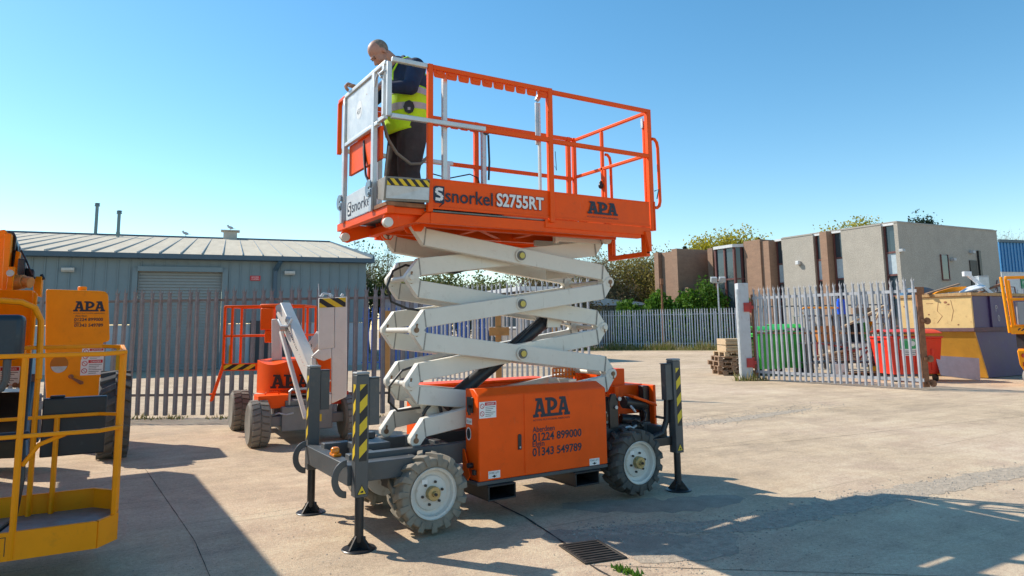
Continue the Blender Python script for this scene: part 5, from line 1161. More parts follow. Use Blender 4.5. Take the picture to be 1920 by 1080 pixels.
mb = MB(); p0, p1 = P_(598.5, 577, D-.004), P_(648, 575, D-.004); mb.stripes(p0, (p1-p0).normalized(), Z3, (p1-p0).length, .13, .15, -.65); obj('hazard_stripe', mb, [blk, yel], ms, sm=0)
mb = MB()
for px in (603, 618, 640): mb.cyl(P_(px, 556, D+.1), P_(px+3, 551, D+.1), .02); 
mb.tube([P_(600, 556, D+.1), P_(606, 550, D+.1), P_(616, 551, D+.1), P_(624, 555, D+.1)], .012); mb.cyl(P_(598, 556, D+.2), P_(597, 532, D+.2), .006); obj('mast_fitting', mb, galv, ms)
mb = MB(); panel(mb, [P_(594, 676, D+.6), P_(620, 668, D+.6), P_(620, 735, D+.6), P_(594, 742, D+.6)], .3); obj('orange_body', mb, orange, gn)
mb = MB(); mb.tube([P_(604, 700, D-.02), P_(606, 715, D-.04), P_(613, 720, D-.04), P_(619, 712, D-.02)], .016); obj('hose', mb, cream, ms)

# --- the large yellow boom lift at the left edge
yb = thing('yellow_boom_lift', 'large amber yellow boom lift with an open basket at the left edge', 'boom lift', (-5.6, 8.9, 0))
D = 8.75
def rounded(pts, r, n=5):
    out = []
    for i, p in enumerate(pts):
        p = Vector(p); a = Vector(pts[i-1]); b2 = Vector(pts[(i+1) % len(pts)])
        if r[i] <= 0: out.append(tuple(p)); continue
        u, v = (a-p).normalized(), (b2-p).normalized()
        for k in range(n+1):
            t = k/n; q = (p+u*r[i])*(1-t)**2+p*2*t*(1-t)+(p+v*r[i])*t*t; out.append(tuple(q))
    return out
e1_, e2_ = Vector((.866, .5, 0)), Vector((-.5, .866, 0)); CW0 = P_(86, 542, 10.0)
def PL(px, py, back=0):
    """the point of the counterweight's front plane behind a picture point"""
    d = F_+ci*((px-960)/1313.29)+cj*(-(py-440)/1313.29); d = Vector((d.dot(rt), d.dot(fw), d.z)); o = Vector((0, 0, CAM.z))
    return o+d*(((CW0-o).dot(e2_)-back)/d.dot(e2_))
def uv(p): q = p-CW0; return (q.dot(e1_), q.z)
A = [uv(PL(*p)) for p in ((86, 542), (203, 546), (206, 640), (193, 642), (184, 852), (92, 860), (84, 700))]
Q = rounded(A, [.03, .09, .05, .02, .05, .05, 0])
mb = MB(); mb.prism(Q, CW0, e1_, Z3, e2_*.8); cw = obj('counterweight', mb, yorange, yb, bevel=.03, seg=3)
mb = MB(); p = PL(153, 543)+e2_*.3; mb.cyl(p, p+Vector((0, 0, .06)), .06, n=20); obj('filler_cap', mb, yorange, cw, bevel=.01)
pw = lambda a, b2: (PL(b2, 600)-PL(a, 600)).length
def tx(mb, px, py, s, h, wpx, k=3, bold=0): text(mb, s, PL(px, py, .001), e1_, Z3, h, pw(px, px+wpx), k=k, bold=bold)
mb = MB(); apa(mb, PL(137, 584, .001), e1_, Z3, pw(137, 197), .148); mb.cut(); tx(mb, 137, 588.5, 'ACCESS PLATFORMS ABERDEEN', .0165, 59); mb.cut()
tx(mb, 141, 594, 'Aberdeen', .028, 22); tx(mb, 139, 602, '01224 899000', .045, 54, bold=.02); mb.cut(); tx(mb, 139, 606.5, 'Elgin', .028, 12); tx(mb, 139, 613, '01343 549789', .045, 54, bold=.02); obj('lettering', mb, ink, cw, sm=0)
danger_label(cw, PL(150, 704, .0012), e1_, Z3, pw(150, 192), .225); danger_label(cw, PL(153, 675, .0012), e1_, Z3, pw(153, 194), .165)
mb = MB(); c = PL(111, 683, .001); mb.flat([(.11*math.cos(a), .12*math.sin(a)) for a in np.linspace(0, 2*PI, 25)[:-1]], c, e1_, Z3, 1); obj('painted_opening', mb, mat('painted_recess_shade', (.42, .15, .01), .6), cw, sm=0)  # flat disc; the shade inside the hole is put into its darker amber
mb = MB(); mb.flat([(.10*math.cos(a), .12*math.sin(a)) for a in np.linspace(PI*1.08, PI*1.92, 14)], c, e1_, Z3, 4); obj('wire_mesh', mb, galv, cw, sm=0)
mb = MB(); h0 = PL(133, 706, .02); mb.ell(h0, (.035, .03, .03)); mb.prism([(0, -.02), (.16, -.10), (.16, -.13), (.12, -.14), (0, -.045)], h0+Vector((0, 0, .02)), e1_, Z3, e2_*-.012); obj('lifting_lug', mb, rust, cw, bevel=.004)
# tyres
def big_tyre(c, r, wd, name='wheel'):
    mb = MB(); c = Vector(c); k = r/.52
    mb.lathe([(.3*k, -wd*.45), (.45*k, -wd*.52), (r*.95, -wd*.45), (r*.965, 0), (r*.95, wd*.45), (.45*k, wd*.52), (.3*k, wd*.45)], c, e1_, 44)
    for i in range(18):
        for s_ in (-1, 1):
            a = 2*PI*(i+.5*(s_ > 0))/18; nrm = e2_*math.cos(a)+Vector((0, 0, math.sin(a))); tg = -e2_*math.sin(a)+Vector((0, 0, math.cos(a)))
            mb.obox(c+nrm*(r*.965)+e1_*(s_*wd*.24), e1_*(wd*.25)+tg*.05*s_, tg*.045, nrm*.03)
    w_ = obj(name, mb, mat('dusty_black_tyre', (.10, .097, .09), .9, var=.25, dirt=.5, dirtcol=(.22, .2, .16), bump=.15), yb, bevel=.008, seg=1)
    mb = MB(); mb.lathe([(.31*k, wd*.46), (.28*k, wd*.36), (.15*k, wd*.3), (.1, wd*.36), (1e-5, wd*.36)], c, e1_, 28, cap0=False); obj('rim', mb, yorange, w_); return w_
big_tyre(P_(213, 777, 9.5)*1, .56, .36)
big_tyre(Vector((-7.4, 8.3, .56)), .56, .36)
# hull, hoods and boom, unseen beyond the left edge; sized and raised to shade the yard
def wbox(mb, x0, x1, y0, y1, z0, z1):     # given in metres along the boom (world axes), turned into yard coordinates
    c = Vector(((x0+x1)/2, (y0+y1)/2, (z0+z1)/2)); f = lambda v: Vector((v.dot(rt), v.dot(fw), v.z))
    q = c-Vector((CAM.x, CAM.y, 0)); return mb.obox(f(q), f(Vector(((x1-x0)/2, 0, 0))), f(Vector((0, (y1-y0)/2, 0))), f(Vector((0, 0, (z1-z0)/2))))
mb = MB(); wbox(mb, -6.6, -4.9, 1.0, 5.8, .45, .95); obj('chassis', mb, blackm, yb, bevel=.03)
mb = MB(); wbox(mb, -6.8, -4.75, .8, 5.6, .96, 2.35); obj('hood', mb, yorange, yb, bevel=.05)  # out of view; kept solid and tall to fill the shade below the boom
mb = MB(); wbox(mb, -5.6, -4.54, -1.4, 7.2, 3.15, 3.6); obj('boom', mb, yorange, yb, bevel=.02)  # out of view; height and reach set for its shadow edge on the ground
mb = MB(); wbox(mb, -5.5, -4.8, 3.0, 3.8, 2.351, 3.149); obj('boom_rest', mb, yorange, yb, bevel=.02)
for k in range(3):
    y0_ = .95+1.56*k
    mb = MB(); wbox(mb, -4.749, -4.732, y0_, y0_+1.42, 1.05, 2.24); dp_ = obj('hood_door', mb, yorange, yb, bevel=.012)
    mb = MB(); wbox(mb, -4.7315, -4.715, y0_+1.2, y0_+1.3, 1.6, 1.72); obj('handle', mb, blackp, dp_, bevel=.005)
    mb = MB()
    for j in range(6): wbox(mb, -4.7315, -4.722, y0_+.2, y0_+.8, 1.85+.05*j, 1.875+.05*j)
    obj('vent', mb, blackm, dp_)
mb = MB(); wbox(mb, -5.44, -4.70, -2.1, -1.401, 3.22, 3.53); obj('inner_boom', mb, gw, yb, bevel=.02)
mb = MB(); wbox(mb, -4.539, -4.50, -1.2, 6.6, 3.3, 3.42); obj('cable_track', mb, blackm, yb, bevel=.01)
mb = MB(); wbox(mb, -5.62, -4.53, -1.42, -1.25, 3.13, 3.62); obj('boom_collar', mb, blackm, yb, bevel=.02)
# visible upright parts at the edge of the frame
def ub(name, pts, D, t, m_=yorange, bv=.012, lab=None): mb = MB(); panel(mb, [P_(x, y, D) for x, y in pts], t, (-.5, .866)); return obj(name, mb, m_, yb, bevel=bv, label=lab)
ub('boom_tower', [(-30, 436), (9, 430), (18, 440), (14, 540), (-30, 545)], 8.9, .35)
ub('boom_link', [(8, 436), (22, 438), (12, 560), (2, 560)], 8.7, .2)
ub('boom_web', [(20, 440), (32, 452), (38, 500), (30, 540), (16, 540)], 8.95, .2, blackm)
ub('boom_link', [(30, 470), (38, 472), (30, 520), (22, 520)], 8.8, .16)
ub('tilt_arm', [(16, 500), (28, 500), (18, 600), (4, 600)], 8.5, .12)
mb = MB(); mb.cyl(P_(19, 512, 8.5), P_(19, 512, 8.44), .04, n=16); obj('tilt_arm_pin', mb, galv, yb)
ub('junction_box', [(34, 484), (47, 486), (46, 520), (32, 514)], 8.7, .12, blackp)
ub('junction_box', [(48, 502), (64, 505), (63, 525), (47, 524)], 8.75, .14, blackp)
ub('black_bracket', [(14, 432), (27, 436), (31, 446), (28, 470), (20, 470)], 8.85, .1, blackm)
ub('pale_shield', [(30, 452), (38, 462), (54, 508), (46, 512), (34, 484)], 9.1, .1, mat('pale_grey_shield', (.42, .4, .38), .5))
mb = MB(); a, q = P_(26, 530, 8.6), P_(46, 528, 8.6); mb.cyl(a, q, .10, .085, n=18); mb.cyl(P_(46, 528, 8.6), P_(58, 530, 8.6), .07, n=16); obj('slew_motor', mb, mat('dull_orange_casting', (.5, .22, .05), .5, var=.2), yb, bevel=.006)
ub('end_plate', [(63, 518), (79, 518), (76, 556), (62, 553)], 8.9, .25)
mb = MB(); mb.cyl(P_(78, 515, 8.95), P_(82, 524, 8.95), .02); mb.tube([P_(40, 470, 8.8), P_(50, 490, 8.75), P_(60, 515, 8.75), P_(66, 522, 8.8)], .012); obj('hose', mb, blackm, yb)
ub('turntable_panel', [(-40, 542), (62, 544), (56, 655), (-40, 655)], 8.3, .35)
ub('turntable_edge', [(62, 546), (70, 550), (62, 650), (54, 655)], 8.2, .1)
ub('turntable_box', [(-40, 655), (48, 655), (47, 720), (-40, 728)], 7.9, .3)
mb = MB()
for px in (-8, 2, 12, 30, 40): mb.cyl(P_(px, 722, 7.9)-Vector((0, .02, 0)), P_(px, 722, 7.9), .03, n=12)
obj('plug', mb, rust, yb)
mb = MB(); o = P_(-20, 722, 7.89); 
dl = danger_label(yb, (o.x, o.y-.002, o.z), X3, Z3, .33, .20)
ub('dark_undercarriage', [(-40, 735), (60, 735), (58, 858), (-40, 862)], 8.4, .6, blackm)
ub('drive_post', [(47, 648), (58, 648), (56, 770), (44, 770)], 8.0, .12)
ub('battery_pack', [(60, 742), (74, 742), (72, 830), (58, 830)], 8.6, .4, mat('blue_grey_tank', (.06, .12, .17), .5))
ub('label_plate', [(72, 752), (82, 752), (81, 768), (71, 768)], 8.58, .004, wht, bv=0)
mb = MB(); mb.cyl(P_(58, 716, 7.95), P_(66, 716, 7.95), .09, n=20); mb.tube([P_(60, 720, 7.9), P_(54, 760, 7.6), P_(49, 810, 7.0), P_(47, 860, 6.3)], .03); obj('hose_reel', mb, blackm, yb)
# basket
A0 = Vector((-2.639, 4.612)); e1 = Vector((.866, .5)); e2 = Vector((-.5, .866))
def B_(a, b2, z): p = A0+e1*a+e2*b2; return Vector((p.x, p.y, z))
plan = [(-1.9, 0), (0, 0), (.11, .155), (.10, .96), (-.03, 1.12), (-1.9, 1.12)]
mb = MB(); mb.add([B_(a, b2, .28) for a, b2 in plan]+[B_(a, b2, .30) for a, b2 in plan], [(5, 4, 3, 2, 1, 0), (6, 7, 8, 9, 10, 11)]+[(i, (i+1) % 6, (i+1) % 6+6, i+6) for i in range(6)])
bs = obj('basket', mb, steelplate, yb)
def toe(i0, i1, nm='toe_board'):
    mb = MB(); P = plan
    for i in range(i0, i1):
        a, c = B_(*P[i], .28), B_(*P[i+1], .28); n_ = (c-a).cross(Vector((0, 0, 1))).normalized()*.008
        zt = .44
        mb.add([a+n_, c+n_, c+n_+Vector((0, 0, zt-.28)), a+n_+Vector((0, 0, zt-.28)), a-n_*.2, c-n_*.2, c-n_*.2+Vector((0, 0, zt-.28)), a-n_*.2+Vector((0, 0, zt-.28))], [(0, 1, 2, 3), (7, 6, 5, 4), (3, 2, 6, 7), (1, 0, 4, 5), (2, 1, 5, 6), (0, 3, 7, 4)])
        d2 = n_*2.2; q = Vector((0, 0, .004))
        mb.add([a+n_*1.1+Vector((0, 0, zt-.276)), c+n_*1.1+Vector((0, 0, zt-.276)), c-d2+Vector((0, 0, zt-.276)), a-d2+Vector((0, 0, zt-.276)), a+n_*1.1+Vector((0, 0, zt-.28)), c+n_*1.1+Vector((0, 0, zt-.28)), c-d2+Vector((0, 0, zt-.28)), a-d2+Vector((0, 0, zt-.28))], [(0, 1, 2, 3), (7, 6, 5, 4), (4, 5, 1, 0), (6, 7, 3, 2)])
    return obj(nm, mb, yorange, bs)
toe(0, 1); toe(1, 2); toe(2, 3); toe(3, 4); toe(4, 5)
def br(pts, nm='rail', w_=.029, m_=None, r=None):
    mb = MB()
    if r: mb.tube(pts, r, 10)
    else:
        for p, q in zip(pts[:-1], pts[1:]): d = (q-p).normalized()*(w_*.45); mb.bar(p-d, q+d, w_, w_)
    return obj(nm, mb, m_ or yorange, bs, bevel=.007)
br([B_(-1.9, .0, 1.485), B_(-.02, 0, 1.485), B_(.10, .12, 1.49), B_(.10, .97, 1.51), B_(-.03, 1.08, 1.515), B_(-.58, 1.08, 1.515)])
br([B_(-1.9, .0, 1.0), B_(-.02, 0, 1.0), B_(.10, .12, 1.0)], w_=.026); br([B_(.10, .97, 1.0), B_(-.03, 1.08, 1.0), B_(-1.9, 1.08, 1.0)], w_=.026)
for a, b2, z in ((.09, .14, 1.49), (.10, .24, 1.49), (-.44, .0, 1.485), (-.44, 1.08, 1.6), (.10, .9, 1.5), (-.30, 1.08, 1.0)): br([B_(a, b2, .3), B_(a, b2, z-.02)], 'post', .031)
br([B_(-.42, .02, .82), B_(-.34, .02, .94), B_(-.20, .02, .995)], 'brace', r=.014); br([B_(.09, .12, .99), B_(.095, .14, 1.08), B_(.10, .16, 1.16)], 'brace', r=.012)
br([B_(-1.2, .02, 1.0), B_(-.46, .02, 1.0), B_(-.40, .05, 1.0)], 'foam_sleeve', r=.028, m_=blackp)
br([B_(-.48, .9, 1.46), B_(-.46, .6, 1.2), B_(-.45, .4, .95), B_(-.43, .3, .7), B_(-.46, .34, .45), B_(-.56, .4, .36), B_(-.7, .4, .335)], 'power_cable', r=.014, m_=blackm)
br([B_(-1.6, .69, 1.85), B_(-.66, .69, 1.85), B_(-.54, .69, 1.84), B_(-.46, .69, 1.80), B_(-.42, .69, 1.71), B_(-.41, .69, 1.30)], 'console_guard', r=.022)
mb = MB(); mb.add([B_(a, b2, z) for z in (1.45, 1.75) for a, b2 in ((-1.5, .45), (-.50, .45), (-.50, .66), (-1.5, .66))], [(3, 2, 1, 0), (4, 5, 6, 7), (0, 1, 5, 4), (1, 2, 6, 5), (2, 3, 7, 6), (3, 0, 4, 7)]); obj('control_console', mb, mat('dark_blue_black_plastic', (.012, .028, .045), .42, var=.15, dirt=.2, bump=.05), bs, bevel=.04, seg=3)
br([B_(-.58, .5, 1.46), B_(-.58, .5, 1.32), B_(-.60, .5, 1.26), B_(-.68, .5, 1.22), B_(-1.3, .5, 1.20)], 'console_tube', r=.024, m_=mat('grey_plastic_tube', (.08, .085, .09), .5))
mb = MB(); mb.add([B_(a, b2, z) for z in (.70, 1.13) for a, b2 in ((-.40, 1.12), (.02, 1.12), (.02, 1.22), (-.40, 1.22))], [(3, 2, 1, 0), (4, 5, 6, 7), (0, 1, 5, 4), (1, 2, 6, 5), (2, 3, 7, 6), (3, 0, 4, 7)])
mb.add([B_(a, b2, z) for z in (1.131, 1.15) for a, b2 in ((-.36, 1.13), (-.26, 1.13), (-.26, 1.18), (-.36, 1.18))], [(3, 2, 1, 0), (4, 5, 6, 7), (0, 1, 5, 4), (1, 2, 6, 5), (2, 3, 7, 6), (3, 0, 4, 7)])
obj('document_case', mb, blackp, bs, bevel=.02, seg=3, label='black plastic case hung on the back of the basket')
mb = MB(); p = B_(-.62, .05, .33); mb.box((p.x-.14, p.y-.05, .327), (p.x-.01, p.y+.1, .56)); single('blue_box', 'small light blue box standing on the floor of the yellow basket', 'box', MB().add([(v[0], v[1], v[2]) for v in mb.v], mb.f), mat('light_blue_plastic', (.06, .32, .48), .4), (p.x, p.y, .327), bevel=.008)
mb = MB(); o = B_(-.545, -.0095, .31); u_ = Vector((e1.x, e1.y, 0))
for q0, q1 in (((0, 0), (.004, .11)), ((.07, 0), (.074, .11)), ((0, .106), (.074, .11))): mb.flat([q0, (q1[0], q0[1]), q1, (q0[0], q1[1])], o, u_, Z3, 3)
obj('painted_mark', mb, blk, bs, sm=0)
# ------------------------------------------------------------------ right side of the yard
# pallets beside the gate post
def pallet(label, x, y, z, rz, m_, w_=1.0, dp=1.1):
    t = thing('pallet', label, 'pallet', (x, y, z), group='pallets stacked beside the gate post', rot=rz)
    for s_ in range(6):
        mb = MB(); a = -w_/2+s_*(w_-.1)/5; mb.box((a, -dp/2, .122), (a+.1, dp/2, .144)); obj('top_board', mb, m_, t, bevel=.003, seg=1)
    for yb_ in (-dp/2, -.05, dp/2-.1):
        mb = MB(); mb.box((-w_/2, yb_, .10), (w_/2, yb_+.1, .1215)); mb.box((-w_/2, yb_, 0), (w_/2, yb_+.1, .02)); obj('bearer', mb, m_, t, bevel=.003, seg=1)
        for x_ in (-w_/2, -.07, w_/2-.14):
            mb = MB(); mb.box((x_, yb_, .0205), (x_+.14, yb_+.1, .0995)); obj('block', mb, m_, t, bevel=.003, seg=1)
    return t
names = ['lowest brown pallet of the stack beside the gate post', 'second brown pallet from the ground in the gate post stack', 'third brown pallet from the ground in the gate post stack', 'fourth pallet from the ground in the gate post stack', 'uppermost flat pallet below the two pale boxes']
dx = [.10, .0, -.04, .03, .16]
for k in range(5): pallet(names[k], 6.95+dx[k], 22.9, .005+.146*k, .06*(-1)**k, timberd if k < 4 else timber)
for k, lab in enumerate(('lower pale timber box on top of the pallet stack', 'upper pale timber box on top of the pallet stack')):
    t = thing('timber_box', lab, 'box', (7.1, 22.8, .737+.21*k), group='timber boxes on the pallets', rot=.03)
    mb = MB(); mb.box((-.42, -.45, 0), (.42, .45, .19)); obj('box', mb, timber, t, bevel=.005)
    mb = MB(); mb.box((-.44, -.47, .135), (.44, -.4505, .19)); mb.cut(); mb.box((-.44, -.47, .02), (.44, -.4505, .10)); obj('plank', mb, timber, t, bevel=.004)
# green bins
greenp = mat('bright_green_plastic', (.03, .42, .045), .4, var=.12, scale=3, dirt=.3, dirtcol=(.03, .2, .03))
redp = mat('bright_red_plastic', (.72, .03, .012), .38, var=.08, scale=3, dirt=.35, dirtcol=(.4, .05, .03))
def bin_(name, label, x, y, w_, dp, h, m_, rz=0):
    t = thing(name, label, 'bin', (x, y, 0), rot=rz)
    mb = MB(); k = .86; z0 = .2
    V = [(sx*w_/2*kk, sy*dp/2*kk, z) for z, kk in ((z0, k), (h*.82, 1)) for sx, sy in ((-1, -1), (1, -1), (1, 1), (-1, 1))]
    mb.add(V, [(3, 2, 1, 0), (4, 5, 6, 7), (0, 1, 5, 4), (1, 2, 6, 5), (2, 3, 7, 6), (3, 0, 4, 7)])
    for x_ in (-.3, 0, .3): mb.obox((x_*w_, -dp/2*.94, h*.42), (.03, 0, 0), (0, .012, 0), (0, -.012*(h/.8), h*.2))
    b_ = obj('body', mb, m_, t, bevel=.03, seg=3)
    mb = MB(); mb.box((-w_/2-.03, -dp/2-.03, h*.82+.001), (w_/2+.03, dp/2+.03, h*.82+.06)); obj('rim', mb, m_, t, bevel=.02, seg=2)
    mb = MB(); n = 10; P = [(-dp/2-.02+ (dp+.04)*i/n, h*.885+ (h*.115)*math.sin(PI*(.12+.75*i/n))) for i in range(n+1)]; Pl = P+[(p[0], p[1]-.02) for p in P[::-1]]
    mb.prism(Pl, (-w_/2-.02, 0, 0), Y3, Z3, (w_+.04, 0, 0)); obj('lid', mb, m_, t, bevel=.008)
    for sx in (-1, 1):
        mb = MB(); mb.cyl((sx*w_/2, -dp*.1, h*.76), (sx*(w_/2+.09), -dp*.1, h*.76), .04); obj('trunnion', mb, blackm, t)
        for sy in (-1, 1): mb = MB(); mb.cyl((sx*w_*.38-.03, sy*dp*.34, .1), (sx*w_*.38+.03, sy*dp*.34, .1), .1, n=18); mb.box((sx*w_*.38-.035, sy*dp*.34-.03, .1), (sx*w_*.38+.035, sy*dp*.34+.03, .22)); obj('castor', mb, blackm, t)
    return t
bin_('green_bin', 'bright green wheelie bin nearest the gate hinge behind the pales', 7.98, 22.5, .95, .9, 1.52, greenp, .2)
bin_('green_bin', 'second bright green bin, with the domed lid, right of the first', 8.75, 22.9, .95, .9, 1.58, greenp, -.1)
r_ = bin_('red_bin', 'red wheelie bin with a green and white label before the skip', 10.83, 19.6, 1.46, .95, 1.40, redp, .05)
mb = MB(); o = (-.48, -.474, .68); u_ = X3; v_ = Vector((0, -.06, 1)).normalized(); o = (-.46, -.463, .70)
mb.flat([(0, 0), (.72, 0), (.72, .46), (0, .46)], o, u_, v_, 8); mb.m = 1; mb.flat([(.01, .18), (.71, .18), (.71, .45), (.01, .45)], o, u_, v_, 12); mb.m = 0
mb.flat([(.36+.07*math.cos(a), .32+.07*math.sin(a)) for a in np.linspace(0, 2*PI, 19)[:-1]], o, u_, v_, 16); mb.m = 2
for k in range(3): mb.flat([(.06, .13-.045*k), (.62-.1*k, .13-.045*k), (.62-.1*k, .115-.045*k), (.06, .115-.045*k)], o, u_, v_, 12)
mb.m = 0; text(mb, 'WASTE PAPER', Vector(o)+Vector((.1, 0, 0))+v_*.405, u_, v_, .03, .5, k=16)
obj('label', mb, [wht, mat('label_green', (.03, .36, .12), .5), blk], r_, sm=0)
# the skip
skipc = mat('cream_yellow_skip_paint', (.68, .48, .20), .6, var=.1, scale=2, dirt=.75, dirtcol=(.30, .14, .05), bump=.1)
skipo = mat('ochre_skip_paint', (.58, .30, .03), .6, var=.12, scale=2, dirt=.6, dirtcol=(.3, .14, .03))
skipp = mat('purple_skip_paint', (.058, .035, .12), .5, var=.2, scale=2, dirt=.6, dirtcol=(.10, .13, .20), bump=.05)
sk_ = thing('skip', 'large skip with a cream yellow end and rusty dark purple sides piled with scrap', 'skip', (12.76, 19.6, 0), rot=R(30))
# local x along the purple side, y along the cream end
ZT_, ZM_ = 2.30, 1.36; LS, WS = 5.0, 2.1
def face(name, P, m_, th):
    mb = MB(); P = [Vector(p) for p in P]; n = len(P); V = P+[p+Vector(th) for p in P]
    mb.add(V, [tuple(range(n)), tuple(range(2*n-1, n-1, -1))]+[(i, i+n, (i+1) % n+n, (i+1) % n) for i in range(n)])
    bm_ = bmesh.new(); return obj(name, mb, m_, sk_, bevel=.006)
face('end_wall', [(0, WS, ZM_), (0, 0, ZM_), (0, 0, ZT_), (0, WS, ZT_)][::-1], skipc, (.06, 0, 0))
face('lower_end', [(.5, WS-.01, 0.02), (.5, .01, .02), (.001, .01, ZM_-.001), (.001, WS-.01, ZM_-.001)], skipo, (.06, 0, 0))
face('side_wall', [(.061, 0, ZM_), (LS, 0, ZM_), (LS, 0, ZT_), (.061, 0, ZT_)], skipp, (0, .06, 0))
face('lower_side', [(.5, 0.02, .02), (LS, .02, .02), (LS, .02, ZM_-.001), (.03, .02, ZM_-.001)], skipp, (0, .06, 0))
face('side_wall', [(.061, WS-.06, .05), (LS, WS-.06, .05), (LS, WS-.06, ZT_), (.061, WS-.06, ZT_)], skipp, (0, .06, 0))
face('end_wall', [(LS, WS, .05), (LS, 0, .05), (LS, 0, ZT_), (LS, WS, ZT_)], skipp, (.06, 0, 0))
mb = MB(); mb.box((-.05, -.05, ZT_+.001), (LS+.06, .07, ZT_+.09)); mb.box((-.05, .0705, ZT_+.001), (.08, WS+.03, ZT_+.09)); mb.box((.0805, WS-.08, ZT_+.001), (LS, WS+.03, ZT_+.09)); obj('top_rim', mb, mat('rusty_cream_rim', (.45, .28, .12), .8, var=.3, scale=6, dirt=.9, dirtcol=(.22, .09, .04), bump=.1), sk_, bevel=.01)
mb = MB(); mb.box((-.03, -.035, ZM_-.06), (LS, -.001, ZM_+.06)); mb.box((-.04, -.03, ZM_-.05), (-.001, WS, ZM_+.05)); obj('waist_rail', mb, mat('rusty_purple_rail', (.13, .07, .08), .7, var=.3, dirt=.8, dirtcol=(.2, .09, .04)), sk_, bevel=.006)
for x in (.9, 2.1, 3.3):
    mb = MB(); mb.box((x, -.05, ZM_+.061), (x+.09, -.001, ZT_)); obj('side_rib', mb, skipp, sk_, bevel=.004)
mb = MB(); text(mb, 'P', (1.25, -.003, 1.86), X3, Z3, .18); mb.cut(); text(mb, 'LOS', (1.75, -.003, 1.86), X3, Z3, .18); mb.cut(); text(mb, '0', (1.32, -.003, 1.58), X3, Z3, .18); mb.cut(); text(mb, '12', (1.85, -.003, 1.58), X3, Z3, .18); obj('lettering', mb, mat('worn_white_ink', (.45, .42, .42), .7, var=.4, dirt=.5), sk_, sm=0)
# crease in the end plate and rust scars
mb = MB()
for P in ([(0, .9, 2.15), (0, .95, 1.9), (0, .82, 1.75), (0, .98, 1.55)], [(0, .55, 2.2), (0, .5, 1.9), (0, .58, 1.6)], [(0, 1.6, 2.1), (0, 1.5, 2.06)], [(0, 1.25, 2.12), (0, 1.05, 2.12)]):
    mb.tube([Vector(p)+Vector((-.001, 0, 0)) for p in P], .006, 6)
for y, z, s_ in ((.7, 2.14, .05), (.62, 2.08, .035), (1.2, 1.8, .03), (1.45, 1.95, .03), (1.9, 2.05, .04), (.4, 1.5, .03)): mb.ell((-.001, y, z), (.004, s_, s_*.7))
obj('rust_scar', mb, rust, sk_, each=True)
# scrap in and on the skip
def scrap(name, label, cat, mb, m_, loc, rot=0, **k): return single(name, label, cat, mb, m_, loc, rot=rot, **k)
mb = MB(); mb.ell((0, 0, .1), (.40, .22, .07), rot=Matrix.Rotation(R(-14), 3, 'Y')); mb.ell((0, 0, .11), (.3, .15, .09), rot=Matrix.Rotation(R(-14), 3, 'Y')); scrap('white_basin', 'glossy white basin lying on the scrap in the skip', 'basin', mb, mat('white_enamel', (.75, .77, .8), .15), (13.45, 20.55, 2.42))
mb = MB(); mb.bar((-.35, 0, .62), (.35, 0, .0), .07, .10); mb.box((-.5, -.06, .58), (-.28, .06, .72)); scrap('white_frame_post', 'white post sticking up diagonally out of the skip', 'post', mb, mat('white_enamel', (.75, .77, .8), .15), (13.75, 20.6, 2.32), bevel=.01)
mb = MB(); mb.prism([(.5*math.cos(a), .30*math.sin(a)) for a in np.linspace(0, PI, 16)], (0, 0, 0), X3, Z3, (0, .5, .0)); scrap('blue_drum_half', 'dark blue rounded sheet at the left end of the skip', 'sheet', mb, mat('slate_blue_plastic', (.05, .12, .2), .4), (12.3, 21.1, 2.33), bevel=.01)
mb = MB(); mb.prism([(-.5, 0), (.45, .1), (.5, .22), (.1, .2), (-.35, .08)], (0, 0, 0), X3, Z3, (.1, .35, 0)); scrap('yellow_sheet', 'bent yellow sheet lying on the scrap in the skip', 'sheet', mb, yorange, (12.95, 20.8, 2.40), bevel=.006)
mb = MB(); mb.bar((-.5, 0, 0), (.55, .1, .28), .12, .04); scrap('scrap_plank', 'brown plank sloping out of the skip beside the blue sheet', 'plank', mb, timberd, (12.55, 20.5, 2.40), bevel=.004)
mb = MB(); mb.bar((-.4, 0, .0), (.45, .1, .3), .10, .05); scrap('scrap_plank', 'dark brown plank behind the white post in the skip', 'plank', mb, rust, (14.2, 20.9, 2.40), bevel=.004)
mb = MB(); mb.prism([(-.6, 0), (.6, 0), (.75, .12), (.5, .22), (.1, .15), (-.3, .25), (-.7, .1)], (0, 0, 0), X3, Z3, (0, .9, 0)); scrap('rubble', 'heap of mixed grey brown rubbish filling the skip', 'rubbish', mb, mat('mixed_rubbish', (.16, .12, .09), .9, var=.6, scale=9, bump=.5), (14.2, 21.2, 2.25), bevel=.02)
mb = MB(); mb.box((-.15, -.1, 0), (.15, .1, .42)); mb.box((-.16, -.11, .421), (.16, .11, .45)); scrap('grey_box', 'upright grey box standing at the back of the skip', 'box', mb, galv, (14.05, 21.0, 2.48), bevel=.01)
# board leaning on the skip
mb = MB(); P = [(0, .16), (1.10, .0), (1.26, .60), (.0, .70)]
mb.prism(P, (0, 0, 0), X3, Vector((0, .28, 1)).normalized(), (0, -.02, .006)); mb.cyl((.98, .012, .08), (.98, -.012, .08), .018, n=10); scrap('leaning_board', 'pale lilac grey board leaning against the foot of the skip', 'board', mb, mat('pale_lilac_board', (.48, .46, .50), .4, var=.12, dirt=.5, dirtcol=(.35, .3, .28)), (11.42, 19.05, .012), rot=.12, bevel=.003)
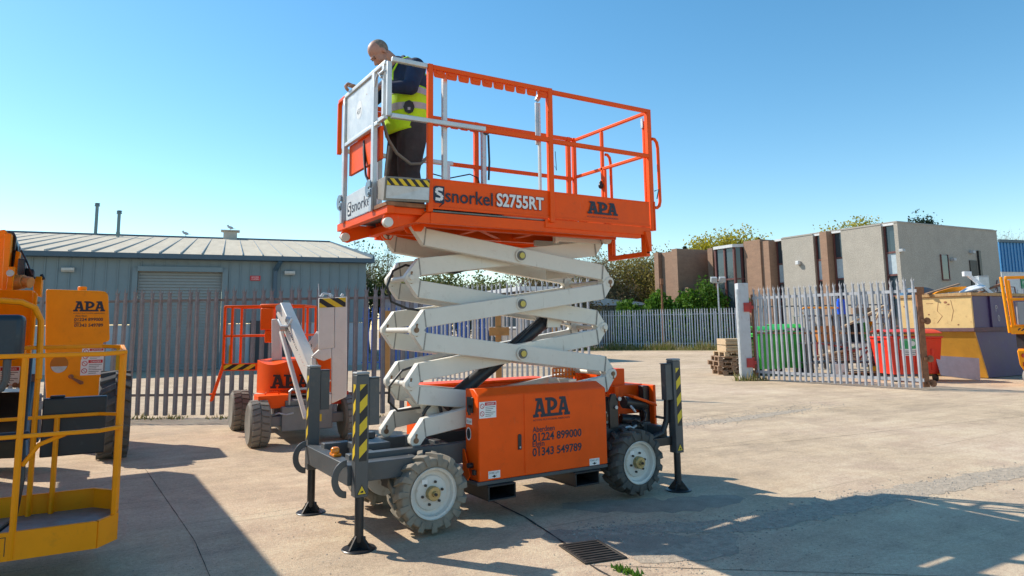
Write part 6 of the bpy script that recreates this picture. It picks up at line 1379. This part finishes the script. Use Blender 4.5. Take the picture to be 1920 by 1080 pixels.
# scrap heap behind the gate
mb = MB(); mb.box((-.14, -.1, 0), (.14, .1, .40)); mb.box((-.10, -.06, .401), (-.02, .06, .48)); mb.cyl((.08, 0, .40), (.08, 0, .46), .035); mb.tube([(-.06, 0, .47), (0, 0, .5), (.05, 0, .44)], .02); scrap('jerrycan', 'blue plastic jerrycan on top of the scrap behind the gate', 'jerrycan', mb, mat('royal_blue_plastic', (.01, .09, .62), .35, var=.15), (10.3, 22.1, 1.86), bevel=.03, seg=3)
rack = thing('scrap_rack', 'grey steel rack full of scrap standing behind the gate pales', 'rack', (10.3, 22.4, 0), rot=0)
for x in (-1.2, 0, 1.2):
    for y in (-.4, .4): mb = MB(); mb.box((x-.03, y-.03, 0), (x+.03, y+.03, 1.84)); obj('leg', mb, mat('grey_rack_steel', (.2, .2, .2), .5, dirt=.6), rack, bevel=.004)
for z in (.35, .95, 1.8): mb = MB(); mb.box((-1.25, -.45, z), (1.25, .45, z+.05)); obj('shelf', mb, mat('grey_rack_steel', (.2, .2, .2), .5, dirt=.6), rack, bevel=.004)
lens = mat('faded_red_steel', (.34, .05, .04), .5, var=.3, dirt=.5); creamp = mat('cream_plastic', (.55, .5, .38), .5, dirt=.3)
def bits(items):
    for name, lab, cat, x, y, z, m_, P in items:
        mb = MB(); P(mb); scrap(name, lab, cat, mb, m_, (x, y, z), rot=random.uniform(-.15, .15), bevel=.006)
W3 = lambda *a: a
bits([
 ('orange_crate', 'orange brown crate on the middle shelf of the scrap rack', 'crate', 9.75, 22.2, 1.005, mat('orange_brown_plastic', (.48, .17, .04), .5, dirt=.3), lambda mb: [mb.box((-.25, -.2, 0), (.25, .2, .03)), mb.box((-.25, -.2, .0301), (.25, -.17, .5)), mb.box((-.25, .17, .0301), (.25, .2, .5)), mb.box((-.25, -.1699, .0301), (-.22, .1699, .5)), mb.box((.22, -.1699, .0301), (.25, .1699, .5))]),
 ('cream_bucket', 'cream bucket beside the orange brown crate', 'bucket', 10.25, 22.2, 1.005, creamp, lambda mb: mb.lathe([(.12, 0), (.16, .34), (.175, .34), (.175, .37), (.15, .37), (.11, .02), (1e-5, .02)], (0, 0, 0), Z3, 20)),
 ('yellow_tube', 'yellow bent tube lying on the upper shelf of the scrap rack', 'tube', 9.6, 22.1, 1.86, yorange, lambda mb: mb.tube([(-.5, 0, .02), (-.55, 0, .15), (-.45, 0, .22), (.6, 0, .20)], .03)),
 ('timber_plank', 'pale timber plank sloping up across the right of the scrap rack', 'plank', 10.9, 21.85, 1.75, timber, lambda mb: mb.bar((-.8, 0, -.3), (.75, 0, .38), .10, .06)),
 ('timber_plank', 'second pale plank lying below the cream bucket', 'plank', 9.9, 21.8, .70, timber, lambda mb: mb.bar((-.7, 0, -.12), (.7, 0, .12), .2, .05)),
 ('red_trestle', 'red steel trestle jutting from the lower shelf of the rack', 'trestle', 9.75, 21.7, .42, lens, lambda mb: [mb.bar((-.45, 0, .05), (-.45, 0, .55), .05, .05), mb.bar((-.47, 0, .575), (.45, 0, .42), .05, .05), mb.bar((.4, 0, .02), (.4, 0, .4), .05, .05)]),
 ('red_machine_scrap', 'red bent steel scrap lying right of the red trestle', 'scrap', 10.75, 21.7, .42, lens, lambda mb: [mb.bar((-.5, 0, .3), (.5, 0, .5), .06, .06), mb.bar((-.3, 0, 0), (.2, 0, .42), .05, .05), mb.box((.3, -.1, 0), (.5, .1, .28))]),
 ('white_canister', 'white canister standing on the ground behind the gate foot', 'canister', 9.85, 21.6, .0, wht, lambda mb: [mb.box((-.2, -.14, 0), (.2, .14, .36)), mb.cyl((-.1, 0, .36), (-.1, 0, .42), .05)]),
 ('yellow_box', 'small yellow box on the ground right of the white canister', 'box', 10.95, 21.6, .0, yel, lambda mb: [mb.box((-.14, -.12, 0), (.14, .12, .24)), mb.box((-.15, -.13, .2401), (.15, .13, .27))]),
 ('dark_tank', 'dark blue tank standing between the green bins and the rack', 'tank', 9.35, 22.9, 0, mat('dark_blue_tank', (.02, .05, .10), .4), lambda mb: mb.lathe([(.25, 0), (.28, .05), (.28, 1.3), (.2, 1.42), (.06, 1.46), (1e-5, 1.46)], (0, 0, 0), Z3, 24)),
 ('brown_sheet', 'brown rusty sheet leaning beside the dark blue tank', 'sheet', 9.2, 22.2, 0, rust, lambda mb: mb.prism([(-.12, 0), (.12, 0), (.1, 1.35), (-.1, 1.35)], (0, 0, 0), X3, (0, .1, 1), (0, .03, 0))),
 ('black_tyre_hoop', 'black tyre standing on the lower shelf of the scrap rack', 'tyre', 10.3, 22.15, .4, blackm, lambda mb: [mb.tube([(.19*math.cos(a), -.1, .22+.19*math.sin(a)) for a in np.linspace(0, 2*PI, 25)[:-1]], .055, 8, True), mb.cyl((0, -.13, .22), (0, -.07, .22), .15)]),
 ('yellow_machine_arm', 'yellow machine part standing up at the right end of the rack', 'machine part', 11.45, 22.3, 1.0, yorange, lambda mb: [mb.bar((0, 0, 0), (-.18, 0, .62), .10, .08), mb.box((-.1, -.1, -.05), (.25, .1, .1))]),
 ('green_sheet', 'green sheet leaning behind the planks on the rack', 'sheet', 10.9, 22.45, 1.0, greenp, lambda mb: mb.prism([(-.3, 0), (.3, 0), (.3, .6), (-.3, .55)], (0, 0, 0), X3, Z3, (0, .03, 0))),
 ('ladder', 'short timber ladder leaning across the right end of the scrap rack', 'ladder', 11.15, 21.7, 1.05, timber, lambda mb: [mb.bar((-.35, 0, 0), (.25, .1, 1.05), .06, .04), mb.bar((-.0, 0, 0), (.6, .1, 1.05), .06, .04)]+[mb.bar((-.35+.12*k+.02, .01+.02*k, .1+.2*k), (-.0+.12*k, .01+.02*k, .1+.2*k), .03, .03) for k in range(5)]),
 ('old_pallet', 'old brown pallet lying on the ground before the scrap rack', 'pallet', 10.4, 21.55, .0, timberd, lambda mb: [mb.box((-.5, -.3, .1), (.5, .3, .13)), mb.box((-.5, -.3, 0), (-.38, .3, .0999)), mb.box((-.06, -.3, 0), (.06, .3, .0999)), mb.box((.38, -.3, 0), (.5, .3, .0999))]),
 ('timber_offcuts', 'pile of pale timber offcuts on the lower shelf of the rack', 'timber', 10.15, 21.75, .42, timber, lambda mb: [mb.bar((-.6, .02*k, .03+.05*k), (.5, .05*k, .05+.055*k), .11, .04, (0, .2, 1)) for k in range(5)]),
 ('grey_pipe', 'grey pipe bent into a hoop above the left of the scrap rack', 'pipe', 9.35, 22.2, 1.2, galv, lambda mb: mb.tube([(-.1, 0, 0), (-.15, 0, .35), (-.05, 0, .5), (.1, 0, .48), (.2, 0, .3), (.7, .05, .28)], .025)),
 ('black_drum', 'black drum on the middle shelf at the right of the rack', 'drum', 10.75, 22.35, 1.005, blackp, lambda mb: mb.lathe([(.2, 0), (.21, .03), (.2, .06), (.2, .5), (.21, .53), (.19, .56), (1e-5, .56)], (0, 0, 0), Z3, 22)),
 ('maroon_engine', 'maroon lump of old machinery on the ground right of the old pallet', 'machinery', 11.3, 21.9, 0, lens, lambda mb: [mb.box((-.3, -.2, 0), (.3, .2, .3)), mb.cyl((-.1, -.25, .4), (-.1, .2, .4), .16), mb.cyl((.2, 0, .3), (.2, 0, .62), .07)]),
 ('brown_toolbox', 'brown box with a handle on the upper shelf of the rack', 'box', 11.0, 22.3, 1.86, timberd, lambda mb: [mb.box((-.25, -.15, 0), (.25, .15, .2)), mb.tube([(-.1, 0, .2), (-.08, 0, .28), (.08, 0, .28), (.1, 0, .2)], .015)]),
])
# yellow mast lift at the right edge
yl = thing('yellow_mast_lift', 'yellow lift with an open cage cut by the right edge of the photo', 'lift', (12.6, 17.4, 0))
def yb_(name, fn, m_=yorange, bv=.01): mb = MB(); fn(mb); return obj(name, mb, m_, yl, bevel=bv)
for a, b2 in (((12.20, 17.4, 1.30), (12.12, 17.4, 2.68)), ((12.30, 17.4, 1.30), (12.23, 17.4, 2.67)), ((12.42, 17.5, 1.45), (12.36, 17.5, 2.6))): yb_('cage_post', lambda mb: mb.bar(a, b2, .055, .055))
for z in (2.66, 2.12, 1.46): yb_('cage_rail', lambda mb: mb.bar((12.26, 17.45, z), (14.2, 17.45, z+.02), .07, .07))
yb_('cage_floor', lambda mb: mb.prism([(12.2, 1.27), (14.2, 1.27), (14.2, 1.44), (12.2, 1.44)], (0, 17.36, 0), X3, Z3, (.9, 1.24, 0)))
mb = MB(); mb.stripes((12.38, 17.359, 1.345), X3, Z3, .5, .07, .09, .8); obj('hazard_stripe', mb, [yorange, blk], yl, sm=0)
yb_('control_box', lambda mb: mb.box((12.42, 17.35, 1.5), (12.72, 17.42, 2.05)), mat('pale_grey_control_box', (.25, .25, .27), .4))
yb_('body', lambda mb: mb.prism([(-.42, .20), (-.30, 0), (1.8, 0), (1.8, .55), (-.45, .55)], (12.64, 17.2, .34), X3, Z3, (.66, .9, 0)), bv=.03)
mb = MB(); mb.cyl((12.33, 17.17, .76), (12.33, 17.199, .76), .05, n=18); mb.cut(); mb.box((12.30, 17.185, .50), (12.42, 17.199, .60)); obj('lamp', mb, mat('red_lamp_lens', (.45, .03, .02), .2), yl)
mb = MB(); c = Vector((12.62, 17.3, .24)); mb.lathe([(.1, -.12), (.2, -.13), (.235, -.09), (.24, 0), (.235, .09), (.2, .13), (.1, .12)], c, Y3, 28); obj('wheel', mb, mat('pale_grey_tyre', (.22, .21, .2), .8), yl, bevel=.01)
mb = MB(); mb.box((12.9, 17.6, .9), (13.3, 18.2, 1.26)); mb.bar((13.0, 17.7, 1.0), (13.6, 18.2, 2.2), .1, .1); obj('lift_arm', mb, blackm, yl, bevel=.02)

# ------------------------------------------------------------------ drain, joints, stones
dr_ = thing('drain_grate', 'rusty slotted drain grating set in the concrete before the lift', 'drain grating', (0, 0, 0), camf=False)
dr_.ob.location = (-.24, -.98, 0); dr_.off = Vector((-.24, -.98, 0))
c0 = Vector((-.24, -.98, .0)); ua = Vector((-.06, -.30, 0)).normalized(); ub_ = Vector((ua.y, -ua.x, 0))
ua = Vector((.25, -.06, 0)).normalized() if False else ua
mb = MB(); mb.obox(c0+Vector((0, 0, .004)), ua*.205, ub_*.15, Vector((0, 0, .002))); obj('pit', mb, mat('painted_pit_dark', (.006, .006, .006), .9), dr_)  # thin black plate; the darkness under the bars is put into its colour
mb = MB()
for s_ in (-1, 1): mb.obox(c0+ua*(.21*s_)+Vector((0, 0, .007)), ua*.012, ub_*.165, Vector((0, 0, .006))); mb.obox(c0+ub_*(.153*s_)+Vector((0, 0, .007)), ua*.1975, ub_*.012, Vector((0, 0, .006)))
for k in range(8): mb.obox(c0+ua*(-.17+.0486*k)+Vector((0, 0, .0095)), ua*.0125, ub_*.141, Vector((0, 0, .003)))
obj('grating', mb, mat('cast_iron', (.045, .04, .036), .6, metal=.4, var=.3, dirt=.4), dr_, bevel=.002, seg=1)
jm = mat('tar_filled_joint', (.035, .03, .027), .9, var=.3)
def joint(pts, w_, z=.0032, m_=jm, name='slab_joint'):
    mb = MB(); V = []; N = len(pts); P = []
    for i in range(N-1):
        a, q = Vector(pts[i]), Vector(pts[i+1]); m = max(2, int((q-a).length/.12))
        for k in range(m): P.append(a.lerp(q, k/m))
    P.append(Vector(pts[-1])); d = None
    for i in range(len(P)):
        d = (P[min(i+1, len(P)-1)]-P[max(0, i-1)]).normalized(); n = Vector((-d.y, d.x))*w_/2*random.uniform(.4, 1.3); j = Vector((-d.y, d.x))*random.gauss(0, w_*.12)
        V += [(*(P[i]+n+j), z), (*(P[i]-n+j), z)]
    mb.add(V, [(2*i, 2*i+1, 2*i+3, 2*i+2)[::-1] for i in range(len(P)-1)]); setp(obj(name, mb, m_, sm=0), kind='structure')
joint([(.04, 2.45), (-.13, .08), (-.30, -.80)], .02); joint([(-.42, -1.18), (-.6, -2.6)], .02); joint([(-.42, -1.2), (2.5, -3.6)], .008)
joint([(-2.7, 4.4), (-2.62, 1.0), (-2.7, -1.5)], .006); joint([(-7, 3.2), (-2.7, 2.6)], .006); joint([(.0, 2.4), (5.2, 1.2), (12, .4)], .007); joint([(3.0, 3.4), (9.8, 4.2), (16, 3.8)], .006)
# broken, gravelly strips in the slab
gv = mat('broken_aggregate', (.40, .325, .245), .95, var=.3, scale=14, dirt=.55, dirtcol=(.17, .14, .11), bump=.9, bscale=38, grain=.6)
def ragged(pts, w_, z, name, m_):
    """strip with a torn outline along a line"""
    P = [Vector(p) for p in pts]; L_ = []; R2 = []; Q = []
    for a, q in zip(P[:-1], P[1:]):
        m = max(3, int((q-a).length/.07))
        for k in range(m): Q.append(a.lerp(q, k/m))
    for i, p in enumerate(Q):
        d = (Q[min(i+1, len(Q)-1)]-Q[max(i-1, 0)]).normalized(); n = Vector((-d.y, d.x)); e_ = math.sin(PI*min(1, (i+.5)/len(Q)))**.4
        L_.append(p+n*w_*e_*random.uniform(.35, .6)); R2.append(p-n*w_*e_*random.uniform(.35, .6))
    mb = MB(); V = []
    for a, q in zip(L_, R2): V += [(*a, z), (*q, z)]
    mb.add(V, [(2*i, 2*i+1, 2*i+3, 2*i+2) for i in range(len(Q)-1)]); setp(obj(name, mb, m_, sm=0), kind='structure')
ragged([(-.05, -.55), (.5, -.75), (1.2, -1.15), (2.2, -1.2), (3.2, -1.25), (4.6, -1.35), (6.2, -1.5)], .42, .002, 'broken_ground', gv)
ragged([(-.1, -1.3), (.4, -1.4), (1.0, -1.2)], .35, .0026, 'broken_ground', gv)
ragged([(4.0, 3.4), (6.0, 3.2), (8.5, 3.4)], .35, .002, 'broken_ground', gv)
tarm = mat('dark_tar_patch', (.34, .275, .21), .9, var=.2, scale=6, bump=.3, grain=.5, dirt=.5, dirtcol=(.16, .13, .1))
ragged([(-.25, -.4), (.2, -1.0), (.7, -1.6)], .5, .0014, 'tar_patch', tarm); ragged([(.35, .2), (1.2, -.35), (2.0, -.5)], .5, .001, 'tar_patch', tarm)
mb = MB(); V = []; Fc = []
def stones(n, pts, w_, r0, r1):
    P = [Vector(p) for p in pts]
    for k in range(n):
        i = random.randrange(len(P)-1); p = P[i].lerp(P[i+1], random.random())+Vector((random.gauss(0, w_), random.gauss(0, w_))); r = random.uniform(r0, r1)*random.random()**.5
        a = random.uniform(0, 6.28); o = len(V)
        for s_ in range(4): V.append((p.x+r*math.cos(a+s_*1.57)*random.uniform(.6, 1.3), p.y+r*math.sin(a+s_*1.57)*random.uniform(.6, 1.3), .002))
        V.append((p.x+random.uniform(-.3, .3)*r, p.y, r*random.uniform(.5, 1.0)))
        Fc.extend([(o, o+1, o+4), (o+1, o+2, o+4), (o+2, o+3, o+4), (o+3, o, o+4)])
stones(2600, [(-.05, -.55), (.5, -.75), (1.2, -1.15), (2.2, -1.2), (3.2, -1.25), (4.6, -1.35), (6.2, -1.5)], .16, .006, .016)
stones(700, [(-.3, -1.3), (.3, -1.5), (1.2, -1.9)], .25, .004, .010)
stones(1200, [(3.5, 3.4), (6, 3.3), (9.5, 3.6)], .25, .008, .02)
stones(1500, [(-1, 2), (6, 1), (10, 6), (3, 7), (-2, -1)], 1.5, .004, .011)
stones(500, [(-2.2, 3), (-1.8, 0), (-1.2, -1.6)], .5, .004, .009)
mb.add(V, Fc); o = obj('gravel', mb, mat('grey_brown_stones', (.33, .29, .245), .95, var=.5, scale=15), sm=0); setp(o, 'scattered grey brown stones along the broken strips of the yard', 'gravel', kind='stuff')
# ------------------------------------------------------------------ the man in the platform
man = thing('person', 'bald man in a yellow hi-vis vest looking down over the front of the raised platform', 'person', (-1.0, .70, 2.63), camf=False)
skin = mat('weathered_skin', (.46, .235, .165), .55, var=.12, scale=14)
navy = mat('navy_jacket_cloth', (.014, .026, .062), .85, var=.3, scale=9, bump=.25, bscale=24)
trous = mat('dark_brown_work_trousers', (.05, .042, .042), .9, var=.35, scale=7, bump=.35, bscale=16, dirt=.25, dirtcol=(.2, .17, .15))
hivis = mat('fluorescent_yellow_cloth', (.55, .85, .01), .75, var=.1, scale=8, bump=.3, bscale=20)
refl = mat('grey_reflective_tape', (.42, .40, .42), .4, var=.12, scale=10)
boots = mat('dark_leather_boot', (.03, .025, .02), .5)
def body(name, mb, m_, vox, sm_=4, par=None):
    o = obj(name, mb, m_, man if par is None else par, sm=0)
    r = o.modifiers.new('remesh', 'REMESH'); r.mode = 'VOXEL'; r.voxel_size = vox; r.use_smooth_shade = True
    s_ = o.modifiers.new('smooth', 'SMOOTH'); s_.iterations = sm_; s_.factor = .5
    return o
V3 = Vector
# joints
HIP = {-1: V3((-.965, .60, 3.46)), 1: V3((-.965, .80, 3.46))}
KNE = {-1: V3((-1.03, .585, 3.04)), 1: V3((-1.06, .83, 3.04))}
ANK = {-1: V3((-.945, .58, 2.71)), 1: V3((-.99, .84, 2.71))}
SHO = {-1: V3((-.985, .495, 4.00)), 1: V3((-1.02, .90, 4.00))}
ELB = {-1: V3((-1.07, .41, 3.765)), 1: V3((-1.20, 1.04, 3.80))}
WRI = {-1: V3((-1.29, .52, 3.76)), 1: V3((-1.375, .985, 3.885))}
HC = V3((-1.255, .70, 4.145))                     # head centre
tilt = Matrix.Rotation(R(-56), 3, 'Y')            # the face points to -x; nodding down
def H(x, y, z): return HC+tilt @ V3((x, y, z))
mb = MB()
# head: skull, face, jaw, nose, brow, ears
mb.ell(H(.012, 0, .035), (.098, .077, .090), 20, 14, tilt); mb.ell(H(-.035, 0, -.025), (.066, .062, .088), 18, 12, tilt); mb.ell(H(-.048, 0, -.085), (.042, .046, .038), 14, 10, tilt)
mb.caps(H(-.088, 0, .005), .010, H(-.112, 0, -.032), .015); mb.ell(H(-.083, 0, .024), (.018, .05, .014), 12, 8, tilt)
mb.ell(H(-.082, 0, -.066), (.016, .026, .008), 10, 6, tilt); mb.ell(H(-.080, 0, -.078), (.016, .022, .008), 10, 6, tilt)
for s_ in (-1, 1):
    mb.ell(H(.012, s_*.079, -.008), (.020, .009, .033), 12, 8, tilt); mb.ell(H(-.062, s_*.04, -.03), (.026, .022, .024), 10, 8, tilt)
mb.caps(H(.03, 0, -.06), .060, V3((-1.045, .70, 4.02)), .072)
# trunk, limbs inside the clothes
mb.caps(V3((-1.0, .70, 3.92)), .13, V3((-.98, .70, 3.5)), .14)
for s_ in (-1, 1):
    mb.caps(V3((-1.02, .70+.05*s_, 3.98)), .085, SHO[s_], .062); mb.caps(SHO[s_], .055, ELB[s_], .043); mb.caps(ELB[s_], .043, WRI[s_], .028)
    mb.caps(HIP[s_], .085, KNE[s_], .058); mb.caps(KNE[s_], .056, ANK[s_], .04); mb.caps(ANK[s_], .045, ANK[s_]+V3((-.13, 0, -.04)), .035)
# hands: palm, four bent fingers, thumb
def hand(Wr, fwd, up, side, curl, k=1.0):
    f, u, s_ = V3(fwd).normalized(), V3(up).normalized(), V3(side).normalized()
    for a in (-.026, -.009, .009, .026): mb.caps(Wr+f*.01+s_*a*.7, .015, Wr+f*.085+s_*a, .0125)
    for a, L in ((-.030, .082), (-.010, .092), (.010, .086), (.030, .066)):
        p = Wr+f*.088+s_*a; ang = 0; d = f
        for j, fr in enumerate((.44, .32, .24)):
            ang += curl[j]; d = f*math.cos(ang)-u*math.sin(ang); q = p+d*L*fr; mb.caps(p, .0105-.001*j, q, .0098-.001*j, 8); p = q
    p = Wr+f*.03-s_*.034; q = p+f*.035-s_*.022-u*.02; mb.caps(p, .0135, q, .0115, 8); mb.caps(q, .0115, q+f*.03-u*.022, .0095, 8)
hand(WRI[1], (-.8, .12, .22), (-.25, 0, 1), (.1, 1, 0), (R(45), R(55), R(35)))
hand(WRI[-1], (-.9, .3, -.15), (-.1, 0, 1), (-.3, -.95, 0), (R(25), R(30), R(20)))
body('body', mb, skin, .0062, 3)
# cropped grey hair round the back and sides
mb = MB(); mb.ell(H(.030, 0, .032), (.090, .0795, .088), 20, 14, tilt)
hr = obj('hair', mb, mat('cropped_grey_hair', (.20, .165, .135), .9, var=.4, scale=40, bump=.4, bscale=120), man)
for s_ in (-1, 1):
    mb = MB(); mb.ell(H(-.088, s_*.03, .008), (.008, .012, .006), 10, 6, tilt); obj('eye', mb, mat('dark_eye', (.03, .02, .015), .3), man)
    mb = MB(); mb.caps(H(-.094, s_*.016, .026), .005, H(-.086, s_*.046, .026), .004, 8); obj('eyebrow', mb, mat('grey_brow', (.16, .12, .09), .9), man)
# trousers
mb = MB(); mb.ell(V3((-.97, .70, 3.50)), (.165, .20, .15), 20, 12)
for s_ in (-1, 1):
    mb.caps(HIP[s_]+V3((0, 0, -.02)), .15, KNE[s_]+V3((.02, 0, .0)), .105); mb.caps(KNE[s_]+V3((.02, 0, 0)), .105, ANK[s_]+V3((.0, 0, .03)), .09); mb.caps(ANK[s_]+V3((.0, 0, .05)), .083, ANK[s_]+V3((-.02, 0, -.005)), .074)
    mb.ell(KNE[s_]+V3((-.05, 0, -.10)), (.05, .07, .03)); mb.ell(KNE[s_]+V3((.05, 0, .05)), (.05, .07, .025)); mb.ell(ANK[s_]+V3((.03, 0, .09)), (.06, .07, .025))
body('trousers', mb, trous, .013, 5)
mb = MB()
for s_ in (-1, 1): mb.caps(ANK[s_]+V3((.02, 0, -.03)), .05, ANK[s_]+V3((-.16, 0, -.045)), .042); mb.caps(ANK[s_]+V3((.02, 0, .0)), .055, ANK[s_]+V3((0, 0, .05)), .06); mb.cut()
obj('boot', mb, boots, man)
# navy jacket
mb = MB(); mb.caps(V3((-1.01, .70, 3.95)), .165, V3((-.985, .70, 3.60)), .17); mb.ell(V3((-.97, .70, 3.88)), (.18, .235, .20), 20, 14); mb.ell(V3((-.985, .70, 3.62)), (.185, .215, .17), 20, 12)
mb.caps(V3((-1.03, .70, 4.03)), .098, V3((-1.075, .70, 4.075)), .082)
for s_ in (-1, 1):
    mb.caps(V3((-1.0, .70+.06*s_, 4.03)), .105, SHO[s_]+V3((.01, 0, -.02)), .09); mb.caps(SHO[s_], .088, ELB[s_], .070); mb.caps(ELB[s_], .071, WRI[s_]-(WRI[s_]-ELB[s_])*.1, .046)
    mb.ell(ELB[s_]+V3((0, 0, .03)), (.075, .07, .03)); mb.ell(SHO[s_]*.55+ELB[s_]*.45, (.088, .08, .03))
jk = body('jacket', mb, navy, .012, 4)
mb = MB(); n = 20
for a0 in (0,):
    P = [V3((-1.068, .70, 4.055))+tilt @ V3((.098*math.cos(t), .092*math.sin(t), .0+.02*math.cos(t))) for t in np.linspace(R(-140), R(140), n)]
    mb.tube(P, .022, 8)
obj('collar', mb, navy, jk)
# hi-vis vest as a lofted shell with reflective tapes
secs = [(3.43, -.975, .195, .232), (3.48, -.975, .202, .235), (3.55, -.98, .205, .238), (3.66, -.985, .203, .240), (3.76, -.985, .198, .242), (3.82, -.985, .192, .238)]
def ring(z, cx, rx, ry, n=40):
    wv = lambda t: 1+.018*math.sin(5*t+z*40)+.010*math.sin(11*t+z*23)
    return [(cx+rx*wv(t)*math.cos(t), .70+ry*wv(t)*math.sin(t), z+.05*math.cos(t)*max(0, (3.72-z)/.29)) for t in [2*PI*i/n for i in range(n)]]
def loft(S_, n=40):
    mb = MB(); V = [];
    for s_ in S_: V += ring(*s_)
    m = len(S_); F = [(j*n+i, j*n+(i+1) % n, (j+1)*n+(i+1) % n, (j+1)*n+i) for j in range(m-1) for i in range(n)]; return mb.add(V, F)
def at_(z, g=0):
    for a, b2 in zip(secs[:-1], secs[1:]):
        if a[0] <= z <= b2[0]: t = (z-a[0])/(b2[0]-a[0]); return (z, a[1]*(1-t)+b2[1]*t, a[2]*(1-t)+b2[2]*t+g, a[3]*(1-t)+b2[3]*t+g)
vs = obj('hi_vis_vest', loft([at_(z) for z in np.linspace(3.43, 3.82, 14)]), hivis, man, sm=180); so_ = vs.modifiers.new('thick', 'SOLIDIFY'); so_.thickness = .008; so_.offset = -1
for z in (3.60, 3.745): obj('reflective_tape', loft([at_(zz, .004) for zz in np.linspace(z, z+.058, 4)]), refl, vs, sm=180)
for s_ in (-1, 1):       # shoulder straps of the vest, piped in yellow
    P = [V3((-.80, .70+.11*s_, 3.86)), V3((-.835, .70+.105*s_, 3.98)), V3((-.92, .70+.10*s_, 4.09)), V3((-1.02, .70+.10*s_, 4.125)), V3((-1.11, .70+.10*s_, 4.07)), V3((-1.17, .70+.11*s_, 3.95)), V3((-1.175, .70+.12*s_, 3.87))]
    mb = MB(); mb.tube(P, .009, 6); obj('shoulder_strap', mb, hivis, vs)
mb = MB(); c = V3((-1.058, .472, 3.60)); u_ = V3((.92, -.39, 0)).normalized()
mb.prism([(.05*math.cos(a), .062*math.sin(a)) for a in np.linspace(0, 2*PI, 9)[:-1]], c, u_, Z3, (-.006, -.014, 0)); mb.m = 1; mb.prism([(-.012, -.03), (.012, -.03), (.012, -.005), (-.012, -.005)], c+V3((-.0062, -.0145, 0)), u_, Z3, (-.001, -.003, 0)); obj('badge', mb, [blk, refl], vs)
mb = MB(); mb.prism([(0, 0), (.03, 0), (.0, .16), (-.03, .18)], (-.79, .60, 3.72), (0.1, 1, 0), Z3, (.004, 0, 0)); obj('orange_tag', mb, orange, vs)
for o in bpy.data.objects:
    if 'off' in o: del o['off']
